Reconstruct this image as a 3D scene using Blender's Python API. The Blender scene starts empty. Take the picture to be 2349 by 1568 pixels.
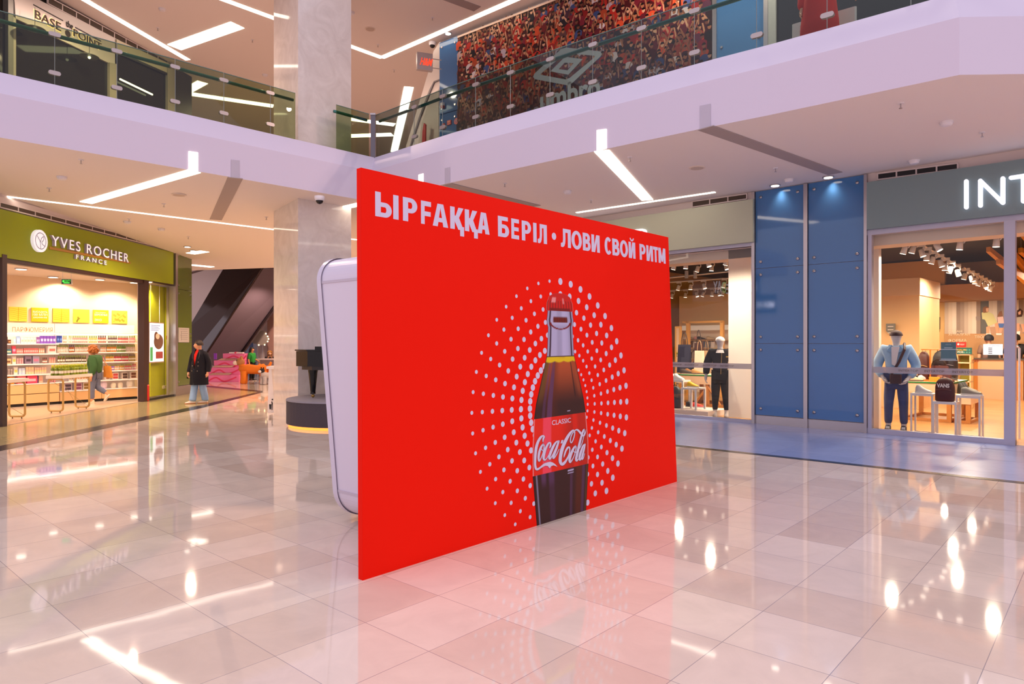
import bpy, bmesh, math, random
from mathutils import Vector, Matrix
rnd = random.Random(7)
S = bpy.context.scene
COL = S.collection

# ------------------------------------------------------------------ camera
F, CX, CY, HC = 1566.0, 1174.5, 784.0, 1.65        # 24 mm lens on a 2349 x 1568 frame, eye height
cam = bpy.data.objects.new('camera', bpy.data.cameras.new('camera'))
COL.objects.link(cam)
cam.location = (0, 0, HC)
cam.rotation_euler = (math.pi / 2, 0, 0)
cam.data.sensor_width = 36.0
cam.data.lens = 36.0 * F / 2349.0
cam.data.clip_end = 200
S.camera = cam

# ------------------------------------------------------------------ view, world, render options
S.view_settings.view_transform = 'Standard'
S.view_settings.look = 'None'
S.view_settings.gamma = 1.0
S.view_settings.exposure = 0.0
S.view_settings.use_curve_mapping = False
cy = S.cycles
cy.use_denoising = True
cy.max_bounces = 6; cy.diffuse_bounces = 3; cy.glossy_bounces = 3
cy.transmission_bounces = 4; cy.transparent_max_bounces = 10
cy.caustics_reflective = False; cy.caustics_refractive = False
cy.sample_clamp_indirect = 3.0
cy.use_adaptive_sampling = True
W = bpy.data.worlds.new('daylight'); S.world = W
W.use_nodes = True
wn = W.node_tree; bg = wn.nodes['Background']        # soft daylight: cool from the glazed atrium roof, rosy from the hall around
tcw = wn.nodes.new('ShaderNodeTexCoord'); sxz = wn.nodes.new('ShaderNodeSeparateXYZ'); rmp = wn.nodes.new('ShaderNodeValToRGB')
wn.links.new(tcw.outputs['Generated'], sxz.inputs[0]); wn.links.new(sxz.outputs[2], rmp.inputs[0]); wn.links.new(rmp.outputs[0], bg.inputs[0])
rmp.color_ramp.elements[0].position = 0.05; rmp.color_ramp.elements[0].color = (0.86, 0.70, 0.74, 1)
rmp.color_ramp.elements[1].position = 0.75; rmp.color_ramp.elements[1].color = (0.98, 0.97, 1.22, 1)
bg.inputs[1].default_value = 1.05


def spot_light(name, loc, energy, color, angle=100, blend=0.6, rad=0.08, rot=(0, 0, 0)):
    L = bpy.data.lights.new(name, 'SPOT'); L.energy = energy; L.color = color
    L.spot_size = math.radians(angle); L.spot_blend = blend; L.shadow_soft_size = rad
    o = bpy.data.objects.new(name, L); COL.objects.link(o)
    o.location = loc; o.rotation_euler = rot
    return o


WARM = (1.0, 0.78, 0.58)
# lamps: spots in the shops; fill spots added over passages and upper hall
for x, y in ((-12.4, 15.0), (-11.4, 16.4), (-11.9, 18.2), (-10.9, 19.2), (-11.6, 13.6)):
    spot_light('cosmetics_shop_lamp', (x, y, 3.28), 165, WARM, 150, 0.5)
for x, y in ((7.4, 13.3), (8.6, 12.2), (9.4, 14.4), (10.6, 16.4), (12.4, 18.4), (10.2, 18.6), (11.6, 14.4), (13.6, 17.2), (12.8, 20.2)):
    spot_light('shoe_shop_lamp', (x, y, 3.3), 300, WARM, 168, 0.5)
for x, y in ((4.6, 15.8), (5.6, 15.0), (6.2, 17.6), (4.4, 18.0)):
    spot_light('bag_shop_lamp', (x, y, 3.3), 300, WARM, 168, 0.5)
for x, y in ((-5.5, 19.5), (-7.0, 23.4), (-3.0, 23.4), (-8.0, 17.0), (-7.5, 13.5), (-10, 29), (-6, 28)):
    spot_light('passage_fill', (x, y, 4.66 if y < 15 else 4.4 if y < 21 else 4.2), 460, (1.0, 0.69, 0.50), 160, 0.5)  # added fill to warm the left ceiling and far hall, no fixture
for x, y in ((-6.0, 18.0), (-1.5, 19.0), (-8.0, 24.0), (2.0, 25.0), (-9.0, 16.0), (3.6, 12.4), (6.2, 10.6)):
    spot_light('upper_hall_fill', (x, y, 9.97), 800, (1.0, 0.72, 0.56), 165, 0.5)  # added fill to brighten the upper storey, set flush with the ceiling


# ------------------------------------------------------------------ colour and material helpers
def lin(h):
    h = h.lstrip('#')
    r = []
    for i in (0, 2, 4):
        c = int(h[i:i + 2], 16) / 255.0
        r.append(c / 12.92 if c <= 0.04045 else ((c + 0.055) / 1.055) ** 2.4)
    return tuple(r) + (1.0,)


MATS = {}


def mat(h, rough=0.5, metal=0.0, emit=0.0, spec=0.5, coat=0.0, noise=0.0, nscale=6.0, key=None):
    k = key or (h, rough, metal, emit, spec, coat, noise, nscale)
    if k in MATS:
        return MATS[k]
    m = bpy.data.materials.new('surface_%d' % len(MATS)); m.use_nodes = True
    nt = m.node_tree; b = nt.nodes['Principled BSDF']
    c = lin(h)
    b.inputs['Base Color'].default_value = c
    b.inputs['Roughness'].default_value = rough
    b.inputs['Metallic'].default_value = metal
    b.inputs['Specular IOR Level'].default_value = spec
    if coat:
        b.inputs['Coat Weight'].default_value = coat
        b.inputs['Coat Roughness'].default_value = 0.04
    if emit:
        b.inputs['Emission Color'].default_value = c
        b.inputs['Emission Strength'].default_value = emit
    if noise:
        n = nt.nodes.new('ShaderNodeTexNoise'); n.inputs['Scale'].default_value = nscale
        n.inputs['Detail'].default_value = 6.0
        t = nt.nodes.new('ShaderNodeTexCoord'); nt.links.new(t.outputs['Object'], n.inputs['Vector'])
        mx = nt.nodes.new('ShaderNodeMix'); mx.data_type = 'RGBA'
        mx.inputs[6].default_value = tuple(x * (1 - noise) for x in c[:3]) + (1,)
        mx.inputs[7].default_value = tuple(min(1, x * (1 + noise)) for x in c[:3]) + (1,)
        nt.links.new(n.outputs['Fac'], mx.inputs[0]); nt.links.new(mx.outputs[2], b.inputs['Base Color'])
    MATS[k] = m
    return m


def glass(h='#ffffff', refl=1.0, key=None, rough=0.0):
    k = ('glass', h, refl, rough)
    if k in MATS:
        return MATS[k]
    m = bpy.data.materials.new('glass_%d' % len(MATS)); m.use_nodes = True
    nt = m.node_tree; nt.nodes.remove(nt.nodes['Principled BSDF'])
    out = nt.nodes['Material Output']
    tr = nt.nodes.new('ShaderNodeBsdfTransparent'); tr.inputs[0].default_value = lin(h)
    gl = nt.nodes.new('ShaderNodeBsdfGlossy'); gl.inputs['Roughness'].default_value = rough
    fr = nt.nodes.new('ShaderNodeFresnel'); fr.inputs[0].default_value = 1.45
    mu = nt.nodes.new('ShaderNodeMath'); mu.operation = 'MULTIPLY'; mu.inputs[1].default_value = refl
    mx = nt.nodes.new('ShaderNodeMixShader')
    nt.links.new(fr.outputs[0], mu.inputs[0]); nt.links.new(mu.outputs[0], mx.inputs[0])
    nt.links.new(tr.outputs[0], mx.inputs[1]); nt.links.new(gl.outputs[0], mx.inputs[2])
    ge = nt.nodes.new('ShaderNodeNewGeometry'); t2 = nt.nodes.new('ShaderNodeBsdfTransparent'); m2 = nt.nodes.new('ShaderNodeMixShader')
    nt.links.new(ge.outputs['Backfacing'], m2.inputs[0]); nt.links.new(mx.outputs[0], m2.inputs[1]); nt.links.new(t2.outputs[0], m2.inputs[2])
    nt.links.new(m2.outputs[0], out.inputs[0])
    MATS[k] = m
    return m


def vcol(rough=0.5, spec=0.4, emit=0.0):
    k = ('vcol', rough, spec, emit)
    if k in MATS:
        return MATS[k]
    m = bpy.data.materials.new('print_%d' % len(MATS)); m.use_nodes = True
    nt = m.node_tree; b = nt.nodes['Principled BSDF']
    a = nt.nodes.new('ShaderNodeVertexColor'); a.layer_name = 'Col'
    nt.links.new(a.outputs[0], b.inputs['Base Color'])
    b.inputs['Roughness'].default_value = rough; b.inputs['Specular IOR Level'].default_value = spec
    if emit:
        nt.links.new(a.outputs[0], b.inputs['Emission Color']); b.inputs['Emission Strength'].default_value = emit
    MATS[k] = m
    return m


# ------------------------------------------------------------------ frames: a wall or thing seen as local x (right), y (away), z (up)
class Fr:
    def __init__(s, ox, oy, deg, oz=0.0):
        s.o = Vector((ox, oy, oz)); s.rz = math.radians(deg)
        s.u = Vector((math.cos(s.rz), math.sin(s.rz), 0)); s.n = Vector((-math.sin(s.rz), math.cos(s.rz), 0))

    def w(s, x, y, z):
        return s.o + s.u * x + s.n * y + Vector((0, 0, z))

    def loc(s, p):
        q = Vector(p) - s.o
        return (q.dot(s.u), q.dot(s.n), q.z)

    def px(s, a, b, y=0.0):
        """where the line of sight of a photo point meets the upright plane at local depth y"""
        d = Vector(((a - CX) / F, 1.0, (CY - b) / F)); c = Vector((0, 0, HC))
        t = (s.o + s.n * y - c).dot(s.n) / d.dot(s.n)
        q = s.loc(c + d * t)
        return (q[0], q[2])

    def fl(s, a, b, z=0.0):
        t = (z - HC) * F / (CY - b)
        q = s.loc(((a - CX) / F * t, t, z))
        return (q[0], q[1])


def at(a, b, z):                       # photo point on a level plane
    t = (z - HC) * F / (CY - b)
    return Vector(((a - CX) / F * t, t, z))


def atd(a, b, d):                      # photo point at a given distance
    return Vector(((a - CX) / F * d, d, HC + (CY - b) / F * d))


G = Fr(0, 0, 0)


# ------------------------------------------------------------------ mesh builder
class B:
    def __init__(s, o=(0, 0, 0)):
        s.v = []; s.f = []; s.m = []; s.c = None; s.o = Vector(o); s.mi = 0; s.sm = []
        s.smooth = False

    def add(s, vs, fs):
        k = len(s.v)
        s.v += [tuple(Vector(p) - s.o) for p in vs]
        for f in fs:
            s.f.append([i + k for i in f]); s.m.append(s.mi); s.sm.append(s.smooth)
        return s

    def box(s, x0, x1, y0, y1, z0, z1, bev=0.0):
        if bev > 0:
            e = min(bev, abs(x1 - x0) / 2.1, abs(y1 - y0) / 2.1)
            p = [(x0 + e, y0), (x1 - e, y0), (x1, y0 + e), (x1, y1 - e), (x1 - e, y1), (x0 + e, y1), (x0, y1 - e), (x0, y0 + e)]
            return s.prism(p, z0, z1)
        v = [(x, y, z) for z in (z0, z1) for y in (y0, y1) for x in (x0, x1)]
        return s.add(v, [(0, 2, 3, 1), (4, 5, 7, 6), (0, 1, 5, 4), (2, 6, 7, 3), (0, 4, 6, 2), (1, 3, 7, 5)])

    def poly(s, pts):
        return s.add(pts, [tuple(range(len(pts)))])

    def prism(s, p2, z0, z1):
        n = len(p2)
        v = [(x, y, z0) for x, y in p2] + [(x, y, z1) for x, y in p2]
        f = [tuple(range(n))[::-1], tuple(range(n, 2 * n))] + [(i, (i + 1) % n, n + (i + 1) % n, n + i) for i in range(n)]
        return s.add(v, f)

    def xz(s, p2, y0, y1):
        """outline in x/z pushed from depth y0 (front) to y1"""
        n = len(p2)
        v = [(x, y0, z) for x, z in p2] + [(x, y1, z) for x, z in p2]
        f = [tuple(range(n)), tuple(range(n, 2 * n))[::-1]] + [(i, n + i, n + (i + 1) % n, (i + 1) % n) for i in range(n)]
        return s.add(v, f)

    def slab(s, pts, off):
        """polygon in space thickened by the vector off"""
        n = len(pts); o = Vector(off)
        v = [tuple(p) for p in pts] + [tuple(Vector(p) + o) for p in pts]
        f = [tuple(range(n)), tuple(range(n, 2 * n))[::-1]] + [(i, n + i, n + (i + 1) % n, (i + 1) % n) for i in range(n)]
        return s.add(v, f)

    def tube(s, pts, r, n=8, closed=False, cap=True):
        P = [Vector(p) for p in pts]; k = len(P)
        R = r if isinstance(r, (list, tuple)) else [r] * k
        up = Vector((0, 0, 1)); vs = []; fs = []; last = None
        for i in range(k):
            a = P[(i - 1) % k] if (closed or i > 0) else P[i]
            b = P[(i + 1) % k] if (closed or i < k - 1) else P[i]
            t = (b - a).normalized()
            if last is None:
                x = t.cross(up)
                if x.length < 1e-3:
                    x = t.cross(Vector((0, 1, 0)))
            else:
                x = last - t * last.dot(t)
                if x.length < 1e-4:
                    x = t.cross(up)
            x.normalize(); last = x; y = t.cross(x)
            vs += [tuple(P[i] + (x * math.cos(2 * math.pi * j / n) + y * math.sin(2 * math.pi * j / n)) * R[i]) for j in range(n)]
        for i in range(k if closed else k - 1):
            for j in range(n):
                fs.append((i * n + j, i * n + (j + 1) % n, ((i + 1) % k) * n + (j + 1) % n, ((i + 1) % k) * n + j))
        if cap and not closed:
            fs.append(tuple(range(n))[::-1]); fs.append(tuple(range((k - 1) * n, k * n)))
        return s.add(vs, fs)

    def lathe(s, prof, c=(0, 0, 0), n=20, sx=1.0, sy=1.0):
        vs = []; fs = []; k = len(prof)
        for r, z in prof:
            vs += [(c[0] + sx * r * math.cos(2 * math.pi * j / n), c[1] + sy * r * math.sin(2 * math.pi * j / n), c[2] + z) for j in range(n)]
        for i in range(k - 1):
            for j in range(n):
                fs.append((i * n + j, i * n + (j + 1) % n, (i + 1) * n + (j + 1) % n, (i + 1) * n + j))
        fs.append(tuple(range(n))[::-1]); fs.append(tuple(range((k - 1) * n, k * n)))
        return s.add(vs, fs)

    def ball(s, c, r, n=12, m=8, z0=-1.0, z1=1.0):
        rx, ry, rz = r if isinstance(r, (tuple, list)) else (r, r, r)
        a0, a1 = math.asin(z0), math.asin(z1)
        vs = []; fs = []
        for i in range(m + 1):
            a = a0 + (a1 - a0) * i / m
            for j in range(n):
                b = 2 * math.pi * j / n
                vs.append((c[0] + rx * math.cos(a) * math.cos(b), c[1] + ry * math.cos(a) * math.sin(b), c[2] + rz * math.sin(a)))
        for i in range(m):
            for j in range(n):
                fs.append((i * n + j, i * n + (j + 1) % n, (i + 1) * n + (j + 1) % n, (i + 1) * n + j))
        fs.append(tuple(range(n))[::-1]); fs.append(tuple(range(m * n, (m + 1) * n)))
        return s.add(vs, fs)

    def disc(s, c, r, y=None, n=16, sx=1.0):
        """disc facing local -y"""
        return s.add([(c[0] + r * sx * math.cos(2 * math.pi * j / n), c[1], c[2] + r * math.sin(2 * math.pi * j / n)) for j in range(n)], [tuple(range(n))])

    def me(s, name, mats):
        me = bpy.data.meshes.new(name)
        me.from_pydata(s.v, [], s.f)
        for m in (mats if isinstance(mats, (list, tuple)) else [mats]):
            me.materials.append(m)
        if any(s.m):
            me.polygons.foreach_set('material_index', s.m)
        if any(s.sm):
            me.polygons.foreach_set('use_smooth', s.sm)
        if s.c is not None:
            a = me.color_attributes.new('Col', 'FLOAT_COLOR', 'POINT')
            flat = []
            for c in s.c:
                flat += list(c)[:3] + [1.0]
            a.data.foreach_set('color', flat)
        me.update()
        if len(s.f) < 6000:
            bm = bmesh.new(); bm.from_mesh(me); bmesh.ops.recalc_face_normals(bm, faces=bm.faces); bm.to_mesh(me); bm.free()
        return me


def tag(o, label, cat, group=None, kind=None):
    if label: o['label'] = label
    if cat: o['category'] = cat
    if group: o['group'] = group
    if kind: o['kind'] = kind
    return o


def struct(name, b, m, fr=G):
    o = bpy.data.objects.new(name, b.me(name, m)); COL.objects.link(o)
    o.location = fr.w(*b.o); o.rotation_euler = (0, 0, fr.rz)
    o['kind'] = 'structure'
    return o


class Th:
    """one thing: an Empty at its base, parts as children"""
    def __init__(s, fr, name, label, cat, x=0, y=0, z=0, group=None):
        s.o = (x, y, z); s.fr = fr
        s.e = bpy.data.objects.new(name, None); COL.objects.link(s.e)
        s.e.empty_display_size = 0.1
        s.e.location = fr.w(x, y, z); s.e.rotation_euler = (0, 0, fr.rz)
        tag(s.e, label, cat, group)

    def b(s):
        return B(s.o)

    def add(s, name, b, m, parent=None, label=None, kind=None):
        me = b.me(name, m) if isinstance(b, B) else b
        o = bpy.data.objects.new(name, me); COL.objects.link(o)
        o.parent = parent or s.e
        if label: o['label'] = label
        if kind: o['kind'] = kind
        return o

    def text(s, name, body, x0, x1, z0, z1, y, m, parent=None, bold=0.0, ext=0.002, label=None, side=None, shear=0.0, space=1.0):
        o = s.add(name, text_mesh(body, x0, x1, z0, z1, y, s.o, bold, ext, m, shear=shear, side=side, space=space), m, parent, label)
        return o


def solo(fr, name, label, cat, b, m, group=None):
    o = bpy.data.objects.new(name, b.me(name, m)); COL.objects.link(o)
    o.location = fr.w(*b.o); o.rotation_euler = (0, 0, fr.rz)
    return tag(o, label, cat, group)


def kids(o):
    return KID.get(o.name) or list(o.children)


KID = {}


def dup(root, loc, label=None, group=None, rz=None):
    c = root.copy(); COL.objects.link(c); c.location = loc
    if rz is not None: c.rotation_euler = (0, 0, rz)
    if label: c['label'] = label
    if group: c['group'] = group
    for ch in list(root.children):
        d = ch.copy(); COL.objects.link(d); d.parent = c
        for g in list(ch.children):
            e = g.copy(); COL.objects.link(e); e.parent = d
    return c


def text_mesh(body, x0, x1, z0, z1, y, o, bold, ext, m, side=None, shear=0.0, space=1.0):
    cu = bpy.data.curves.new('lettering', 'FONT'); cu.body = body
    cu.offset = bold; cu.resolution_u = 4; cu.space_character = space
    ob = bpy.data.objects.new('lettering', cu); COL.objects.link(ob)
    dg = bpy.context.evaluated_depsgraph_get()
    me = bpy.data.meshes.new_from_object(ob.evaluated_get(dg))
    bpy.data.objects.remove(ob)
    vx = [v.co.x for v in me.vertices]
    a, b_ = min(vx), max(vx)
    sx = (x1 - x0) / (b_ - a); sz = (z1 - z0) / 0.715
    bm = B(o); n = len(me.vertices)
    P = [(x0 + (v.co.x - a) * sx + shear * v.co.y * sz, z0 + v.co.y * sz) for v in me.vertices]
    faces = [tuple(p.vertices) for p in me.polygons]
    front = [(p[0], y - ext, p[1]) for p in P]
    if ext > 0.004:
        cnt = {}
        for f in faces:
            for i in range(len(f)):
                e = (f[i], f[(i + 1) % len(f)]); cnt[e] = 1
        back = [(p[0], y, p[1]) for p in P]
        edge = [(e[0], e[0] + n, e[1] + n, e[1]) for e in cnt if (e[1], e[0]) not in cnt]
        bm.add(front + back, faces + edge)
        if side: bm.m = [0] * len(faces) + [1] * len(edge)
    else:
        bm.add(front, faces)
    bpy.data.meshes.remove(me)
    return bm.me('lettering', [m, side] if side else m)


def smoothpts(pts, k=6, closed=False):
    n = len(pts); out = []
    rng = range(n if closed else n - 1)
    for i in rng:
        g = lambda j: pts[j % n] if closed else pts[max(0, min(n - 1, j))]
        p0, p1, p2, p3 = g(i - 1), g(i), g(i + 1), g(i + 2)
        for j in range(k):
            t = j / k
            out.append(tuple(0.5 * (2 * b + (c - a) * t + (2 * a - 5 * b + 4 * c - d) * t * t + (3 * b - a - 3 * c + d) * t ** 3)
                             for a, b, c, d in zip(p0, p1, p2, p3)))
    if not closed: out.append(tuple(pts[-1]))
    return out


def ribbon(stroke, k=6, extra=0.0, dx=0, dy=0):
    """variable-width pen stroke -> quads in the same 2-D coordinates"""
    s = smoothpts(stroke, k); L = []; R = []
    for i, (x, y, w) in enumerate(s):
        a = s[max(0, i - 1)]; b = s[min(len(s) - 1, i + 1)]
        tx, ty = b[0] - a[0], b[1] - a[1]; l = math.hypot(tx, ty) or 1
        w = abs(w) + extra
        L.append((x - ty / l * w + dx, y + tx / l * w + dy)); R.append((x + ty / l * w + dx, y - tx / l * w + dy))
    return L, R


# ------------------------------------------------------------------ the place: facades as frames
RF = Fr(5.73, 13.1, -44)        # shoe shop facade, right, ground floor
YF = Fr(-9.98, 13.3, 92.43)     # cosmetics shop facade, left, ground floor
SF = Fr(-12.64, 17.1, 56.7)     # shelf wall inside the cosmetics shop
UF = Fr(0.73, 16.68, -39)       # upper facade with the crowd poster
BF = Fr(-10.998, 16.68, 78)     # upper facade, left
ZC, ZS, ZL, ZU = 4.7, 5.36, 5.75, 10.0


def marble(name, c1, c2, tile, mortar, rough, bumpy=0.02):
    m = bpy.data.materials.new(name); m.use_nodes = True
    nt = m.node_tree; b = nt.nodes['Principled BSDF']; N = nt.nodes.new; L = nt.links.new
    tc = N('ShaderNodeTexCoord'); mp = N('ShaderNodeMapping'); L(tc.outputs['Object'], mp.inputs[0])
    mp.inputs['Rotation'].default_value[2] = math.radians(-48.3)
    mp.inputs['Location'].default_value = (57.5 - 1.275, 56.0 - 1.636, 0)
    br = N('ShaderNodeTexBrick'); L(mp.outputs[0], br.inputs['Vector'])
    br.offset = 0.0; br.squash = 1.0
    br.inputs['Scale'].default_value = 1.0
    br.inputs['Brick Width'].default_value = tile[0]; br.inputs['Row Height'].default_value = tile[1]
    br.inputs['Mortar Size'].default_value = 0.0022; br.inputs['Mortar Smooth'].default_value = 0.2
    br.inputs['Color1'].default_value = lin(c1); br.inputs['Color2'].default_value = lin(c2)
    br.inputs['Mortar'].default_value = lin(mortar)
    n = N('ShaderNodeTexNoise'); n.inputs['Scale'].default_value = 2.2; n.inputs['Detail'].default_value = 9
    n.inputs['Roughness'].default_value = 0.65; n.inputs['Distortion'].default_value = 1.2
    L(tc.outputs['Object'], n.inputs['Vector'])
    rp = N('ShaderNodeMapRange'); rp.inputs[1].default_value = 0.3; rp.inputs[2].default_value = 0.7
    rp.inputs[3].default_value = 0.93; rp.inputs[4].default_value = 1.05
    L(n.outputs['Fac'], rp.inputs[0])
    mx = N('ShaderNodeMix'); mx.data_type = 'RGBA'; mx.blend_type = 'MULTIPLY'; mx.inputs[0].default_value = 1.0
    L(br.outputs['Color'], mx.inputs[6]); L(rp.outputs[0], mx.inputs[7]); L(mx.outputs[2], b.inputs['Base Color'])
    b.inputs['Roughness'].default_value = rough; b.inputs['IOR'].default_value = 1.55
    b.inputs['Specular IOR Level'].default_value = 0.95
    n2 = N('ShaderNodeTexNoise'); n2.inputs['Scale'].default_value = 1.6; L(tc.outputs['Object'], n2.inputs['Vector'])
    bp = N('ShaderNodeBump'); bp.inputs['Strength'].default_value = bumpy; bp.inputs['Distance'].default_value = 0.05
    L(n2.outputs['Fac'], bp.inputs['Height']); L(bp.outputs[0], b.inputs['Normal'])
    return m


M_FLOOR = marble('marble_tiles', '#efdccb', '#dcc4b1', (0.575, 0.56), '#a89a98', 0.045)
M_BLUEFL = marble('blue_floor_tiles', '#8a9ace', '#8292c6', (1.15, 1.12), '#5d6480', 0.22, 0.01)
M_OLIVE = marble('olive_floor_tiles', '#b8a878', '#a89a70', (1.15, 1.12), '#857a58', 0.16, 0.01)
M_DARK = mat('#2c2830', 0.2, spec=.3)
M_LILAC = mat('#d8cee0', 0.55, spec=0.25)
M_CEIL = mat('#f0e5df', 0.7, spec=0.2)
M_WALL = mat('#e2d3d0', 0.6, spec=0.2)
M_STEEL = mat('#b9b2b4', 0.28, metal=0.85)
M_ALU = mat('#b9b6c6', 0.4, metal=0.3)
M_WHITE = mat('#ece6ea', 0.45, spec=0.3)
M_LIGHT = mat('#fff0dc', 0.5, emit=5.0, key='strip_light')
M_DOWN = mat('#fff0dc', 0.5, emit=5.0, key='downlight')
M_GRILLE = mat('#4a3a30', 0.6)
M_BLACK = mat('#141216', 0.35)
M_NEONW = mat('#f4f2ff', 0.5, emit=1.0, key='neon_white')

# floor
b = B()
b.poly([(-20, -7, 0), (16, -7, 0), (16, 37, 0), (-20, 37, 0)])
b.mi = 1
p1, p2 = RF.fl(1552, 1020), RF.fl(2349, 1105)
sl = (p2[1] - p1[1]) / (p2[0] - p1[0]); e = lambda x: p1[1] + sl * (x - p1[0])
b.poly([RF.w(-7, e(-7), 0.002), RF.w(7, e(7), 0.002), RF.w(7, 0.1, 0.002), RF.w(-7, 0.1, 0.002)])
b.mi = 3
b.poly([RF.w(-7, e(-7) - 0.14, 0.003), RF.w(7, e(7) - 0.14, 0.003), RF.w(7, e(7), 0.003), RF.w(-7, e(-7), 0.003)])
b.mi = 2
o0 = [at(-260, 1082, .002), at(0, 1022, .002), at(300, 961, .002), at(460, 929, .002), at(598, 897, .002)]
b.poly(o0 + [at(470, 884, .002), at(437, 900, .002), at(400, 908, .002), at(0, 979, .002), at(-260, 1030, .002)])
b.mi = 3
b.poly(o0 + [at(604, 899, .002), at(460, 936, .002), at(300, 970, .002), at(0, 1034, .002), at(-260, 1096, .002)])
b.poly([at(470, 883, .003), at(470, 887, .003), at(598, 899, .003), at(604, 896, .003)])
struct('floor', b, [M_FLOOR, M_BLUEFL, M_OLIVE, M_DARK])

# gallery edge: soffit line in plan (left leg, corner, right leg, kink)
LEFT = [(-12.5, 5.4), (-7.65, 10.18), (-5.62, 12.21), (-3.05, 14.85)]
RIGHT = [(-3.05, 14.85), (-1.30, 13.19), (1.354, 10.9), (2.81, 9.687), (3.44, 9.2), (5.11, 7.8), (11.0, 7.6)]
EDGE = LEFT + RIGHT[1:]


def offs(poly, d):
    out = []
    for i, p in enumerate(poly):
        a = poly[max(0, i - 1)]; c = poly[min(len(poly) - 1, i + 1)]
        n1 = n2 = None
        if i > 0:
            t = Vector((p[0] - a[0], p[1] - a[1])).normalized(); n1 = Vector((-t.y, t.x))
        if i < len(poly) - 1:
            t = Vector((c[0] - p[0], c[1] - p[1])).normalized(); n2 = Vector((-t.y, t.x))
        n1 = n1 or n2; n2 = n2 or n1
        n = (n1 + n2).normalized(); k = d / max(0.3, n.dot(n1))
        out.append((p[0] + n.x * k, p[1] + n.y * k))
    return out


LIP = offs(EDGE, 0.24)
b = B()
for i in range(len(EDGE) - 1):
    (x0, y0), (x1, y1) = EDGE[i], EDGE[i + 1]
    (u0, v0), (u1, v1) = LIP[i], LIP[i + 1]
    b.poly([(x0, y0, ZC), (x1, y1, ZC), (x1, y1, ZS), (x0, y0, ZS)])
    b.poly([(x0, y0, ZS), (x1, y1, ZS), (u1, v1, ZL), (u0, v0, ZL)])
struct('wall_gallery', b, M_LILAC)


def zl(x, y):                   # the left ceiling falls slightly towards the shop
    return ZC - 0.0383 * max(0.0, ((x + 7.64) * -0.714 + (y - 10.18) * 0.70))


def cl(a, bb):                  # photo point on the left ceiling
    p = at(a, bb, ZC)
    for _ in range(12):
        p = at(a, bb, zl(p.x, p.y))
    return p


b = B()
b.poly([(x, y, ZC) for x, y in LEFT] + [(0.5, 23.9, zl(0.5, 23.9)), (-14, 24.6, zl(-14, 24.6)), (-18, 12, zl(-18, 12))])
struct('ceiling', b, M_CEIL)
b = B()
b.poly([(x, y, ZC) for x, y in RIGHT] + [(11, 8.6, ZC)] + [tuple(RF.w(x, 0.25, ZC)) for x in (4, -1, -6, -9)] + [(0.5, 23.9, ZC)])
struct('ceiling', b, M_CEIL)
# upper floor slab and upper ceiling
b = B()
b.poly([(x, y, ZL) for x, y in LIP] + [(16, 20, ZL), (16, 37, ZL), (-20, 37, ZL), (-20, 8, ZL)])
struct('floor', b, mat('#a8948c', 0.2))
b = B()
b.poly([(-20, 4), (-12.5, 5.7), (-3.05, 15.3), (5.3, 8.2), (14, 8.0), (16, 37), (-20, 37)] and
       [(x, y, ZU) for x, y in [(-20, 4), (-12.5, 5.7), (-3.05, 15.3), (5.3, 8.2), (14, 8.0), (16, 37), (-20, 37)]])
struct('ceiling', b, M_CEIL)
# far walls closing both storeys
b = B(); b.box(-20, 16, 36, 36.3, ZL, ZU); struct('wall_far', b, mat('#b89c84', 0.7))
b = B(); b.box(-20, 2, 35, 35.3, 0, 5.7); struct('wall_far', b, mat('#d8c2c0', 0.7))

# ------------------------------------------------------------------ stone pillar
b = B()
fa, fb, fc = at(683, 962, 0), None, None
A = Vector((-4.50, 14.36)); U3 = Vector((0.664, 0.748)); L3 = Vector((-0.62, 0.785))
pl = [A, A + U3 * 1.33, A + U3 * 1.33 + L3 * 1.48, A + L3 * 1.48]
b.prism([tuple(p) for p in pl], 0, ZU)
for z in (1.02, 3.2, 7.4):
    q = [p + (p - (pl[0] + pl[2]) / 2) * 0.001 for p in pl]
    b.prism([tuple(p) for p in q], z, z + 0.006)


def stone(name, c1, c2, rough):
    m = bpy.data.materials.new(name); m.use_nodes = True
    nt = m.node_tree; bb = nt.nodes['Principled BSDF']; N = nt.nodes.new; L = nt.links.new
    tc = N('ShaderNodeTexCoord'); n = N('ShaderNodeTexNoise'); n.inputs['Scale'].default_value = 1.7
    n.inputs['Detail'].default_value = 8; n.inputs['Distortion'].default_value = 2.0; n.inputs['Roughness'].default_value = 0.6
    L(tc.outputs['Object'], n.inputs['Vector'])
    r = N('ShaderNodeValToRGB'); r.color_ramp.elements[0].position = 0.3; r.color_ramp.elements[1].position = 0.72
    r.color_ramp.elements[0].color = lin(c1); r.color_ramp.elements[1].color = lin(c2)
    L(n.outputs['Fac'], r.inputs[0]); L(r.outputs[0], bb.inputs['Base Color'])
    bb.inputs['Roughness'].default_value = rough
    return m


M_STONE = stone('polished_stone', '#dcd1ca', '#efe6e0', 0.06)
tag(solo(G, 'stone_column', 'tall polished beige stone column rising past the gallery beside the white booth', 'column', b, M_STONE), None, None, None)

# ------------------------------------------------------------------ right facade, ground floor
X = lambda a, y=0.0: RF.px(a, 784, y)[0]
b = B(); b.box(-12, 6.2, 0.0, 0.25, 3.6, ZC); struct('wall_right', b, M_WALL, RF)
b = B(); b.box(X(1731), X(1990), 0.0, 0.25, 0, 3.7); struct('wall_right', b, M_WALL, RF)
b = B(); b.box(X(1733), X(1989), -0.03, 0.0, 0, 0.17); struct('baseboard_right', b, M_STEEL, RF)


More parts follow.
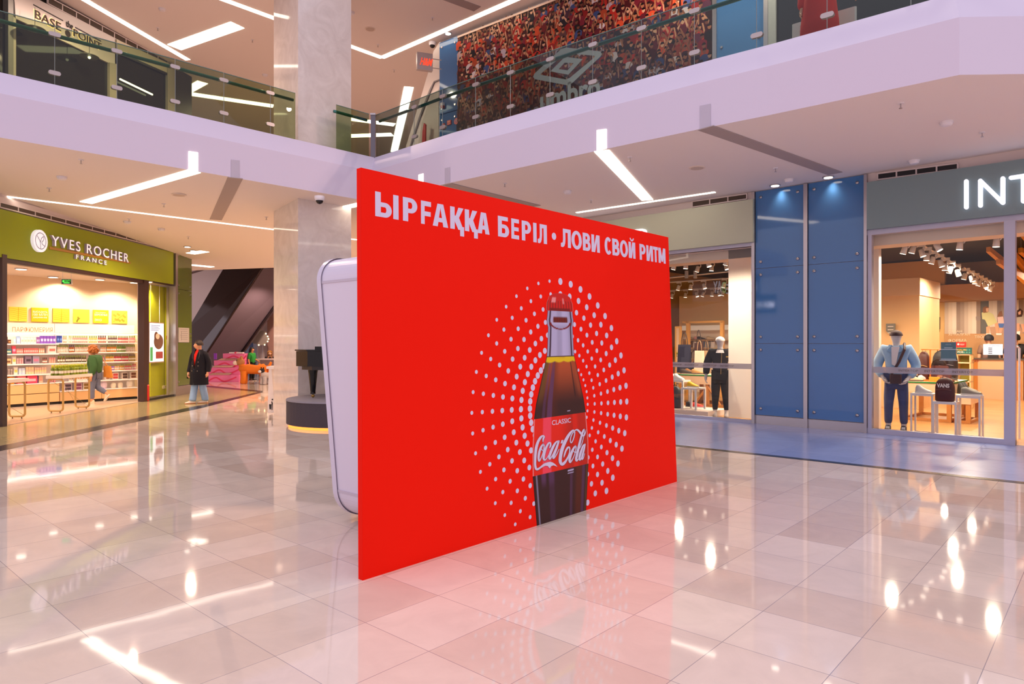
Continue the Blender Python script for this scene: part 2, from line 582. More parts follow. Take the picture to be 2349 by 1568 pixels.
def blue_wall(label, a0, a1, x0=None, x1=None):
    x0 = X(a0); x1 = X(a1)
    t = Th(RF, 'facade_panel', label, 'wall panel', (x0 + x1) / 2, -0.03, 0.17, 'blue glass wall panels beside the shoe shop')
    zs = [0.18, 1.62, 3.13, 4.69]
    for i in range(3):
        q = t.b(); q.box(x0, x1, -0.035, -0.005, zs[i] + 0.004, zs[i + 1] - 0.004); t.add('glass_sheet', q, M_BLUE)
        for xx in (x0 + 0.11, x1 - 0.11):
            for zz in (zs[i] + 0.13, zs[i + 1] - 0.13):
                q = t.b(); q.smooth = True
                q.tube([(xx, -0.035, zz), (xx, -0.055, zz)], 0.028, 12); t.add('bolt', q, M_STEEL)
    return t


M_BLUE = mat('#3f72aa', 0.05, spec=0.7)
blue_wall('blue glass wall panel under a spotlight, beside the pale green sign board', 1735, 1845)
blue_wall('blue glass wall panel next to the shoe shop window with the denim mannequin', 1856, 1983)
for i, (a0, a1) in enumerate(((1727, 1734), (1846, 1855), (1984, 1991))):
    b = B(); b.box(X(a0), X(a1), -0.07, 0.0, 0, 4.69); struct('trim_%d' % (i + 1), b, M_STEEL, RF)

M_SIGN = mat('#7c9092', 0.42, spec=0.4)
M_SIGN2 = mat('#b9bca6', 0.42, spec=0.4)
t = Th(RF, 'sign_board', 'grey green sign board with big white letters above the denim mannequin window', 'sign', 2.6, -0.14, 3.67)
q = t.b(); q.box(X(1988, -0.14), 6.2, -0.14, -0.005, 3.67, 4.52); t.add('board', q, M_SIGN)
xa = RF.px(2211, 440, -0.16)[0]; xb = RF.px(2349, 440, -0.16)[0]
wd = (xb - xa) * 2.62
SGX = lambda a, b_: RF.px(a, b_, -0.19)
LW = .030
for name, strokes in (('letter_i', [[(2216, 415), (2216, 475)]]), ('letter_n', [[(2248.5, 471), (2248.5, 414), (2300, 464.5), (2300, 408.5)]]), ('letter_t', [[(2319, 407), (2380, 398)], [(2347, 403), (2347, 461)]])):
    q = t.b()
    for st in strokes:
        P_ = [SGX(*p) for p in st]
        for (ax, az), (bx, bz) in zip(P_, P_[1:]):
            l = math.hypot(bx - ax, bz - az); dx, dz = (bx - ax) / l, (bz - az) / l
            o_ = []
            for i in range(9): a_ = math.pi / 2 + math.pi * i / 8; o_.append((ax + LW * (dx * math.cos(a_) - dz * math.sin(a_)), az + LW * (dz * math.cos(a_) + dx * math.sin(a_))))
            for i in range(9): a_ = -math.pi / 2 + math.pi * i / 8; o_.append((bx + LW * (dx * math.cos(a_) - dz * math.sin(a_)), bz + LW * (dz * math.cos(a_) + dx * math.sin(a_))))
            q.xz(o_, -0.19, -0.14)
    t.add(name, q, M_NEONW)
xe = SGX(2380, 420)[0] + .16
t.text('letters', 'ERTOP', xe, xe + 2.1, 3.93, 4.24, -0.141, M_NEONW, bold=0.0, ext=0.05)
t = Th(RF, 'sign_board', 'pale green sign board partly hidden behind the red panel', 'sign', -4, -0.14, 3.67)
q = t.b(); q.box(-10, X(1727, -0.14), -0.14, -0.005, 3.67, 4.53); t.add('board', q, M_SIGN2)
xa = RF.px(1463, 520, -0.16)[0]
t.text('letters', 'INTERTOP', xa - 3.1, xa + 0.24, 3.93, 4.24, -0.141, M_NEONW, bold=0.0, ext=0.05)

# ventilation grilles above the signs
def grille(fr, label, pts, y, nbar, m=M_GRILLE):
    q4 = [fr.px(*p, y) for p in pts]
    cx = sum(p[0] for p in q4) / 4; cz = min(p[1] for p in q4)
    t = Th(fr, 'ventilation_grille', label, 'vent', cx, y, cz)
    q = t.b(); q.xz(q4, y + 0.002, y + 0.03); t.add('louvre_panel', q, m)
    q = t.b()
    for i in range(nbar + 1):
        f = i / nbar
        a = [q4[0][k] + (q4[1][k] - q4[0][k]) * f for k in (0, 1)]; c = [q4[3][k] + (q4[2][k] - q4[3][k]) * f for k in (0, 1)]
        q.xz([(a[0] - .012, a[1]), (a[0] + .012, a[1]), (c[0] + .012, c[1]), (c[0] - .012, c[1])], y - 0.004, y + 0.03)
    for p, r in ((q4[0], q4[1]), (q4[3], q4[2])):
        q.xz([(p[0], p[1] - .012), (r[0], r[1] - .012), (r[0], r[1] + .012), (p[0], p[1] + .012)], y - 0.006, y + 0.03)
    t.add('frame', q, M_WALL)
    return t


grille(RF, 'brown ventilation grille above the pale green sign board', [(1588, 462), (1713, 444), (1713, 456), (1588, 475)], -0.03, 3)
grille(RF, 'dark ventilation grille above the grey green sign board', [(2013, 398), (2197, 374), (2197, 388), (2013, 412)], -0.03, 4, M_BLACK)

# shoe shop shell
b = B(); b.poly([RF.w(x, y, 0.004) for x, y in ((-9, 0.05), (6.2, 0.05), (6.2, 16), (-9, 16))])


def planks(c1, c2, c3):
    m = bpy.data.materials.new('wood_planks'); m.use_nodes = True
    nt = m.node_tree; bb = nt.nodes['Principled BSDF']; N = nt.nodes.new; L = nt.links.new
    tc = N('ShaderNodeTexCoord'); mp = N('ShaderNodeMapping'); L(tc.outputs['Object'], mp.inputs[0])
    mp.inputs['Rotation'].default_value[2] = math.radians(44)
    br = N('ShaderNodeTexBrick'); L(mp.outputs[0], br.inputs['Vector']); br.inputs['Scale'].default_value = 1
    br.inputs['Brick Width'].default_value = 1.3; br.inputs['Row Height'].default_value = 0.19
    br.inputs['Mortar Size'].default_value = 0.003
    br.inputs['Color1'].default_value = lin(c1); br.inputs['Color2'].default_value = lin(c2); br.inputs['Mortar'].default_value = lin(c3)
    L(br.outputs['Color'], bb.inputs['Base Color']); bb.inputs['Roughness'].default_value = 0.3
    return m


M_PLANK = planks('#c9955c', '#b9844e', '#8a6038')
struct('floor', b, M_PLANK)
b = B(); b.poly([RF.w(x, y, 4.35) for x, y in ((-9, 0.25), (6.2, 0.25), (6.2, 16), (-9, 16))]); struct('ceiling', b, mat('#1c191e', 0.6))
M_BEIGE = mat('#d9b48c', 0.6)
b = B(); b.box(-9, 6.2, 14.0, 14.3, 0, 4.4); struct('wall_back', b, M_BEIGE, RF)
b = B(); b.box(6.2, 6.4, 0.3, 14, 0, 4.7); struct('wall_side', b, M_BEIGE, RF)
b = B(); b.box(-9.2, -9, 0.3, 14, 0, 4.7); struct('wall_side', b, M_BEIGE, RF)


def translucent(h):
    m = bpy.data.materials.new('backlit_panel'); m.use_nodes = True
    nt = m.node_tree; bb = nt.nodes['Principled BSDF']; bb.inputs['Base Color'].default_value = lin(h); bb.inputs['Roughness'].default_value = .5
    tl = nt.nodes.new('ShaderNodeBsdfTranslucent'); tl.inputs[0].default_value = lin(h); mx = nt.nodes.new('ShaderNodeMixShader'); mx.inputs[0].default_value = .5
    nt.links.new(bb.outputs[0], mx.inputs[1]); nt.links.new(tl.outputs[0], mx.inputs[2]); nt.links.new(mx.outputs[0], nt.nodes['Material Output'].inputs[0])
    return m


# white returns behind the glass at both sides of the blue panels, and soffit band behind the frame
b = B(); b.poly([(X(1671, 0.3), .3, .05), (X(1731), .3, .05), (X(1731), .3, 3.62), (X(1671, 0.3), .3, 3.62)]); struct('wall_right', b, translucent('#f4ece6'), RF)
b = B(); b.box(X(1950, 0.8), X(2016, 0.8), 0.80, 0.95, 0.0, 3.62); struct('wall_right', b, mat('#eee2d8', 0.5), RF)
b = B(); b.box(-9, 6.2, 0.3, 0.8, 3.42, 4.3); struct('trim_9', b, mat('#e9d2bd', 0.6), RF)
# shop windows: frame, sill, glass
M_GLASS = glass('#f2f6f4', 1.0)
b = B()
b.box(X(1991), X(2330), -0.04, 0.08, 0.0, 0.09); b.box(X(1991), 6.2, -0.04, 0.08, 3.58, 3.67)
b.box(X(1992), X(2001), -0.04, 0.08, 0.09, 3.58); b.box(X(2304), X(2330), -0.05, 0.10, 0.0, 3.6)
w1 = struct('window_1', b, M_ALU, RF)
b = B(); b.box(X(2001), X(2304), 0.015, 0.027, 0.09, 3.58)
o = struct('glass_pane', b, M_GLASS, RF); o.parent = w1; o.location = (0, 0, 0); o.rotation_euler = (0, 0, 0)
b = B(); b.box(-9, X(1729), -0.04, 0.08, 0.0, 0.06); b.box(-9, X(1729), -0.04, 0.08, 3.60, 3.67)
w2 = struct('window_2', b, M_ALU, RF)
for a0, a1 in ((1300, 1583.6), (1584.4, 1728)):
    b = B(); b.box(X(a0), X(a1), 0.015, 0.027, 0.06, 3.60)
    o = struct('glass_pane', b, M_GLASS, RF); o.parent = w2; o.location = (0, 0, 0); o.rotation_euler = (0, 0, 0)


# ------------------------------------------------------------------ red advertising panel
PU, PN = Vector((0.6651, 0.7467, 0)), Vector((-0.7467, 0.6651, 0))
PF = Fr(-1.033, 4.724, 48.31)
PW, PH = 4.488, 2.9
HM = [0.002659137772319204, -1.124371151086367e-05, -2.197437246548618, -0.0006634921678516948, -0.0021073914230003163,
      3.356963467666031, -0.00039131842609963825, 3.213619308567635e-05]


def puv(x, y):
    d = HM[6] * x + HM[7] * y + 1
    return ((HM[0] * x + HM[1] * y + HM[2]) / d, (HM[3] * x + HM[4] * y + HM[5]) / d)


def pp(u, v, w=0.0):
    """point on the panel face; the board leans back a little, more at its far end; w = towards the viewer"""
    lean = (0.02 + 0.095 * u / PW) * v / PH
    top = 2.86 + 0.04 * u / PW
    return (u, lean - w, v * top / PH)


t = Th(PF, 'advertising_panel', 'huge red printed panel with white slogan and cola bottle picture on the marble floor', 'advertising panel', PW / 2, 0, 0)
M_RED = mat('#f21600', 0.6, spec=0.1)
M_PRINT = mat('#d6cfe8', 0.5, spec=0.2)
q = t.b()
c4 = [pp(0, 0), pp(PW, 0), pp(PW, PH), pp(0, PH)]

# slogan: heavy block letters drawn as stems, bars and bowls
SX, HB = 0.050, 0.205


def glyph(ch, x0, x1, out):
    w = x1 - x0; s = min(SX, w * .36); xm = (x0 + x1) / 2
    R = lambda a, b_, f0, f1: out.append([(a, f0), (b_, f0), (b_, f1), (a, f1)])
    P = lambda *p: out.append(list(p))

    def bowl(xa, xb, f0, f1):
        ry = (f1 - f0) / 2; rx = min(xb - xa, ry * .178 * 1.15); xc = xb - rx; fc = (f0 + f1) / 2
        o_ = [(xa, f1)] + [(xc + rx * math.cos(t), fc + ry * math.sin(t)) for t in [math.pi / 2 - math.pi * i / 14 for i in range(15)]] + [(xa, f0)]
        i_ = [(xa, f1 - HB * .9)] + [(xc + max(.004, rx - s) * math.cos(t), fc + (ry - HB * .9) * math.sin(t)) for t in [math.pi / 2 - math.pi * i / 14 for i in range(15)]] + [(xa, f0 + HB * .9)]
        for i in range(len(o_) - 1):
            P(i_[i], o_[i], o_[i + 1], i_[i + 1])

    def ring(a0, a1):
        rx = w / 2; n = 28
        for i in range(n):
            t, t2 = math.radians(a0 + (a1 - a0) * i / n), math.radians(a0 + (a1 - a0) * (i + 1) / n)
            q_ = lambda t, k, h: (xm + (rx - k) * math.cos(t), .5 + (.52 - h) * math.sin(t))
            P(q_(t, s, HB * .95), q_(t, 0, 0), q_(t2, 0, 0), q_(t2, s, HB * .95))
    if ch in 'ЫРҒҚБЕВИЙМ': R(x0, x0 + s, 0, 1)
    if ch == 'І': R(x0, x1, 0, 1)
    if ch in 'ЫИЙМЛ': R(x1 - s, x1, 0, 1)
    if ch == 'Ы': bowl(x0 + s * .9, x0 + w * .70, 0, .60)
    if ch == 'Р': bowl(x0 + s * .9, x1, .36, 1)
    if ch == 'Ғ': R(x0, x1, .79, 1); R(x0, x1 - w * .04, .36, .56)
    if ch == 'Б': R(x0, x1 - w * .1, .80, 1); bowl(x0 + s * .9, x1, 0, .62)
    if ch == 'Е': R(x0, x1, .80, 1); R(x0, x1, 0, .2); R(x0, x1 - w * .05, .40, .59)
    if ch == 'В': bowl(x0 + s * .9, x1 - w * .06, .46, 1); bowl(x0 + s * .9, x1, 0, .58)
    if ch == 'А':
        P((x0, 0), (x0 + s * 1.05, 0), (xm + s * .12, 1), (xm - s * .62, 1)); P((x1 - s * 1.05, 0), (x1, 0), (xm + s * .62, 1), (xm - s * .12, 1))
        R(x0 + w * .24, x1 - w * .24, .2, .39)
    if ch == 'Қ':
        P((x0 + s * .9, .42), (x0 + s * 1.5, .34), (x1 - s * .05, 1), (x1 - s * 1.2, 1))
        P((x0 + s * .9, .62), (x0 + s * .9, .40), (x1 - s * 1.25, 0), (x1 - s * .8, 0), (x1 - s * .3, .14), (x0 + s * 1.85, .60))
        R(x1 - s * .85, x1 + s * .05, -.28, .15)
    if ch == 'Л':
        R(x0 + w * .22, x1, .80, 1)
        P((x0 + w * .22, 1), (x0 + w * .22, .42), (x0 + w * .18, .24), (x0, .20), (x0, 0), (x0 + w * .2, -.01), (x0 + w * .34, .06), (x0 + w * .42, .2), (x0 + w * .46, .45), (x0 + w * .46, .9))
    if ch in 'ИЙ': P((x0 + s * .5, 0), (x0 + s * 1.25, 0), (x1 - s * .5, 1), (x1 - s * 1.25, 1))
    if ch == 'Й':
        for i in range(10):
            t, t2 = math.pi * (1 + i / 10), math.pi * (1 + (i + 1) / 10)
            P((xm + .022 * math.cos(t), 1.25 + .1 * math.sin(t)), (xm + .044 * math.cos(t), 1.25 + .2 * math.sin(t)), (xm + .044 * math.cos(t2), 1.25 + .2 * math.sin(t2)), (xm + .022 * math.cos(t2), 1.25 + .1 * math.sin(t2)))
    if ch == 'О': ring(0, 360)
    if ch == 'С': ring(42, 318)
    if ch == 'Т': R(x0, x1, .80, 1); R(xm - s / 2, xm + s / 2, 0, 1)
    if ch == 'М':
        P((x0 + s * .3, 1), (x0 + s * 1.1, 1), (xm + s * .4, .1), (xm - s * .4, .1)); P((x1 - s * .3, 1), (x1 - s * 1.1, 1), (xm - s * .4, .1), (xm + s * .4, .1))


WORDS = [('ЫРҒАҚҚА', .121, 1.317, [259, 170, 125, 200, 185, 180, 178], [0, 50, 45, 20, 28, 15, 0]),
         ('БЕРІЛ', 1.424, 2.106, [132, 95, 120, 45, 125], [0, 28, 35, 28, 15]),
         ('ЛОВИ', 2.322, 2.992, [130, 140, 108, 120], [0, 8, 14, 14]),
         ('СВОЙ', 3.083, 3.705, [100, 100, 118, 100], [0, 6, 6, 12]),
         ('РИТМ', 3.797, 4.40, [82, 92, 70, 105], [0, 12, 4, 6])]
q = t.b()
for wtxt, u0, u1, wd_, gp in WORDS:
    k = (u1 - u0) / (sum(wd_) + sum(gp)); x = u0
    for ch, ww, gg in zip(wtxt, wd_, gp):
        x += gg * k; out = []
        glyph(ch, x, x + ww * k, out); x += ww * k
        for ip, po in enumerate(out):
            q.add([pp(a, 2.575 + .178 * f, 0.0006 + .00005 * ip) for a, f in po], [tuple(range(len(po)))])
q.add([pp(2.215 + .034 * math.cos(i * math.pi / 12), 2.662 + .034 * math.sin(i * math.pi / 12), 0.0006) for i in range(24)], [tuple(range(24))])
t.add('slogan_lettering', q, M_PRINT)

# board with the printed burst of dots around the bottle
q = t.b()
gu, gv = 30, 20
gp = [pp(PW * i / gu, PH * j / gv) for j in range(gv + 1) for i in range(gu + 1)]
q.add(gp, [(j * (gu + 1) + i, j * (gu + 1) + i + 1, (j + 1) * (gu + 1) + i + 1, (j + 1) * (gu + 1) + i) for j in range(gv) for i in range(gu)])
q.slab([(x, y + .0008, z) for x, y, z in c4], (0, 0.05, 0))
q.mi = 1
uc, vc = 2.268, 1.0515
for k in range(44):
    a = math.radians(-1.7 + 360.0 / 44 * k)
    right = math.cos(a) > -0.03
    for j in range(7):
        r = 1.188 - 0.1228 * j
        u = uc + r * math.cos(a) * (0.985 if math.cos(a) > 0 else 1.0); v = vc + r * math.sin(a)
        f = j / 6
        s = (0.033 - 0.0175 * f) if right else (0.0165 + 0.0135 * f)
        if v - s > 0.03:
            q.add([pp(u + s * math.cos(i * math.pi / 9), v + s * math.sin(i * math.pi / 9), 0.0005) for i in range(18)], [tuple(range(18))])
t.add('board', q, [M_RED, M_PRINT])

# bottle picture: a colour-printed grid following the bottle outline
EL = [(0, 1.888), (.45, 1.842), (.70, 1.845), (.96, 1.872), (1.1, 1.905), (1.53, 2.071), (1.62, 2.084), (1.80, 2.099), (1.83, 2.083), (1.87, 2.079), (1.90, 2.088), (1.955, 2.097), (1.96, 2.078), (2.03, 2.085), (2.09, 2.12), (2.115, 2.18), (2.126, 2.25)]
ER = [(0, 2.645), (.45, 2.702), (.68, 2.706), (.96, 2.675), (1.1, 2.645), (1.53, 2.502), (1.62, 2.494), (1.80, 2.484), (1.83, 2.497), (1.87, 2.502), (1.90, 2.494), (1.955, 2.486), (1.96, 2.501), (2.03, 2.494), (2.09, 2.455), (2.115, 2.40), (2.126, 2.33)]


def lerp_tab(tab, v):
    for (a, x), (b_, y) in zip(tab, tab[1:]):
        if v <= b_:
            return x + (y - x) * (v - a) / (b_ - a)
    return tab[-1][1]


def mixc(a, b_, f):
    f = max(0, min(1, f)); return tuple(x + (y - x) * f for x, y in zip(a, b_))


hx = lambda s: lin(s)[:3]
C_ = {k: hx(v) for k, v in dict(dark='#3a1c1a', dk2='#281215', brown='#5a2414', amber='#b4522a', purp='#5e3a5e', lil='#b9b4d6', grey='#8e8aa8', out='#40283a',
                               red='#e6240f', pink='#f2465a', dred='#c0200e', yel='#e2c313', cap='#d81f18', capd='#7c1512', hi='#f0a0a0', olive='#6a4a1c').items()}


def sm(a, b_, x):
    f = max(0, min(1, (x - a) / (b_ - a))); return f * f * (3 - 2 * f)


def bottle_col(v, s):
    edge = min(s, 1 - s)
    if v < 0.452:                                             # lower glass
        c = C_['dark']
        c = mixc(c, C_['purp'], 0.9 * sm(.12, .16, s) * (1 - sm(.20, .23, s)) * sm(.30, .42, v))
        c = mixc(c, C_['purp'], 0.8 * sm(.25, .28, s) * (1 - sm(.34, .38, s)) * (0.35 + .65 * sm(.3, .4, v)))
        c = mixc(c, C_['purp'], .55 * sm(.64, .66, s) * (1 - sm(.67, .72, s)))
        c = mixc(c, C_['brown'], .8 * sm(.72, .8, s) * (1 - sm(.86, .9, s)))
        c = mixc(c, C_['purp'], .6 * sm(.87, .89, s) * (1 - sm(.92, .95, s)))
        c = mixc(c, C_['olive'], .7 * sm(.955, .97, s))
        c = mixc(c, C_['lil'], .5 * sm(.045, .055, s) * (1 - sm(.065, .075, s)))
        if .60 < s < .72 and (.425 < v < .433 or .402 < v < .409): c = C_['lil']
        return mixc(c, C_['dk2'], 1 - sm(.0, .03, edge))
    if v < 0.963:                                             # label
        c = mixc(C_['red'], C_['dred'], sm(.45, .7, s))
        c = mixc(c, C_['red'], .7 * sm(.7, .74, s) * (1 - sm(.78, .85, s)))
        c = mixc(c, C_['pink'], sm(.155, .175, s) * (1 - sm(.30, .325, s)))
        return mixc(c, C_['hi'], (1 - sm(.006, .02, edge)) * .8)
    if v < 1.53:                                              # cola behind glass
        f = (v - .963) / .567
        c = mixc(C_['dark'], C_['amber'], sm(.15, .95, f) * (1 - .5 * sm(.3, .5, abs(s - .5))))
        c = mixc(c, C_['brown'], .6 * sm(.12, .3, s) * (1 - sm(.3, .5, s)))
        c = mixc(c, C_['olive'], (1 - sm(.08, .16, s)) * .8 * sm(.1, .5, f))
        c = mixc(c, C_['purp'], .85 * sm(.22, .235, s) * (1 - sm(.315, .33, s)) * (1 - .5 * sm(.6, .9, f)))
        c = mixc(c, C_['purp'], .5 * sm(.13, .145, s) * (1 - sm(.18, .2, s)))
        c = mixc(c, C_['dk2'], .8 * sm(.80, .815, s) * (1 - sm(.83, .85, s)) * sm(.25, .35, f))
        c = mixc(c, C_['amber'], .5 * sm(.86, .93, s) * sm(.2, .5, f))
        foam = 1.475 - .012 * abs(math.sin(s * 10.5))
        c = mixc(c, C_['yel'], sm(foam, foam + .012, v) * (1 - .3 * sm(.35, .6, s) * (1 - sm(.6, .7, s)) * sm(1.50, 1.515, v)))
        if .62 < s < .69 and .995 < v < 1.003: c = C_['lil']
        c = mixc(c, C_['out'], sm(1.517, 1.525, v))
        return mixc(c, C_['dk2'], 1 - sm(.005, .028, edge))
    if v < 1.955:                                             # clear neck
        c = mixc(C_['grey'], C_['lil'], .45 + .4 * sm(.3, .9, abs(math.sin(s * 7))))
        c = mixc(c, C_['lil'], sm(.55, .6, s) * (1 - sm(.66, .75, s)))
        c = mixc(c, C_['out'], sm(.065, .09, s) * (1 - sm(.12, .15, s)) + sm(.87, .89, s) * (1 - sm(.92, .95, s)))
        r = ((s - .5) / .34) ** 2 + ((v - 1.845) / .055) ** 2
        if v < 1.848: c = mixc(c, C_['capd'], sm(.92, 1.05, r) * (1 - sm(1.4, 1.6, r)) * sm(1.848, 1.842, v)); c = mixc(c, mixc(C_['lil'], C_['grey'], .5 * sm(1.845, 1.80, v)), 1 - sm(.9, 1.0, r))
        if 1.846 <= v < 1.912: c = mixc(c, mixc(C_['capd'], C_['brown'], .5 + .5 * math.sin(s * 70)), (1 - sm(.24, .30, abs(s - .5))) * (1 - sm(1.89, 1.91, v)) * (1 - .4 * sm(.002, .006, abs(v - 1.87)) * 0))
        return mixc(c, C_['out'], 1 - sm(.0, .025, edge))
    rib = .5 + .5 * math.sin(s * 62)                           # crown cap
    c = mixc(C_['cap'], C_['capd'], (.75 * rib if v < 2.05 else .15))
    c = mixc(c, C_['capd'], (1 - sm(1.975, 1.99, v)) * sm(.08, .14, s) * (1 - sm(.86, .92, s)))
    c = mixc(c, C_['hi'], .8 * sm(2.03, 2.04, v) * (1 - sm(2.075, 2.09, v)) * sm(.14, .18, s) * (1 - sm(.3, .35, s)))
    c = mixc(c, C_['hi'], .6 * sm(2.02, 2.03, v) * (1 - sm(2.07, 2.085, v)) * sm(.59, .61, s) * (1 - sm(.65, .68, s)))
    return mixc(c, C_['hi'], .5 * (1 - sm(.005, .02, edge)))


NV, NS = 300, 100
q = t.b(); q.c = []
vs = []; fs = []
lev = sorted(set([2.126 * i / NV for i in range(NV + 1)] + [.451, .453, .962, .964, 1.529, 1.531, 1.954, 1.956]))
for v in lev:
    a, c_ = lerp_tab(EL, v), lerp_tab(ER, v)
    for j in range(NS + 1):
        s = j / NS
        u = a + (c_ - a) * s
        bow = -0.012 * math.sin(math.pi * s) * sm(.9, .5, abs(v - 1.5)) if .40 < v < 1.55 else 0
        vs.append(pp(u, v, 0.001)); q.c.append(bottle_col(v, s))
n1 = NS + 1
for i in range(len(lev) - 1):
    for j in range(NS):
        fs.append((i * n1 + j, i * n1 + j + 1, (i + 1) * n1 + j + 1, (i + 1) * n1 + j))
q.add(vs, fs)
bottle = t.add('bottle_picture', q, vcol(0.5, 0.25))

# script lettering on the label, pen strokes traced from the print
K = 150.0 / 1680.0
STROKES = [
    [(395, 545, 10), (402, 470, 22), (425, 410, 20), (390, 388, 22), (335, 430, 30), (270, 540, 33), (225, 690, 36), (205, 860, 33), (197, 1020, 30), (198, 1150, 28), (222, 1250, 30), (262, 1262, 28), (330, 1222, 24), (430, 1140, 24), (520, 1100, 18)],
    [(402, 600, 18), (345, 690, 28), (300, 830, 31), (285, 960, 28), (298, 1048, 20), (340, 990, 13), (385, 870, 11), (417, 750, 13), (425, 650, 16), (402, 600, 18)],
    [(362, 735, 9), (395, 778, 10), (445, 740, 8)],
    [(570, 705, 14), (592, 640, 22), (588, 575, 18), (550, 575, 22), (510, 630, 26), (460, 740, 30), (425, 880, 32), (415, 980, 29), (447, 1022, 20), (495, 980, 11), (545, 890, 9)],
    [(795, 530, 18), (740, 550, 20), (672, 650, 30), (602, 810, 34), (560, 940, 30), (577, 998, 20), (630, 920, 13), (700, 770, 11), (760, 630, 14), (795, 530, 18)],
    [(805, 530, 22), (742, 720, 30), (682, 880, 32), (662, 970, 24), (700, 955, 15), (760, 855, 12), (812, 740, 7)],
    [(935, 965, 4), (950, 900, 18), (985, 790, 22), (1035, 705, 24), (1078, 695, 18), (1090, 770, 14), (1062, 900, 16), (1002, 1030, 26), (932, 1118, 36), (880, 1135, 36), (845, 1060, 40), (850, 930, 42), (890, 740, 44), (960, 560, 42), (1050, 390, 36), (1130, 282, 26), (1185, 248, 18), (1215, 300, 15), (1205, 390, 13), (1175, 495, 13), (1132, 572, 14), (1105, 540, 14), (1112, 440, 13), (1150, 340, 12), (1210, 265, 12), (1270, 232, 20), (1330, 275, 26), (1378, 335, 26), (1440, 390, 24), (1485, 330, 14), (1508, 230, 3)],
    [(1235, 652, 17), (1178, 740, 28), (1115, 890, 34), (1085, 1020, 32), (1102, 1088, 20), (1160, 1010, 13), (1215, 880, 11), (1245, 760, 12), (1252, 690, 14), (1235, 652, 17)],
    [(1192, 790, 9), (1225, 835, 10), (1275, 800, 8)],
    [(1460, 218, 10), (1432, 265, 22), (1390, 400, 26), (1335, 620, 30), (1285, 850, 32), (1255, 1000, 30), (1272, 1050, 20), (1312, 1000, 11)],
    [(1460, 218, 10), (1466, 310, 9), (1440, 450, 9), (1400, 600, 10), (1340, 735, 8)],
    [(1480, 615, 17), (1435, 655, 20), (1392, 770, 28), (1348, 920, 30), (1338, 1005, 22), (1362, 1025, 16), (1402, 930, 11), (1450, 780, 11), (1480, 620, 14)],
    [(1485, 615, 16), (1450, 780, 22), (1412, 940, 24), (1407, 1010, 18), (1440, 980, 11), (1476, 860, 7)],
]
PFILL = [[(300, 1270), (400, 1200), (460, 1172), (520, 1180), (572, 1243), (610, 1185), (670, 1163), (772, 1202), (712, 1132), (650, 1088), (580, 1070), (510, 1085), (430, 1130), (330, 1205)],
         [(848, 592), (870, 505), (922, 495), (900, 582)]]


def script(extra, dx, dy, w):
    q = t.b()
    g = lambda x, y: pp(*puv(1205 + x * K, 960 + y * K), w)
    for si, st in enumerate(STROKES):
        g = lambda x, y, ww=w + .0001 * si: pp(*puv(1205 + x * K, 960 + y * K), ww)
        Lh, Rh = ribbon(st, 7, extra, dx, dy)
        n = len(Lh)
        q.add([g(*p) for p in Lh] + [g(*p) for p in Rh], [(n + i, n + i + 1, i + 1, i) for i in range(n - 1)])
        for (ex, ey, ew) in (st[0], st[-1]):
            r = abs(ew) + extra
            q.add([g(ex + dx + r * math.cos(i * math.pi / 6), ey + dy + r * math.sin(i * math.pi / 6)) for i in range(12)], [tuple(range(12))[::-1]])
    for pl_ in PFILL:
        q.add([g(x + dx, y + dy) for x, y in pl_], [tuple(range(len(pl_)))])
    return q


t.add('label_shadow', script(7, 4, 6, 0.0014), mat('#7a1420', 0.5), bottle)
t.add('label_script', script(0, 0, 0, 0.0032), M_PRINT, bottle)
me = text_mesh('CLASSIC', 2.131, 2.425, 0.886, 0.931, 0, (0, 0, 0), 0.008, 0.0, M_PRINT)
q = t.b(); q.add([pp(v.co.x, v.co.z, 0.0016) for v in me.vertices], [tuple(p.vertices) for p in me.polygons])
t.add('label_word', q, M_PRINT, bottle)
# ------------------------------------------------------------------ white rounded booth behind the panel
t = Th(PF, 'booth', 'white booth with rounded corners standing behind the red panel', 'booth', 2.24, 0.9, 0)
u0, u1, zb, zt = 0.77, 3.72, 0.05, 2.45


def rrect(x0, x1, z0, z1, r, n=8):
    P = []
    for cx, cz, a0 in ((x1 - r, z0 + r, -90), (x1 - r, z1 - r, 0), (x0 + r, z1 - r, 90), (x0 + r, z0 + r, 180)):
        for i in range(n + 1):
            a = math.radians(a0 + 90 * i / n); P.append((cx + r * math.cos(a), cz + r * math.sin(a)))
    return P


def booth_depth(z): return 1.47 + 0.33 * (z - zb) / (zt - zb)


q = t.b(); q.smooth = False
P = rrect(u0, u1, zb, zt, 0.24, 12)
n = len(P)
q.add([(x, 0.16, z) for x, z in P] + [(x, booth_depth(z) - .05, z) for x, z in P], [(i, (i + 1) % n, n + (i + 1) % n, n + i) for i in range(n)])
M_BOOTH = mat('#ddd6e6', 0.32, spec=0.5)
t.add('shell', q, M_BOOTH)
q = t.b()
P2 = rrect(u0 - .012, u1 + .012, zb - .012, zt + .012, 0.25, 12); P3 = rrect(u0 + .10, u1 - .10, zb + .10, zt - .10, 0.17, 12)
d2 = [booth_depth(z) for x, z in P2]; d3 = [booth_depth(z) for x, z in P3]
q.add([(x, d - .07, z) for (x, z), d in zip(P2, d2)] + [(x, d, z) for (x, z), d in zip(P2, d2)] + [(x, d, z) for (x, z), d in zip(P3, d3)] + [(x, d - .07, z) for (x, z), d in zip(P3, d3)],
      [(k * n + i, k * n + (i + 1) % n, (k + 1) * n + (i + 1) % n, (k + 1) * n + i) for k in range(3) for i in range(n)])
t.add('rim', q, mat('#d6cfe0', 0.3))
q = t.b()
for z in (0.29, 2.21):
    q.box(u0 - .006, u0 + .01, 0.16, booth_depth(z) - .07, z - .012, z + .012)
t.add('seam_strip', q, mat('#c6bccb', 0.3))
q = t.b()
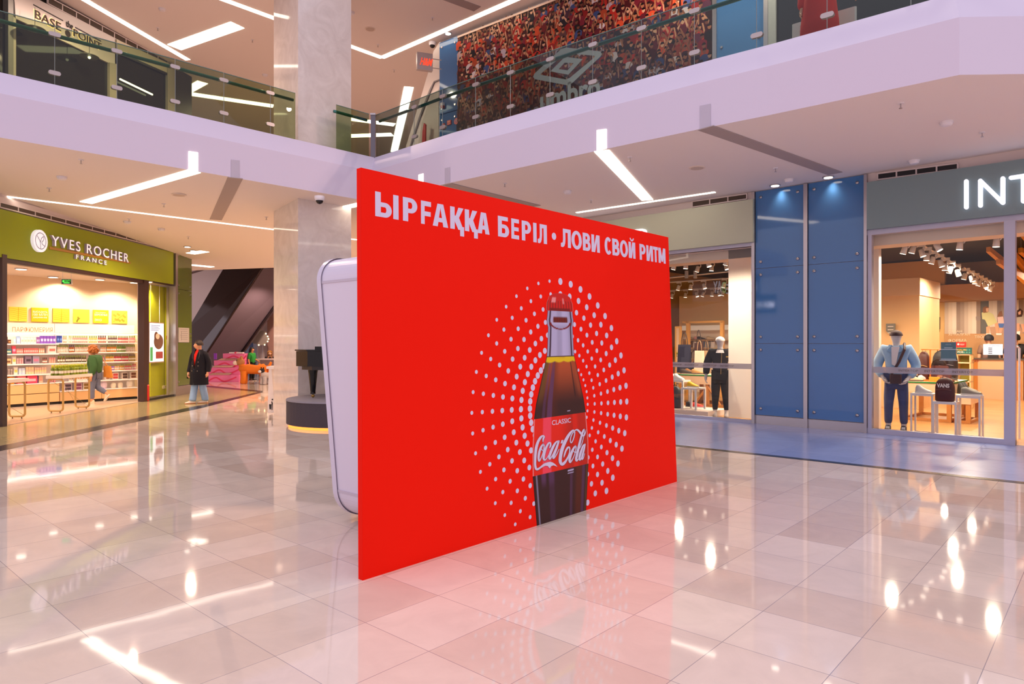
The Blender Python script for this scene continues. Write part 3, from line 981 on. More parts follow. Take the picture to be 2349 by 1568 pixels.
q.add([(x, 0.5, z) for x, z in rrect(u0 + .05, u1 - .05, zb + .05, zt - .05, 0.2, 12)], [tuple(range(n))])
t.add('inner_wall', q, M_BOOTH)
q = t.b(); q.box(1.2, 3.3, 0.3, 1.3, 0, 0.06); t.add('foot', q, mat('#8f8890', 0.6))


# ------------------------------------------------------------------ cosmetics shop, left, ground floor
YX = lambda a, y=0.0: YF.px(a, 784, y)[0]
M_GREEN = mat('#8f9a10', 0.5, spec=0.3)
M_BROWN = mat('#3a2218', 0.35)
b = B()
b.xz([YF.px(-260, 392), YF.px(398, 571), YF.px(398, 561), YF.px(-260, 378)], 0, 0.2)
b.xz([YF.px(-260, 420), YF.px(398, 584), YF.px(398, 555), YF.px(-260, 360)], 0.03, 0.2)
struct('wall_left', b, M_WALL, YF)
t = Th(YF, 'sign_board', 'long olive green sign board with white letters and round emblem above the cosmetics shop', 'sign', 3.2, 0, 3.3)
q = t.b(); q.xz([YF.px(-260, 548, -.06), YF.px(398, 652, -.06), YF.px(398, 579, -.06), YF.px(-260, 413, -.06)], -.06, 0.1); t.add('board', q, M_GREEN)
avg = lambda fr, p, r, y: (fr.px(*p, y)[1] + fr.px(*r, y)[1]) / 2
z0 = avg(YF, (130, 569), (297, 600), -.08); z1 = avg(YF, (123, 543), (298, 581), -.08)
M_LET = mat('#f6f2fc', 0.4, emit=0.45, key='letter_white')
t.text('letters', 'YVES ROCHER', YX(122, -.15), YX(298, -.15), z0, z1, -.06, M_LET, bold=0.004, ext=0.06, side=mat('#b9aac0', .5), space=1.22)
z0 = avg(YF, (182, 596), (247, 607.6), -.08); z1 = avg(YF, (179, 586.5), (248, 597), -.08)
t.text('small_letters', 'F R A N C E', YX(179, -.15), YX(249, -.15), z0, z1, -.06, M_LET, bold=0.004, ext=0.05, side=mat('#b9aac0', .5))
q = t.b(); q.xz([YF.px(112, 571, -.06), YF.px(298, 605, -.06), YF.px(298, 600.5, -.06), YF.px(112, 565, -.06)], -.075, -.06)
t.add('underline_bar', q, mat('#a8781c', 0.5))
cx, cz = YF.px(95.5, 552.5, -.14); rr = (YF.px(95.5, 527, -.14)[1] - YF.px(95.5, 578, -.14)[1]) / 2
q = t.b(); q.xz([(cx + rr * math.cos(i * math.pi / 18), cz + rr * math.sin(i * math.pi / 18)) for i in range(36)][::-1], -.12, -.06)
em = t.add('emblem', q, M_LET)
q = t.b()


def line2(q, pts, w, y, k=6):
    Lh, Rh = ribbon([(a, c, w) for a, c in pts], k)
    n = len(Lh); q.add([(a, y, c) for a, c in Lh] + [(a, y, c) for a, c in Rh], [(i, i + 1, n + i + 1, n + i) for i in range(n - 1)])


r7 = rr * .72
line2(q, [(cx + r7 * math.cos(i * math.pi / 12), cz + r7 * math.sin(i * math.pi / 12)) for i in range(25)], rr * .03, -.123, 2)
line2(q, [(cx - .5 * rr, cz + .42 * rr), (cx - .3 * rr, cz + .22 * rr), (cx - .08 * rr, cz - .05 * rr), (cx - .02 * rr, cz - .4 * rr), (cx - .02 * rr, cz - .7 * rr)], rr * .03, -.123)
line2(q, [(cx - .02 * rr, cz - .1 * rr), (cx + .1 * rr, cz + .25 * rr), (cx + .42 * rr, cz + .45 * rr), (cx + .40 * rr, cz + .15 * rr), (cx + .15 * rr, cz - .12 * rr), (cx + .3 * rr, cz - .3 * rr), (cx + .6 * rr, cz - .4 * rr)], rr * .03, -.123)
t.add('emblem_leaf', q, mat('#7a7488', 0.5), em)
grille(YF, 'long brown ventilation grille above the olive green sign board', [(0, 463), (394, 567), (394, 574), (0, 475)], -.02, 14)

# entrance frame
b = B(); b.xz([YF.px(2, 601), YF.px(335, 651), YF.px(335, 641), YF.px(2, 590)], -.04, .10); b.box(YX(335), YX(396), -.03, .05, YF.px(396, 656)[1], YF.px(396, 650)[1] + .04)
struct('door_1', b, M_BROWN, YF)
for i, (a0, a1) in enumerate(((-3, 8), (325, 336))):
    b = B(); b.box(YX(a0), YX(a1), -.07, .10, 0, 3.36); struct('trim_%d' % (i + 5), b, M_BROWN, YF)
b = B(); b.box(YX(397), YX(402), -.08, .12, 0, 4.42); struct('trim_7', b, M_STEEL, YF)
b = B(); b.box(YX(336), YX(397), -.04, .04, 0, .06); struct('trim_8', b, M_BLACK, YF)
# shell
M_CREAM = mat('#f0d2ae', 0.6)
b = B(); b.poly([YF.w(x, y, 3.36) for x, y in ((-4, .06), (7.3, .06), (7.3, 6), (-4, 6))]); struct('ceiling', b, mat('#f3e3d8', 0.6))
b = B(); b.box(-4, 3.75, .34, .5, 0, 3.36); struct('wall_shelf_side', b, M_CREAM, SF)
spot_light('display_lamp', YF.w(YX(362), .16, 3.33), 170, (1, .85, .6), 120, .6)
spot_light('pillar_lamp', YF.w(YX(419), -.45, 4.36), 60, (1, .85, .6), 75, .8)
b = B(); b.poly([YF.w(x, y, 0.005) for x, y in ((-4, .02), (7.3, .02), (7.3, 6), (-4, 6))]); struct('floor', b, mat('#d9c0aa', 0.16, noise=.06))
b = B(); b.box(YX(336), YX(346), .2, .25, .05, 3.3); struct('wall_side', b, mat('#f3ddd0', .5), YF)
b = B(); b.box(YX(337), YX(397), 0.0, .012, .06, 3.34); struct('window_3', b, glass('#f6f8f0', .7), YF)

t = Th(YF, 'display_wall', 'yellow green display wall behind the glass right of the brown door post', 'partition', YX(368), .3, 0.05)
q = t.b(); q.box(YX(346, .3), YX(379, .3), .30, .36, .05, 3.32); t.add('wide_board', q, mat('#b4b60c', .4))
q = t.b(); q.box(YX(379, .3), YX(397, .3), .27, .33, .05, 3.32); t.add('edge_board', q, mat('#c9c800', .4))
q = t.b(); cx, cz = YF.px(388.5, 774, .26); q.xz([(cx + .19 * math.cos(i * math.pi / 12), cz + .17 * math.sin(i * math.pi / 12)) for i in range(24)][::-1], .255, .27)
t.add('round_sticker', q, mat('#b3262a', .5))
q = t.b()
for k in range(4): q.box(cx - .09 + .02 * (k % 2), cx + .09 - .02 * (k % 2), .251, .254, cz + .06 - .045 * k, cz + .075 - .045 * k)
t.add('sticker_text', q, mat('#f0c0b0', .5))
x, z = YF.px(376.5, 887, .29); q = t.b(); q.box(x - .11, x + .11, .28, .30, z - .045, z + .045); so = t.add('socket', q, mat('#f0e6b8', .4))
q = t.b()
for k in (-.05, .05): q.xz([(x + k + .022 * math.cos(i * math.pi / 6), z + .022 * math.sin(i * math.pi / 6)) for i in range(12)][::-1], .277, .281)
t.add('socket_hole', q, mat('#b5a878', .5), so)

t = Th(YF, 'display_screen', 'lit portrait advertising screen hanging behind the glass beside the door post', 'screen', YX(359, .15), .15, YF.px(359, 832, .15)[1])
c = [YF.px(343, 830, .15), YF.px(375, 829, .15), YF.px(375, 742, .15), YF.px(343, 740, .15)]
sx0, sx1, sz0, sz1 = c[0][0], c[1][0], c[0][1], c[2][1]
q = t.b(); q.box(sx0 - .03, sx1 + .03, .15, .2, sz0 - .03, sz1 + .03); t.add('casing', q, mat('#c9a08a', .4))
q = t.b(); q.box(sx0, sx1, .143, .15, sz0, sz1); sc = t.add('screen_face', q, mat('#eaf0ff', .3, emit=1.0, key='screen_white'))
w_, h_ = sx1 - sx0, sz1 - sz0
ell = lambda q, fx, fz, rx, rz, y=.141: q.add([(sx0 + w_ * (fx + rx * math.cos(i * math.pi / 10)), y, sz0 + h_ * (fz + rz * math.sin(i * math.pi / 10))) for i in range(20)], [tuple(range(20))])
q = t.b(); ell(q, .62, .52, .34, .20); ell(q, .45, .66, .15, .12); t.add('hair_picture', q, mat('#7a5040', .5, emit=.25, key='hairpic'), sc)
q = t.b(); ell(q, .55, .66, .14, .075, .139); t.add('face_picture', q, mat('#e8b49a', .5, emit=.6, key='facepic'), sc)
q = t.b(); q.box(sx0 + .02, sx0 + .2 * w_, .138, .141, sz0 + .03, sz0 + .38 * h_); t.add('green_picture', q, mat('#4fa862', .5, emit=.5, key='greenpic'), sc)
q = t.b(); q.box(sx0 + .42 * w_, sx0 + .92 * w_, .138, .141, sz0 + .08 * h_, sz0 + .26 * h_); t.add('fruit_picture', q, mat('#a8403c', .5, emit=.4, key='fruitpic'), sc)
q = t.b()
for k in range(4): q.box(sx0 + .08 * w_, sx0 + (.72 - .1 * (k % 2)) * w_, .14, .142, sz0 + h_ * (.93 - .04 * k), sz0 + h_ * (.945 - .04 * k))
t.add('screen_text', q, mat('#8a86c0', .5, emit=.3, key='scrtxt'), sc)
q = t.b()
for a in (345.5, 366): q.tube([(YX(a, .17), .17, sz1 + .03), (YX(a, .17), .17, 3.34)], .006, 6)
t.add('hanging_wires', q, M_WHITE)

# olive glass pillar at the end of the facade
x0, x1 = YX(402), YX(437)
t = Th(YF, 'facade_panel', 'olive green glass wall panel right of the cosmetics shop, holding a small map', 'wall panel', (x0 + x1) / 2, 0, 0)
M_OLG = mat('#55661e', 0.06, spec=.55, coat=.3)
for z0, z1 in ((.30, 1.78), (1.79, 3.27), (3.28, 4.44)):
    q = t.b(); q.box(x0, x1, -.04, .05, z0, z1); t.add('glass_sheet', q, M_OLG)
    for xx in (x0 + .12, x1 - .12):
        for zz in (z0 + .12, z1 - .12):
            q = t.b(); q.tube([(xx, -.04, zz), (xx, -.06, zz)], .026, 10); t.add('bolt', q, M_STEEL)
q = t.b(); q.box(x0, x1, -.045, .05, 0, .29); t.add('kick_plate', q, M_STEEL)
b = B(); b.box(x0 + .01, x1, .05, 3.0, 0, 4.44); struct('wall_left', b, M_WALL, YF)
x0_, z0 = YF.px(409, 785, -.05); x1_, z1 = YF.px(433, 752, -.05)
t = Th(YF, 'plan_plaque', 'small silver plan fixed to the olive green glass panel', 'notice', (x0_ + x1_) / 2, -.05, z0)
q = t.b(); q.box(x0_, x1_, -.065, -.042, z0, z1); t.add('plate', q, mat('#c6bfb8', .3, metal=.2))
q = t.b()
for k in range(6):
    zz = z1 - .06 - .06 * k; q.box(x0_ + .1 + .03 * (k % 3), x1_ - .1 - .04 * (k % 2), -.068, -.066, zz, zz + .012)
q.box(x0_ + .16, x0_ + .18, -.068, -.066, z0 + .06, z1 - .12)
t.add('plan_drawing', q, mat('#8d8782', .5))

# ceiling downlights of the shop
proto = None
for px_, py_ in ((49, 616), (122, 634.5), (229, 640), (308, 647), (339, 645.5)):
    p = at(px_, py_, 3.355)
    if proto is None:
        proto = Th(G, 'downlight', 'round white downlight in the cosmetics shop ceiling', 'ceiling light', *p, 'downlights in the cosmetics shop')
        q = proto.b(); q.tube([(p.x, p.y, 3.355), (p.x, p.y, 3.335)], .13, 20); proto.add('ring', q, M_WHITE)
        q = proto.b(); q.tube([(p.x, p.y, 3.336), (p.x, p.y, 3.328)], .10, 20); proto.add('lamp', q, M_DOWN)
    else:
        dup(proto.e, p)
# hanging exit sign
p = atd(153.5, 652, 16.2)
t = Th(G, 'exit_sign', 'small green exit sign hanging in the cosmetics shop', 'sign', *p)
q = t.b(); q.box(p.x - .125, p.x + .125, p.y - .02, p.y + .02, p.z, p.z + .13); t.add('casing', q, mat('#e8e0d0', .4))
q = t.b(); q.box(p.x - .11, p.x + .11, p.y - .024, p.y - .019, p.z + .012, p.z + .118); t.add('face', q, mat('#0f3a16', .3))
t.text('letters', 'ШЫҒУ', p.x - .03, p.x + .10, p.z + .06, p.z + .105, p.y - .024, mat('#48e050', .4, emit=1.2, key='exit_green'))
q = t.b(); q.box(p.x - .09, p.x - .045, p.y - .027, p.y - .025, p.z + .05, p.z + .10); q.box(p.x - .06, p.x + .08, p.y - .027, p.y - .025, p.z + .025, p.z + .045)
t.add('running_mark', q, mat('#48e050', .4, emit=1.2, key='exit_green'))
q = t.b(); q.tube([(p.x - .1, p.y, p.z + .13), (p.x - .1, p.y, 3.36)], .005, 5); q.tube([(p.x + .1, p.y, p.z + .13), (p.x + .1, p.y, 3.36)], .005, 5); t.add('hanging_wires', q, M_WHITE)

# wall shelving
SX_ = lambda a: SF.px(a, 784, 0)[0]
LZ = [1.61, 1.35, 1.09, .82, .58]; RZ = [1.63, 1.37, 1.10, .85, .59, .34]
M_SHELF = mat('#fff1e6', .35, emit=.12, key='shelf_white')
M_SHLIT = mat('#fff4ea', .35, emit=2.2, key='shelf_light')
M_DRAW = mat('#eebd83', .45)


def shelf_unit(name, label, xa, xb, zs, base, drawers):
    t = Th(SF, 'shelving_unit', label, 'shelf', (xa + xb) / 2, .17, 0)
    q = t.b(); q.box(xa, xb, .30, .34, base, 2.14); t.add('back_panel', q, mat('#fbe4d4', .5))
    for z in zs[:-1]:
        q = t.b(); q.box(xa, xb, 0.02, .30, z - .022, z); t.add('shelf_board', q, M_SHELF)
        q = t.b(); q.box(xa + .02, xb - .02, .012, .02, z - .03, z - .002); t.add('price_rail', q, M_SHELF)
    q = t.b(); q.box(xa, xb, 0.0, .32, 1.865, 1.90); t.add('top_board', q, M_SHELF)
    q = t.b(); q.box(xa + .02, xb - .02, 0.004, .30, 1.855, 1.866); t.add('shelf_lamp', q, M_SHLIT)
    q = t.b(); q.box(xa, xb, 0.0, .32, base - .02, base); t.add('counter_board', q, M_SHELF)
    h = (base - .09) / drawers
    for i in range(drawers):
        for j in range(2):
            xm = (xa + xb) / 2
            q = t.b(); q.box((xa, xm)[j] + .006, (xm, xb)[j] - .006, .01, .3, .07 + h * i + .008, .07 + h * (i + 1) - .008); t.add('drawer', q, M_DRAW)
    q = t.b(); q.box(xa, xb, .05, .3, 0, .06); t.add('plinth', q, M_BLACK)
    return t


xm = SX_(137)
tl = shelf_unit('wall_shelf', 'white lit wall shelf with boxed gifts and perfumes, left section', -1.2, xm, LZ, .58, 2)
shelf_unit('wall_shelf', 'white lit wall shelf with rows of green capped bottles, right section', xm + .01, SX_(321), RZ, .34, 1)
tl.text('wall_lettering', 'ПАРФЮМЕРИЯ', SX_(40), SX_(133), 1.915, 2.03, .30, mat('#c98a5a', .5))

# square pictures on the wall above the shelves
PICS = [(-30, 22.5, 'yellow leaf picture cut off by the brown door post', 0), (33, 74.5, 'pale yellow picture of a leaf with fine veins', 1), (84.5, 124, 'olive square sign about planting trees', 2),
        (134, 172, 'yellow leaf picture next to the tree planting sign', 1), (181, 218, 'bright yellow picture of a dark flower', 3), (227, 262, 'olive square sign with large white word', 4), (270.5, 305, 'yellow picture of dark leaves on a diagonal stem', 5)]
M_PIC = [mat('#e4cf3e', .5), mat('#d9b800', .5), mat('#8a8420', .5), mat('#c9a400', .5), mat('#f3e8a0', .5), mat('#fff8e8', .5)]
for a0, a1, lab, kind in PICS:
    xa, xb = SX_(a0), SX_(a1); z0, z1 = 2.18, 2.55
    t = Th(SF, 'picture_board', lab, 'picture', (xa + xb) / 2, .33, z0, 'square pictures above the lit shelves')
    q = t.b(); q.box(xa, xb, .31, .335, z0, z1); t.add('board', q, M_PIC[1] if kind in (2, 4) else M_PIC[0])
    w_ = xb - xa
    q = t.b()
    if kind in (0, 1):
        line2(q, [(xa + w_ / 2, z0 + .01), (xa + w_ * .52, z1 - .01)], .008, .308)
        for k in range(6):
            for s in (-1, 1): line2(q, [(xa + w_ / 2, z0 + .05 + .05 * k), (xa + w_ * (.5 + .25 * s), z0 + .075 + .05 * k), (xa + w_ * (.5 + .47 * s), z0 + .08 + .05 * k)], .004, .308, 3)
        t.add('leaf_veins', q, M_PIC[3])
    elif kind == 3:
        line2(q, [(xa + w_ * .2, z0 + .02), (xa + w_ * .3, z0 + .12), (xa + w_ * .26, z0 + .16)], .02, .308); line2(q, [(xa + w_ * .2, z0 + .04), (xa + w_ * .4, z0 + .13)], .014, .308)
        t.add('flower_drawing', q, M_PIC[2])
    elif kind == 5:
        line2(q, [(xa + .02, z0 + .04), (xa + w_ * .5, z0 + .18), (xb - .02, z1 - .03)], .01, .308)
        for fx, fz in ((.25, .3), (.45, .25), (.7, .25), (.8, .55), (.4, .7), (.15, .62)): line2(q, [(xa + w_ * (fx - .1), z0 + .37 * (fz + .08)), (xa + w_ * fx, z0 + .37 * fz), (xa + w_ * (fx + .1), z0 + .37 * (fz - .08))], .028, .307)
        t.add('leaf_drawing', q, M_PIC[2])
    elif kind == 2:
        t.text('lettering', 'ВЫСАДИТЬ', xa + .03, xb - .03, z0 + .24, z0 + .285, .309, M_PIC[5]); t.text('lettering', '100 МЛН', xa + .03, xb - .03, z0 + .16, z0 + .22, .309, M_PIC[5]); t.text('lettering', 'деревьев', xa + .04, xb - .04, z0 + .10, z0 + .14, .309, M_PIC[5])
    else:
        t.text('lettering', 'БЕРЕЖНЫЕ', xa + .03, xb - .03, z0 + .21, z0 + .265, .309, M_PIC[5]); t.text('lettering', 'ЭКО', xa + .03, xa + .22, z0 + .06, z0 + .12, .309, M_PIC[5]); t.text('lettering', 'Наши продукты', xa + .05, xb - .08, z0 + .29, z0 + .315, .309, M_PIC[5])

# goods on the shelves: (section, row, x0, x1, how many, kind, body, cap, height, label)
c7 = lambda x: SX_(x * 230 / 1202.0)
c8 = lambda x: SX_(190 + x * 270 / 1411.0)
GOODS = [
 ('L', 0, c7(75), c7(115), 1, 'box', '#4a2a1c', '#6a3a20', .17, 'tall dark brown box on the top shelf'), ('L', 0, c7(118), c7(155), 1, 'box', '#5a3018', '#c08850', .10, 'low dark brown box on the top shelf'),
 ('L', 0, c7(182), c7(215), 1, 'box', '#f6ead8', '#d8e0f0', .17, 'cream box at the start of the top shelf'), ('L', 0, c7(218), c7(264), 1, 'box', '#a8c4ea', '#e8eefc', .19, 'pale blue box on the top shelf'),
 ('L', 0, c7(272), c7(458), 5, 'box', '#fdeee2', '#f0c8b0', .16, 'pale cream perfume box on the top shelf'), ('L', 0, c7(462), c7(500), 2, 'box', '#9a62a8', '#e8c8e8', .17, 'narrow purple box on the top shelf'),
 ('L', 0, c7(505), c7(692), 5, 'box', '#8a5ac8', '#f2d8f2', .21, 'purple and white perfume box on the top shelf'),
 ('L', 1, c7(50), c7(75), 1, 'box', '#3a8ab0', '#d8e8f0', .17, 'blue box on the second shelf'), ('L', 1, c7(90), c7(160), 1, 'box', '#3a6a78', '#e0d8b0', .12, 'low teal box on the second shelf'),
 ('L', 1, c7(165), c7(213), 1, 'box', '#f2506a', '#f8a0c8', .28, 'tall pink and red box on the second shelf'), ('L', 1, c7(220), c7(300), 4, 'box', '#f28a80', '#fbd0c8', .13, 'small coral box left on the second shelf'),
 ('L', 1, c7(308), c7(480), 7, 'box', '#f47a74', '#fbc8c0', .14, 'small coral box in the long row on the second shelf'), ('L', 1, c7(486), c7(558), 3, 'box', '#f8a88c', '#fce0d0', .13, 'small peach box on the second shelf'),
 ('L', 1, c7(585), c7(690), 1, 'box', '#fbe6dc', '#f07a70', .22, 'white gift box with red hearts on the second shelf'),
 ('L', 2, c7(50), c7(80), 1, 'jar', '#f2d8b8', '#f8ecd8', .2, 'cream jar on the third shelf'), ('L', 2, c7(86), c7(155), 1, 'box', '#e8b888', '#7a5030', .14, 'low tan box on the third shelf'),
 ('L', 2, c7(166), c7(215), 1, 'box', '#fdf0e0', '#f0c860', .26, 'white card standing on the third shelf'), ('L', 2, c7(225), c7(310), 3, 'jar', '#f8b0b0', '#fcd8d0', .15, 'pink pot on the third shelf'),
 ('L', 2, c7(318), c7(398), 1, 'box', '#8a7890', '#4a3848', .24, 'grey lilac gift box on the third shelf'), ('L', 2, c7(405), c7(490), 1, 'box', '#a098b0', '#e07a98', .25, 'open gift box with pink pots on the third shelf'),
 ('L', 2, c7(535), c7(592), 3, 'bottle', '#b06a58', '#5a3028', .15, 'small brown bottle on the third shelf'), ('L', 2, c7(612), c7(692), 3, 'jar', '#f8b8a0', '#f0a0a0', .15, 'peach pot on the third shelf'),
 ('L', 3, c7(50), c7(180), 4, 'jar', '#a89890', '#c8b8b0', .15, 'grey cup on the fourth shelf'), ('L', 3, c7(186), c7(235), 1, 'box', '#fdf0e0', '#f0c860', .25, 'white card standing on the fourth shelf'),
 ('L', 3, c7(245), c7(325), 2, 'box', '#d0dcf4', '#f8e8e0', .16, 'pale blue box on the fourth shelf'), ('L', 3, c7(332), c7(430), 3, 'box', '#fbd8a8', '#f8b8a0', .19, 'cream box in a row on the fourth shelf'), ('L', 3, c7(436), c7(580), 5, 'box', '#f8c8b0', '#f0d890', .17, 'peach box in a row on the fourth shelf'),
 ('L', 4, c7(75), c7(112), 1, 'box', '#d8b020', '#8a7a18', .19, 'yellow box on the counter of the left shelf'), ('L', 4, c7(114), c7(190), 1, 'box', '#d8882a', '#5a3818', .19, 'orange box with a window on the counter of the left shelf'),
 ('L', 4, c7(222), c7(325), 1, 'box', '#f07a88', '#fbe0e0', .2, 'pink gift box on the counter of the left shelf'), ('L', 4, c7(335), c7(462), 1, 'box', '#ee4a68', '#f8c0c8', .2, 'red gift box on the counter of the left shelf'), ('L', 4, c7(468), c7(482), 1, 'box', '#6a3a88', '#8a5aa8', .2, 'narrow violet box on the counter of the left shelf'), ('L', 4, c7(484), c7(535), 1, 'box', '#f8c8a8', '#f0a890', .19, 'peach box on the counter of the left shelf'),
 ('L', 4, c7(605), c7(695), 3, 'jar', '#d89090', '#8a4a58', .12, 'small pink pot on the counter of the left shelf'),
 ('R', 0, c7(705), c7(768), 2, 'box', '#3a50a8', '#6a90d8', .19, 'dark blue box on the top shelf'), ('R', 0, c7(780), c7(828), 3, 'bottle', '#f0b088', '#9ab020', .19, 'peach bottle with green cap on the top shelf'), ('R', 0, c7(850), c7(888), 2, 'bottle', '#f2c8a8', '#a8b830', .19, 'cream bottle with green cap on the top shelf'),
 ('R', 0, c7(893), c7(1080), 8, 'bottle', '#f29a8a', '#9ab020', .19, 'pink bottle with green cap in the long row on the top shelf'), ('R', 0, c8(98), c8(200), 5, 'bottle', '#d8c860', '#8aa818', .19, 'yellow bottle with green cap on the top shelf'),
 ('R', 0, c8(208), c8(308), 5, 'bottle', '#b05a30', '#4a2818', .22, 'amber bottle with dark cap on the top shelf'), ('R', 0, c8(328), c8(440), 6, 'bottle', '#6a4038', '#7a9020', .2, 'dark brown bottle with green cap on the top shelf'), ('R', 0, c8(446), c8(572), 7, 'bottle', '#d04838', '#7a9020', .19, 'red bottle with green cap on the top shelf'), ('R', 0, c8(578), c8(655), 4, 'bottle', '#f4a090', '#8aa020', .21, 'rosy bottle at the right end of the top shelf'),
 ('R', 1, c7(712), c7(850), 7, 'bottle', '#fbdcc0', '#8ab020', .21, 'cream bottle with green cap on the second shelf'), ('R', 1, c7(856), c7(918), 3, 'bottle', '#c8743a', '#5a5068', .2, 'amber bottle on the second shelf'), ('R', 1, c7(924), c7(1085), 8, 'bottle', '#f8d0b0', '#8ab020', .21, 'pale bottle with green cap beside the woman on the second shelf'), ('R', 1, c8(238), c8(305), 4, 'bottle', '#f2b890', '#8a9a20', .19, 'peach bottle right of the woman on the second shelf'),
 ('R', 1, c8(312), c8(430), 7, 'bottle', '#e09020', '#7a9a20', .21, 'orange bottle with green cap on the second shelf'), ('R', 1, c8(436), c8(542), 6, 'bottle', '#7a9a20', '#5a8a18', .2, 'green bottle with green cap on the second shelf'), ('R', 1, c8(548), c8(655), 6, 'bottle', '#fbe0c8', '#8aa828', .2, 'white bottle with green cap on the second shelf'),
 ('R', 2, c7(716), c7(808), 3, 'bottle', '#7a6428', '#7aa018', .18, 'olive bottle at the left of the third shelf'), ('R', 2, c7(814), c7(1000), 9, 'bottle', '#5a4a28', '#88a820', .19, 'dark olive bottle with green cap on the third shelf'), ('R', 2, c7(1005), c7(1062), 3, 'bottle', '#5a5020', '#88a820', .18, 'dark olive bottle beside the woman on the third shelf'),
 ('R', 2, c8(240), c8(282), 3, 'bottle', '#f080a8', '#98a828', .18, 'pink bottle right of the woman on the third shelf'), ('R', 2, c8(300), c8(398), 6, 'bottle', '#e8a828', '#88a020', .2, 'golden bottle with green cap on the third shelf'), ('R', 2, c8(402), c8(492), 5, 'bottle', '#c03848', '#888a20', .2, 'crimson bottle with green cap on the third shelf'), ('R', 2, c8(495), c8(575), 5, 'bottle', '#e04848', '#88a020', .2, 'scarlet bottle with green cap on the third shelf'), ('R', 2, c8(580), c8(660), 5, 'bottle', '#b89838', '#6a5048', .21, 'brass coloured bottle at the right end of the third shelf'),
 ('R', 3, c8(300), c8(335), 2, 'bottle', '#f08040', '#98a828', .16, 'orange bottle on the fourth shelf'), ('R', 3, c8(345), c8(405), 4, 'bottle', '#a878d8', '#98a828', .16, 'violet bottle on the fourth shelf'), ('R', 3, c8(408), c8(462), 3, 'bottle', '#f8c098', '#98a828', .16, 'peach bottle on the fourth shelf'), ('R', 3, c8(466), c8(526), 4, 'bottle', '#f0b848', '#a8a828', .17, 'yellow bottle on the fourth shelf'), ('R', 3, c8(530), c8(612), 5, 'bottle', '#ee7878', '#a8a828', .17, 'coral bottle on the fourth shelf'), ('R', 3, c8(620), c8(668), 3, 'bottle', '#ee98a8', '#c83848', .17, 'pink bottle with red cap on the fourth shelf'),
 ('R', 4, c7(850), c7(905), 2, 'box', '#fdf4e8', '#c0a078', .16, 'white gift pack beside the woman on the fifth shelf'), ('R', 4, c7(915), c7(1075), 5, 'box', '#fdf0e4', '#d8a070', .17, 'white gift pack left of the woman on the fifth shelf'), ('R', 4, c8(288), c8(342), 1, 'gift', '#fbe8d8', '#a06848', .19, 'gift box with tan window on the fifth shelf'), ('R', 4, c8(370), c8(446), 1, 'gift', '#fbe8d8', '#c04848', .19, 'gift box with red window on the fifth shelf'), ('R', 4, c8(484), c8(558), 1, 'gift', '#fbe8d8', '#58403c', .19, 'gift box with black window on the fifth shelf'), ('R', 4, c8(586), c8(662), 1, 'gift', '#fbe8d8', '#7a4a38', .2, 'gift box with brown window on the fifth shelf'),
 ('R', 5, c7(782), c7(880), 1, 'gift', '#f0d8e0', '#4a3a48', .2, 'grey gift box on the lowest shelf'), ('R', 5, c7(920), c7(1000), 1, 'gift', '#f0d8e0', '#8a4a68', .21, 'mauve gift box on the lowest shelf'), ('R', 5, c7(1012), c7(1085), 1, 'gift', '#fbe8d8', '#8a6a30', .2, 'cream gift box beside the woman on the lowest shelf'), ('R', 5, c8(230), c8(325), 1, 'bag', '#f4dce8', '#b890d8', .21, 'clear wrapped bag with violet print on the lowest shelf'), ('R', 5, c8(356), c8(428), 1, 'bag', '#fbe8cc', '#d8c070', .17, 'cream wrapped basket, left of two on the lowest shelf'), ('R', 5, c8(442), c8(512), 1, 'bag', '#fbe8cc', '#d8c070', .17, 'cream wrapped basket, right of two on the lowest shelf'), ('R', 5, c8(546), c8(628), 1, 'bag', '#fdf0e0', '#e8b058', .22, 'big clear wrapped bag at the right end of the lowest shelf'),
]
GM = {}


def good_mesh(kind, w, h, body, cap):
    k = (kind, round(w, 3), round(h, 3), body, cap)
    if k in GM: return GM[k]
    q = B(); d = min(.2, max(.05, w))
    if kind == 'bottle':
        r = w * .46; q.smooth = True
        q.lathe([(r * .95, 0), (r, .01), (r, h * .62), (r * .8, h * .72)], n=10)
        q.mi = 1; q.lathe([(r * .62, h * .70), (r * .62, h * .98), (r * .5, h)], n=10)
        q.mi = 2; q.smooth = False; q.lathe([(r * 1.03, h * .2), (r * 1.03, h * .45)], n=10)
    elif kind == 'jar':
        r = w * .46; q.lathe([(r, 0), (r, h * .7)], n=12); q.mi = 1; q.lathe([(r * 1.04, h * .7), (r * 1.04, h)], n=12)
    elif kind == 'bag':
        q.lathe([(w * .36, 0), (w * .5, h * .45), (w * .44, h * .8), (w * .2, h * .92), (w * .3, h)], n=12, sy=.6)
        q.mi = 1; q.lathe([(w * .38, .01), (w * .40, h * .3)], n=10, sy=.62)
    elif kind == 'gift':
        q.box(-w / 2, w / 2, -.06, .06, 0, h); q.mi = 1; q.box(-w * .4, w * .4, -.064, -.06, h * .52, h * .88); q.box(-w * .4, w * .4, -.064, -.06, h * .12, h * .45)
    else:
        q.box(-w / 2, w / 2, -d * .4, d * .4, 0, h); q.mi = 1; q.box(-w * .36, w * .36, -d * .4 - .003, -d * .4, h * .3, h * .62)
    m = q.me('goods', [mat(body, .35), mat(cap, .4), mat('#fff0e0', .5)])
    GM[k] = m
    return m


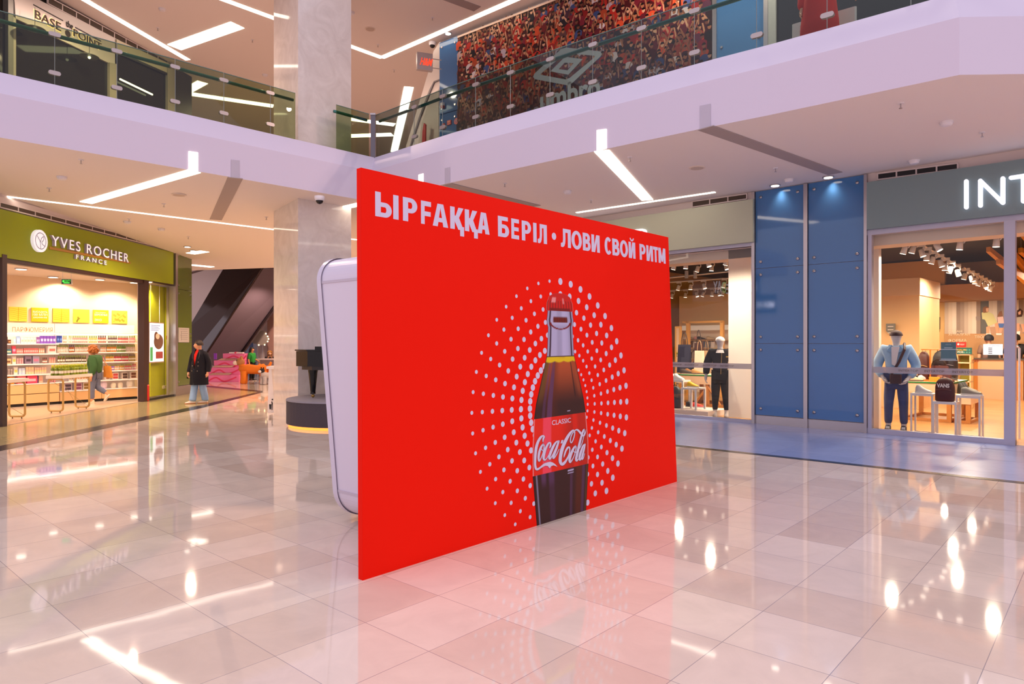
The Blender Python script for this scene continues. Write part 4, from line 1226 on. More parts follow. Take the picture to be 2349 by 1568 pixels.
NAMES = dict(bottle='bottle', jar='cosmetic_jar', box='perfume_box', gift='gift_box', bag='gift_bag')
CATS = dict(bottle='bottle', jar='jar', box='box', gift='box', bag='bag')
for sec, row, xa, xb, n, kind, body, cap, h, lab in GOODS:
    z = (LZ if sec == 'L' else RZ)[row]
    if sec == 'L' and row < 4 or sec == 'R' and row < 5: h = min(h, .2)
    pit = (xb - xa) / n
    side = 'left' if sec == 'L' else 'right'
    for k in range(n):
        me = good_mesh(kind, pit * .92, h, body, cap)
        o = bpy.data.objects.new(NAMES[kind], me); COL.objects.link(o)
        o.location = SF.w(xa + pit * (k + .5), .13, z); o.rotation_euler = (0, 0, SF.rz)
        tag(o, lab + (', %s section' % side if row < 4 else ''), CATS[kind], (lab + ' ' + side) if n > 1 else None)
# tester table with two rounded wooden loops
tx0, tx1, ty0, ty1 = -10.80, -10.40, 15.78, 16.95
t = Th(G, 'display_table', 'white topped table on rounded wooden loop legs in front of the shelves', 'table', -10.6, 16.35, 0)
q = t.b(); q.box(tx0, tx1, ty0, ty1, .80, .87, .03); t.add('tabletop', q, mat('#f2e2d4', .4))
for yy in (15.86, 16.84):
    q = t.b(); P = rrect(tx0 + .03, tx1 - .03, .05, .79, .07, 5)
    q.tube([(x, yy, z) for x, z in P], .022, 6, closed=True); t.add('leg', q, mat('#c9a05a', .5))
    for xx in (tx0 + .1, tx1 - .1):
        q = t.b(); q.tube([(xx, yy, 0.005), (xx, yy, .05)], .014, 6); t.add('foot', q, mat('#8a7a50', .4))
q = t.b(); q.tube([(tx0 + .06, 15.86, .78), (tx1 - .06, 16.84, .08)], .004, 4); q.tube([(tx1 - .06, 15.86, .78), (tx0 + .06, 16.84, .08)], .004, 4); t.add('wire_brace', q, mat('#a08858', .4))
dup(t.e, (-10.6 - .05, 14.1 + .1, 0), 'second loop legged table, mostly hidden behind the brown door post')
p = None
for i in range(9):
    for j in range(3):
        me = good_mesh('bottle', .085, .24, '#8a9a10' if i % 3 else '#6a7a10', '#a8b020' if j else '#c8c830')
        o = bpy.data.objects.new('bottle', me); COL.objects.link(o)
        o.location = (tx0 + .10 + .1 * j, ty0 + .12 + .115 * i, .87)
        tag(o, 'yellow green bottle standing on the loop legged table', 'bottle', 'bottles on the loop legged table')
p = atd(322, 914, 19.75)
b = B(); b.lathe([(.08, 0), (.09, .02), (.09, .42), (.05, .5), (.03, .52), (.03, .56)], (-10.22, 19.05, .006), 12)
solo(G, 'fire_extinguisher', 'red fire extinguisher behind the brown door post', 'fire extinguisher', b, mat('#c8241c', .35))


# ------------------------------------------------------------------ ceiling light strips and recesses
def strip(label, p, r, w, m=None, name='light_strip', grp=None, h=.012):
    p = Vector(p); r = Vector(r); tdir = (r - p); tdir.z = 0; tdir.normalize(); n = Vector((-tdir.y, tdir.x, 0)) * (w / 2)
    b = B((p + r) / 2); b.slab([p + n, r + n, r - n, p - n], (0, 0, -h))
    return solo(G, name, label, 'ceiling light' if m is None else 'ceiling panel', b, m or M_LIGHT, grp)


def fpx(a, bb):
    """photo point on the upright gallery edge"""
    dx = (a - CX) / F
    best = None
    for (x0, y0), (x1, y1) in zip(EDGE, EDGE[1:]):
        ex, ey = x1 - x0, y1 - y0
        den = ex - dx * ey
        if abs(den) < 1e-6: continue
        s = (dx * y0 - x0) / den
        if -1e-6 <= s <= 1 + 1e-6:
            d = y0 + s * ey
            if d > 0 and (best is None or d < best): best = d
    return Vector((dx * best, best, HC + (CY - bb) / F * best))


def block(label, a0, a1, t0, t1, b0, b1, m, cat='ceiling light', name='light_block'):
    c = [fpx(a0, b0), fpx(a1, b1), fpx(a1, t1), fpx(a0, t0)]
    c[0].z = c[1].z = ZC
    off = Vector((-c[0].x, -c[0].y, 0)).normalized() * .008
    b = B(c[0]); b.slab([p + off for p in c], -off * .9)
    solo(G, name, label, cat, b, m)


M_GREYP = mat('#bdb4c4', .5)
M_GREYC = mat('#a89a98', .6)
strip('long thin light strip in the ceiling above the olive sign', cl(15, 450), cl(840, 552), .07)
strip('wide light strip running from the left gallery edge to the thin strip', cl(446, 392), cl(197, 464), .24)
block('lit white block on the left gallery edge', 433, 454, 347, 350, 391, 393, M_LIGHT)
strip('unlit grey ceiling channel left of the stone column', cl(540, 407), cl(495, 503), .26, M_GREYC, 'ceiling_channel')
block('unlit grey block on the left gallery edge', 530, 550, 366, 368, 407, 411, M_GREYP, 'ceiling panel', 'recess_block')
strip('short light strip in the far ceiling, upper one of two', cl(437, 581), cl(470, 576), .3)
strip('light strip in the far ceiling, lower one of two', cl(437, 607), cl(487, 612), .25)
strip('light strip emerging right of the stone column top', cl(740, 487), cl(832, 466), .22)
A4 = lambda a, bb: at(a, bb, ZC)
strip('thin light strip in the ceiling above the pale green sign', A4(1323, 487), A4(1640, 440), .08)
strip('wide slanting light strip under the right gallery', A4(1380, 345), A4(1485, 458), .24)
block('lit white block on the right gallery edge above the panel', 1369, 1391, 299, 296, 347, 344, M_LIGHT)
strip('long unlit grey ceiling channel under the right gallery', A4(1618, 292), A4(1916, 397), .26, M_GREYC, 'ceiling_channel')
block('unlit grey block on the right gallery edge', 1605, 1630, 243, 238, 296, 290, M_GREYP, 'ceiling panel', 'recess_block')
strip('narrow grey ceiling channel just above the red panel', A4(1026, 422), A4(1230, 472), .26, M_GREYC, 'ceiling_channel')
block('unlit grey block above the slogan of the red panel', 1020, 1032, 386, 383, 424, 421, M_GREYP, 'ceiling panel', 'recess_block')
block('small lit block peeking over the red panel', 960, 971, 401, 398, 440, 437, M_LIGHT)
A10 = lambda a, bb: at(a, bb, ZU)
strip('light strip crossing the upper ceiling beside the upper left shop', A10(170, -15), A10(431, 137), .16)
strip('short wide light strip on the upper ceiling left of the column', A10(400, 108), A10(545, 57), .42)
strip('upper ceiling light strip passing behind the stone column', A10(470, -17), A10(876, 132), .16)
strip('upper ceiling light strip running over the crowd poster', A10(876, 132), A10(1230, -22), .16)
strip('steep short light strip on the upper ceiling right of the column', A10(938, 199), A10(904, 348), .30)
strip('thin light strip seen through the left railing glass', A10(430, 214), A10(627, 243), .34)
strip('short light strip seen through the left railing near the olive pillar', A10(426, 210), A10(465, 188), .34)
strip('light strip behind the railing corner post, upper one', A10(760, 267), A10(905, 286), .36)
strip('light strip behind the railing corner post, lower one', A10(760, 313), A10(900, 308), .42)
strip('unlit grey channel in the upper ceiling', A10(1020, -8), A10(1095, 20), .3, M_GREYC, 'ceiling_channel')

# sprinklers, detectors, downlights, cameras


def fixtures(kind, items):
    proto = None
    for (p, where) in items:
        if kind == 'sprinkler': lab, cat, grp = 'small ceiling sprinkler ' + where, 'sprinkler', 'ceiling sprinklers'
        elif kind == 'smoke_detector': lab, cat, grp = 'round white smoke detector ' + where, 'smoke detector', 'smoke detectors'
        elif kind == 'ceiling_speaker': lab, cat, grp = 'flat round ceiling speaker ' + where, 'speaker', 'ceiling speakers'
        else: lab, cat, grp = 'lit round downlight ' + where, 'ceiling light', 'lit downlights'
        if proto is None:
            proto = Th(G, kind, lab, cat, *p, grp)
            x, y, z = p
            if kind == 'sprinkler':
                q = proto.b(); q.tube([(x, y, z), (x, y, z - .012)], .04, 12); proto.add('rosette', q, M_WHITE)
                q = proto.b(); q.tube([(x, y, z - .012), (x, y, z - .07)], .008, 8); q.tube([(x, y, z - .065), (x, y, z - .072)], .02, 10); proto.add('nozzle', q, M_STEEL)
            elif kind == 'smoke_detector':
                q = proto.b(); q.tube([(x, y, z), (x, y, z - .025)], .085, 16); proto.add('base', q, M_WHITE)
                q = proto.b(); q.lathe([(.075, -.025), (.07, -.05), (.045, -.062)], (x, y, z), 16); proto.add('cover', q, M_WHITE)
            elif kind == 'ceiling_speaker':
                q = proto.b(); q.tube([(x, y, z), (x, y, z - .015)], .14, 20); proto.add('rim', q, mat('#e8d8cc', .5))
                q = proto.b(); q.tube([(x, y, z - .014), (x, y, z - .02)], .11, 20); proto.add('grille', q, mat('#cbb8ac', .6))
            else:
                q = proto.b(); q.tube([(x, y, z), (x, y, z - .02)], .10, 18); proto.add('ring', q, M_STEEL)
                q = proto.b(); q.tube([(x, y, z - .019), (x, y, z - .026)], .075, 18); proto.add('lamp', q, M_DOWN)
        else:
            dup(proto.e, p, lab)


fixtures('sprinkler', [(cl(186, 366), 'over the left gallery soffit edge'), (cl(113, 431), 'near the left end of the thin strip'), (cl(376, 467), 'between the wide strip and the grey channel'), (cl(296, 501), 'under the thin strip above the emblem'), (cl(432, 542), 'above the end of the olive sign'), (cl(611, 497), 'left of the stone column'),
                       (A4(1158, 420), 'right above the slogan middle of the red panel'), (A4(1356, 458), 'left of the wide slanting strip'), (A4(1445, 360), 'right of the wide slanting strip'), (A4(2066, 236), 'near the gallery kink on the right'), (A4(2253, 303), 'above the word on the grey green sign'), (A4(1779, 385), 'in front of the blue panels'),
                       (A10(362, 64), 'on the upper ceiling between two strips'), (A10(579, 91), 'on the upper ceiling left of the column'), (A10(867, 102), 'on the upper ceiling above the strip corner'), (A10(904, 160), 'on the upper ceiling below the strip corner'), (A10(992, 40), 'on the upper ceiling inside the strip angle')])
fixtures('smoke_detector', [(cl(142, 405), 'near the left gallery edge'), (cl(370, 524), 'close above the olive sign'), (cl(292, 507), 'under the thin strip by the grille'), (A4(1302, 438), 'over the right part of the red panel'), (A4(2171, 279), 'under the right gallery kink'), (A4(2097, 368), 'above the dark grille'), (A4(1810, 411), 'between the two lit downlights'),
                            (A10(806, 28), 'on the upper ceiling right of the column'), (A10(372, 20), 'on the upper ceiling near the upper left shop'), (A10(608, 171), 'on the upper ceiling above the left railing'), (A10(795, 183), 'on the upper ceiling near the column edge')])
fixtures('ceiling_speaker', [(cl(410, 446), 'between the wide strip and the stone column'), (A4(1599, 384), 'under the right gallery'), (A10(849, 66), 'on the upper ceiling above the strip corner')])
fixtures('downlight', [(A4(1778, 424), 'in front of the left blue panel'), (A4(1900, 405), 'in front of the right blue panel'), (cl(430, 565), 'in front of the olive glass panel'), (cl(443, 574), 'just right of the olive glass panel'), (A10(1028, 76), 'in front of the upper blue panel')])
for p, r in ((A4(1790, 428), None), (A4(1908, 409), None)):
    spot_light('blue_panel_lamp', (p.x, p.y, ZC - .06), 22, (1, .74, .58), 100, 1.0, .07)


def cctv(label, p):
    t = Th(G, 'dome_camera', label, 'security camera', *p)
    x, y, z = p
    q = t.b(); q.lathe([(.10, 0), (.10, -.05), (.085, -.09)], p, 18); t.add('housing', q, M_WHITE)
    q = t.b(); q.smooth = True; q.ball((x, y, z - .085), (.075, .075, .075), 16, 6, -1, .15); t.add('dome', q, mat('#15141a', .08))


cctv('white dome camera at the top of the stone column', fpx(733, 447) * .985 + Vector((0, 0, 0)))
cctv('white dome camera on the upper ceiling beside the hanging square sign', A10(992, 97))

# ------------------------------------------------------------------ glass railings of the gallery
M_RGL = glass('#aab892', 1.1)
M_RGR = glass('#9fb0ac', 1.1)
M_RAIL = mat('#3d7a74', .15, metal=.5)
M_CLAMP = mat('#b5aaa8', .3, metal=.5)


def lip(a):
    """plan point on the upper lip of the gallery for a photo column"""
    dx = (a - CX) / F; best = None
    for (x0, y0), (x1, y1) in zip(LIP, LIP[1:]):
        ex, ey = x1 - x0, y1 - y0; den = ex - dx * ey
        if abs(den) < 1e-6: continue
        s = (dx * y0 - x0) / den
        if -1e-6 <= s <= 1 + 1e-6:
            d = y0 + s * ey
            if best is None or d < best: best = d
    return Vector((dx * best, best, ZL))


def railing(label, name, cols, glassm, back):
    pts = [lip(a) for a in cols]
    t = Th(G, 'glass_railing', label, 'railing', *((pts[0] + pts[-1]) / 2), None)
    bv = []
    for i in range(len(pts)):
        d = (pts[min(i + 1, len(pts) - 1)] - pts[max(i - 1, 0)]).normalized(); bv.append(Vector((-d.y, d.x, 0)) * back)
    P = [p + v * .05 for p, v in zip(pts, bv)]
    for i in range(len(P) - 1):
        d = (P[i + 1] - P[i]).normalized() * .006
        q = t.b(); q.slab([P[i] + d, P[i + 1] - d, P[i + 1] - d + Vector((0, 0, .95)), P[i] + d + Vector((0, 0, .95))], bv[i] * .012)
        t.add('glass_pane', q, glassm)
        q = t.b(); q.slab([P[i] + d + Vector((0, 0, .95)), P[i + 1] - d + Vector((0, 0, .95)), P[i + 1] - d + Vector((0, 0, .962)), P[i] + d + Vector((0, 0, .962))], bv[i] * .014)
        t.add('glass_edge', q, mat('#5d7a70', .2))
    q = t.b(); q.smooth = True
    q.tube([p + v * .10 + Vector((0, 0, .84)) for p, v in zip(P, bv)], .032, 10); t.add('handrail', q, M_RAIL)
    for i in range(1, len(P) - 1):
        d = (P[i + 1] - P[i - 1]).normalized(); n = -bv[i]
        for zz in (.82, .20):
            q = t.b(); c = P[i] + Vector((0, 0, zz)) + n * .012
            oval = [c + d * (.05 * math.copysign(1, math.cos(k * math.pi / 8)) * (abs(math.cos(k * math.pi / 8)) > .01) + .035 * math.cos(k * math.pi / 8)) + Vector((0, 0, .035 * math.sin(k * math.pi / 8))) for k in range(16)]
            q.slab(oval, bv[i] * .05); t.add('clamp', q, M_CLAMP)
        q = t.b(); q.tube([P[i] + n * .004, P[i] + n * .004 + Vector((0, 0, .95))], .006, 5); t.add('joint_strip', q, mat('#77807c', .3))
    return t


railing('glass railing with green handrail on the left gallery', 'l', [-190, -30, 127, 270, 404, 516, 623, 681], M_RGL, 1)
railing('short glass railing between the stone column and the corner post', 'm', [774, 850], M_RGL, 1)
railing('long glass railing with green handrail on the right gallery', 'r', [858, 946, 1011, 1087, 1167, 1258, 1356, 1468, 1590, 1733, 1895, 2090, 2330], M_RGR, 1)
p = lip(855)
t = Th(G, 'corner_post', 'dark steel post at the inner corner of the glass railings', 'post', *p)
q = t.b(); q.box(p.x - .05, p.x + .05, p.y + .02, p.y + .12, ZL - .02, ZL + .97); t.add('post', q, mat('#6d6870', .3, metal=.6))
q = t.b(); q.box(p.x - .06, p.x + .06, p.y + .0, p.y + .13, ZL + .94, ZL + .98); t.add('cap', q, M_STEEL)

# ------------------------------------------------------------------ upper left shop
def bq(b, pts, y0, y1, fr=BF): return b.xz([fr.px(*p, y0) for p in pts], y0, y1)


b = bq(B(), [(-120, 340), (440, 340), (440, 60), (-120, -120)], .12, .3); struct('wall_upper_left', b, mat('#3a3430', .5), BF)
b = bq(B(), [(60, -60), (385, 130), (470, 180), (470, 60), (60, -150)], .04, .11); struct('trim_10', b, M_WALL, BF)
t = Th(BF, 'sign_board', 'pale sign board with dark halo lit letters on the upper left shop', 'sign', 0, 0, 8)
q = bq(t.b(), [(36, 42), (264, 151), (264, 88), (92, 1), (31, -32)], -.02, .1); t.add('board', q, mat('#dcd2cc', .5))
M_HALO = mat('#ffd890', .5, emit=1.6, key='halo')
for txt, a0, a1, bl, tl_ in (('BASE', (79, 46), (139, 73), None, 20), ('POINT', (168, 88), (232, 120), None, 17)):
    xa, z0 = BF.px(*a0, -.03); xb, zb_ = BF.px(*a1, -.03)
    hh = BF.px(a0[0], a0[1] - tl_, -.03)[1] - z0
    zm = (z0 + zb_) / 2 + (.03 if txt == 'BASE' else .06)
    t.text('letter_halo', txt, xa - .015, xb + .015, zm - .015, zm + hh + .015, -.021, M_HALO, bold=.022, ext=.004)
    t.text('letters', txt, xa, xb, zm, zm + hh, -.03, mat('#3a2418', .4), bold=.004, ext=.02)
xa, z0 = BF.px(151, 56, -.03); xb, _ = BF.px(167, 62, -.03); t.text('small_letters', 'the', xa, xb, z0 - .04, z0 + .12, -.03, mat('#241a1c', .4), bold=.01, ext=.01)
for p, r in (((77, 11), (145, 47)), ((173, 63), (232, 94))):
    q = t.b(); a = BF.px(*p, -.03); c = BF.px(*r, -.03); zz = (a[1] + c[1]) / 2; q.box(a[0], c[0], -.03, -.018, zz - .012, zz + .012); t.add('rule_line', q, mat('#241a1c', .4))
xa, z0 = BF.px(156, 77, -.03); q = t.b(); q.xz([(xa + .08 * math.cos(i * math.pi / 8), z0 + .08 * math.sin(i * math.pi / 8)) for i in range(16)][::-1], -.03, -.018); t.add('round_mark', q, mat('#3a2418', .4))
t = Th(BF, 'sign_board', 'plain pale board right of the halo lit sign on the upper left shop', 'sign', 2, 0, 8)
q = bq(t.b(), [(268, 117), (393, 172), (397, 150), (300, 105), (268, 90)], -.02, .1); t.add('board', q, mat('#cfc4a8', .5))
q = bq(t.b(), [(268, 121), (393, 176), (393, 171), (268, 116)], -.03, .0); t.add('lower_edge', q, M_BLACK)
grille(BF, 'brown ventilation grille above the upper left shop sign', [(110, -8), (385, 140), (385, 152), (110, 8)], .02, 10)
for i, (a0, a1, tp) in enumerate(((19, 31, -60), (31, 37, 38), (252, 268, 143), (385, 401, 150))):
    b = bq(B(), [(a0, 330), (a1, 330), (a1, tp + 4), (a0, tp)], -.05, .1); struct('trim_%d' % (11 + i), b, mat('#b0a898' if i else '#70706c', .4), BF)
M_DKGL = mat('#15161a', .04, spec=.5)
b = bq(B(), [(37, 330), (252, 330), (252, 148), (37, 45)], .03, .08); struct('window_4', b, M_DKGL, BF)
b = bq(B(), [(268, 330), (385, 330), (385, 170), (268, 118)], .03, .08); struct('window_5', b, M_DKGL, BF)
b = bq(B(), [(-100, 330), (19, 330), (19, 36), (-100, -30)], .03, .08); struct('window_6', b, M_DKGL, BF)
for lab, a, bb in (('pendant lamp with flat disc shade behind the upper left shop window', 80, 67), ('second pendant lamp with flat disc shade, further right in the window', 205, 130)):
    x, z = BF.px(a, bb, -.3)
    t = Th(BF, 'pendant_lamp', lab, 'lamp', x, -.3, z)
    q = t.b(); q.lathe([(.22, .0), (.2, .02), (.03, .05)], (x, -.3, z), 18); t.add('shade', q, mat('#77786f', .4))
    q = t.b(); q.tube([(x, -.3, z + .05), (x, -.3, z + .5)], .006, 5); t.add('cord', q, M_BLACK)
    q = t.b(); q.ball((x, -.3, z - .02), .035); t.add('bulb', q, M_DOWN)
c1 = BF.px(276, 181, -.1); c2 = BF.px(351, 217, -.1)
b = B(((c1[0] + c2[0]) / 2, -.1, c1[1])); b.xz([(c1[0], c1[1] - .02), (c2[0], c2[1] - .02), (c2[0], c2[1] + .02), (c1[0], c1[1] + .02)], -.1, -.07)
solo(BF, 'linear_lamp', 'thin white linear lamp in the upper left shop window', 'lamp', b, M_LIGHT)
c1 = atd(405, 300, 21.5); c2 = atd(425, 300, 22.5)
b = B(c1); b.slab([Vector((c1.x, c1.y, ZL)), Vector((c2.x, c2.y, ZL)), Vector((c2.x, c2.y, 9.98)), Vector((c1.x, c1.y, 9.98))], (-.3, .1, 0))
solo(G, 'facade_panel', 'narrow olive panel beside the upper left shop, behind the railing', 'wall panel', b, M_OLG)
p = atd(784, 246, 24)
t = Th(G, 'hanging_screen', 'black screen hanging from the upper ceiling right of the column', 'screen', *p)
q = t.b(); q.box(p.x - .35, p.x + .18, p.y, p.y + .08, p.z, p.z + .44); t.add('casing', q, M_BLACK)
q = t.b(); q.box(p.x - .33, p.x + .16, p.y - .004, p.y, p.z + .0, p.z + .05); t.add('lit_edge', q, mat('#5a3a9a', .4, emit=.5, key='violet'))
q = t.b(); q.tube([(p.x - .1, p.y + .04, p.z + .44), (p.x - .1, p.y + .04, ZU)], .015, 6); t.add('pole', q, M_STEEL)

# ------------------------------------------------------------------ upper right facade: portal, blue panel, crowd poster
UXp = lambda a, b_, y=0.0: UF.px(a, b_, y)
b = B(); b.box(UXp(1005, 100)[0], 8.5, .1, .35, ZL, ZU); struct('wall_upper_right', b, M_WALL, UF)
t = Th(UF, 'shop_portal', 'white slanting shop portal left of the upper blue panel', 'portal', UXp(980, 300)[0], 0, ZL)
q = bq(t.b(), [(915, 390), (930, 340), (950, 274), (972, 200), (990, 140), (994, 118), (1008, 96), (1011, 96), (1011, 390)], .0, .4, UF); t.add('panel', q, mat('#e2d4cc', .4))
q = bq(t.b(), [(923, 390), (938, 340), (960, 270), (985, 205), (995, 186), (1008, 181), (1008, 184), (996, 189), (988, 207), (963, 272), (941, 340), (926, 390)], -.03, .0, UF); t.add('frame_line', q, mat('#6d6468', .4))
q = bq(t.b(), [(948, 390), (958, 345), (1006, 330), (1006, 205), (990, 215), (968, 280)], -.012, .0, UF); t.add('inner_pane', q, mat('#cfc3b6', .15))
b = bq(B((UXp(972, 320)[0], -.15, ZL)), [(967, 345), (975, 345), (976, 285), (972, 282), (969, 300)], -.2, -.16, UF); solo(UF, 'banner_stand', 'thin red banner behind the right railing glass', 'banner', b, mat('#b8242c', .5))
# hanging square sign
p = atd(974, 160, 17.2); HF = Fr(p.x, p.y, 20, p.z)
t = Th(HF, 'blade_sign', 'square steel sign with red letters projecting beside the upper blue panel', 'sign')
q = t.b(); q.box(-.19, .21, 0, .12, .0, .43); t.add('box', q, M_STEEL)
t.text('letters', 'H&M', -.12, .17, .12, .30, -.002, mat('#ff4a2a', .5, emit=.8, key='redneon'), bold=.03, ext=.006, shear=.25)
q = t.b()
for zz in (.1, .33): q.tube([(.2, .06, zz), (.45, .06, zz)], .012, 6)
t.add('brackets', q, M_STEEL)
x0, x1 = UXp(1010, 200)[0], UXp(1052, 200)[0]
t = Th(UF, 'facade_panel', 'blue glass wall panel left of the crowd poster', 'wall panel', (x0 + x1) / 2, 0, ZL)
for z0, z1 in ((ZL, 7.9), (7.92, 9.9)):
    q = t.b(); q.box(x0, x1, -.03, .08, z0, z1); t.add('glass_sheet', q, M_BLUE)
    for zz in (z0 + .15, z1 - .15):
        for xx in (x0 + .1, x1 - .1):
            q = t.b(); q.tube([(xx, -.03, zz), (xx, -.05, zz)], .028, 8); t.add('bolt', q, M_STEEL)
x0b = UXp(1016, 241, -.05)
b = B((x0b[0], -.05, x0b[1])); b.box(x0b[0] - .05, x0b[0] + .05, -.1, -.03, x0b[1] - .02, x0b[1] + .06); b.mi = 1; b.box(x0b[0] - .045, x0b[0] + .045, -.1, -.03, x0b[1] - .09, x0b[1] - .02)
solo(UF, 'fire_siren', 'white and red siren on the upper blue panel', 'alarm', b, [M_WHITE, mat('#a01820', .3)])
for lab, a, bb, hw, hh in (('red call point box low on the upper blue panel', 1017, 290, .05, .08), ('orange red notice on the upper blue panel', 1030, 281, .07, .06)):
    c = UXp(a, bb, -.05); b = B((c[0], -.04, c[1])); b.box(c[0] - hw, c[0] + hw, -.06, -.03, c[1] - hh, c[1] + hh); b.mi = 1; b.box(c[0] - hw * .6, c[0] + hw * .6, -.065, -.06, c[1] + hh * .1, c[1] + hh * .5)
    solo(UF, 'fire_notice', lab, 'notice', b, [mat('#d03a2a', .4), mat('#f08a70', .5)])
c = UXp(1047, 278, -.05)
t = Th(UF, 'round_notice', 'round red sign with two white letters beside the crowd poster', 'notice', c[0], -.05, c[1])
q = t.b(); q.xz([(c[0] + .085 * math.cos(i * math.pi / 10), c[1] + .085 * math.sin(i * math.pi / 10)) for i in range(20)][::-1], -.06, -.03); t.add('disc', q, mat('#d02a2a', .4))
t.text('letters', 'ПК', c[0] - .05, c[0] + .05, c[1] - .04, c[1] + .04, -.062, M_PRINT)

# crowd poster
x0, x1 = UXp(1050, 200, -.06)[0], UXp(1636, 60, -.06)[0]
zt0 = UXp(1049, 88, -.06)[1]; zb = 6.25
t = Th(UF, 'crowd_poster', 'huge printed poster of a cheering crowd with a double diamond emblem', 'poster', (x0 + x1) / 2, -.06, zb)
q = t.b(); q.c = []


def cadd(q, vs, fs, col):
    q.add(vs, fs); q.c += [col] * len(vs)


q.box(x0, x1, -.06, .08, zb, zt0); q.c += [hx('#2a1418')] * 8
R2 = random.Random(5)
REDS = ['#6a1a20', '#8a1c1c', '#b42a20', '#4a1218', '#982422', '#c84a2a', '#3e0e16', '#7a2030', '#5a1824']
OTH = ['#b8a8b4', '#d0c4c8', '#201a26', '#34243c', '#4a2a3a', '#3a4a7a', '#1a1418', '#5a3a3a', '#a84428', '#5a2840']
DRK = ['#3a1e2a', '#54283a', '#6a2a2a', '#28202e', '#7a3424', '#4a3450', '#8a3a2a', '#c8c0cc', '#2e2438', '#334a80']
SKIN = ['#c08a6a', '#a8704e', '#8a5840', '#d0a080', '#704030']
zz = zt0 - .02; row = 0
while zz > zb + .1:
    sc_ = .20
    xx = x0 + .08 + .1 * (row % 2)
    while xx < x1 - .08:
        low = sm(8.3, 7.4, zz) if zz < 8.3 else 0
        if R2.random() < .72 * (1 - low * .85): col = hx(R2.choice(REDS))
        elif R2.random() < low: col = hx(R2.choice(DRK))
        else: col = hx(R2.choice(OTH))
        col = mixc(col, hx('#241626'), .5 * low)  # darker print low down, deepened to carry the railing glass tint
        sk = hx(R2.choice(SKIN)); sk = mixc(sk, hx('#4a2838'), .6 * low)
        cx_ = xx + R2.uniform(-.04, .04); cz_ = zz + R2.uniform(-.05, .05); y_ = -.061 - .00002 * row
        cadd(q, [(cx_ - .10, y_, cz_ - .30), (cx_ + .10, y_, cz_ - .30), (cx_ + .105, y_, cz_ - .12), (cx_ + .04, y_, cz_ - .07), (cx_ - .04, y_, cz_ - .07), (cx_ - .105, y_, cz_ - .12)], [tuple(range(6))], col)
        hd = [(cx_ + .042 * math.cos(i * math.pi / 5), y_ - .00001, cz_ + .055 * math.sin(i * math.pi / 5)) for i in range(10)]
        cadd(q, hd, [tuple(range(10))], sk)
        cadd(q, [(cx_ + .046 * math.cos(i * math.pi / 6), y_ - .000012, cz_ + .01 + .052 * math.sin(i * math.pi / 6)) for i in range(7)], [tuple(range(7))], hx(R2.choice(['#1c1214', '#2a1a18', '#140c10'])))
        if R2.random() < .4:
            for s in (-1, 1):
                hx_, hz_ = cx_ + s * R2.uniform(-.01, .1), cz_ + R2.uniform(.0, .16)
                cadd(q, [(cx_ + s * .10, y_ - .00002, cz_ - .16), (cx_ + s * .125, y_ - .00002, cz_ - .10), (hx_ + .02, y_ - .00002, hz_), (hx_ - .015, y_ - .00002, hz_ + .01)], [(0, 1, 2, 3)], sk)
        xx += R2.uniform(.17, .24)
    zz -= .135; row += 1
t.add('crowd_print', q, vcol(.55, .2))
q = t.b(); q.box(x0, x1, -.075, -.055, zt0, zt0 + .05); t.add('top_edge', q, mat('#e8c8b0', .4))
M_UM = mat('#b8c4c8', .5)
CP = lambda x, y: UXp(1200 + x * .25543, y * .25543, -.07)
q = t.b()


def ringpoly(q, O, I, y):
    o = [CP(*p) for p in O]; i_ = [CP(*p) for p in I]; n = len(o)
    q.add([(a, y, c) for a, c in o] + [(a, y, c) for a, c in i_], [(k, (k + 1) % n, n + (k + 1) % n, n + k) for k in range(n)])


ringpoly(q, [(88, 690), (100, 660), (340, 440), (385, 425), (690, 460), (708, 485), (690, 510), (440, 745), (395, 765), (105, 710)], [(155, 665), (165, 655), (365, 490), (395, 478), (625, 498), (645, 503), (632, 520), (415, 700), (380, 712), (165, 672)], -.065)
ringpoly(q, [(243, 640), (375, 508), (535, 530), (405, 670)], [(318, 620), (372, 562), (452, 566), (398, 630)], -.065)
t.add('diamond_emblem', q, M_UM)
xa, z0 = CP(152, 968); xb, zb2 = CP(690, 800)
t.text('emblem_word', 'umbro', xa, xb, (z0 + zb2) / 2 - .12, (z0 + zb2) / 2 + .40, -.063, M_UM, bold=.03)
# right of the poster
for i, (a0, a1) in enumerate(((1637, 1646), (1754, 1764))):
    b = B(); b.box(UXp(a0, 60)[0], UXp(a1, 60)[0], -.07, .1, ZL, ZU); struct('trim_%d' % (20 + i), b, M_STEEL, UF)
xa, xb = UXp(1646, 60)[0], UXp(1754, 60)[0]
t = Th(UF, 'facade_panel', 'wide blue glass wall panel right of the crowd poster', 'wall panel', (xa + xb) / 2, 0, ZL)
q = t.b(); q.box(xa, xb, -.03, .08, ZL, ZU - .1); t.add('glass_sheet', q, M_BLUE)
for zz in (7.25, 7.6):
    for xx in (xa + .1, xb - .1):
        q = t.b(); q.tube([(xx, -.03, zz), (xx, -.05, zz)], .026, 8); t.add('bolt', q, M_STEEL)
b = B(); b.box(UXp(1764, 60)[0], 9, -.0, .09, ZL, ZU); struct('window_7', b, mat('#22252b', .05), UF)
b = B(); b.box(UXp(1764, 60)[0], UXp(1782, 60)[0], -.06, .0, ZL, ZU); struct('trim_22', b, mat('#9aa0a0', .4), UF)


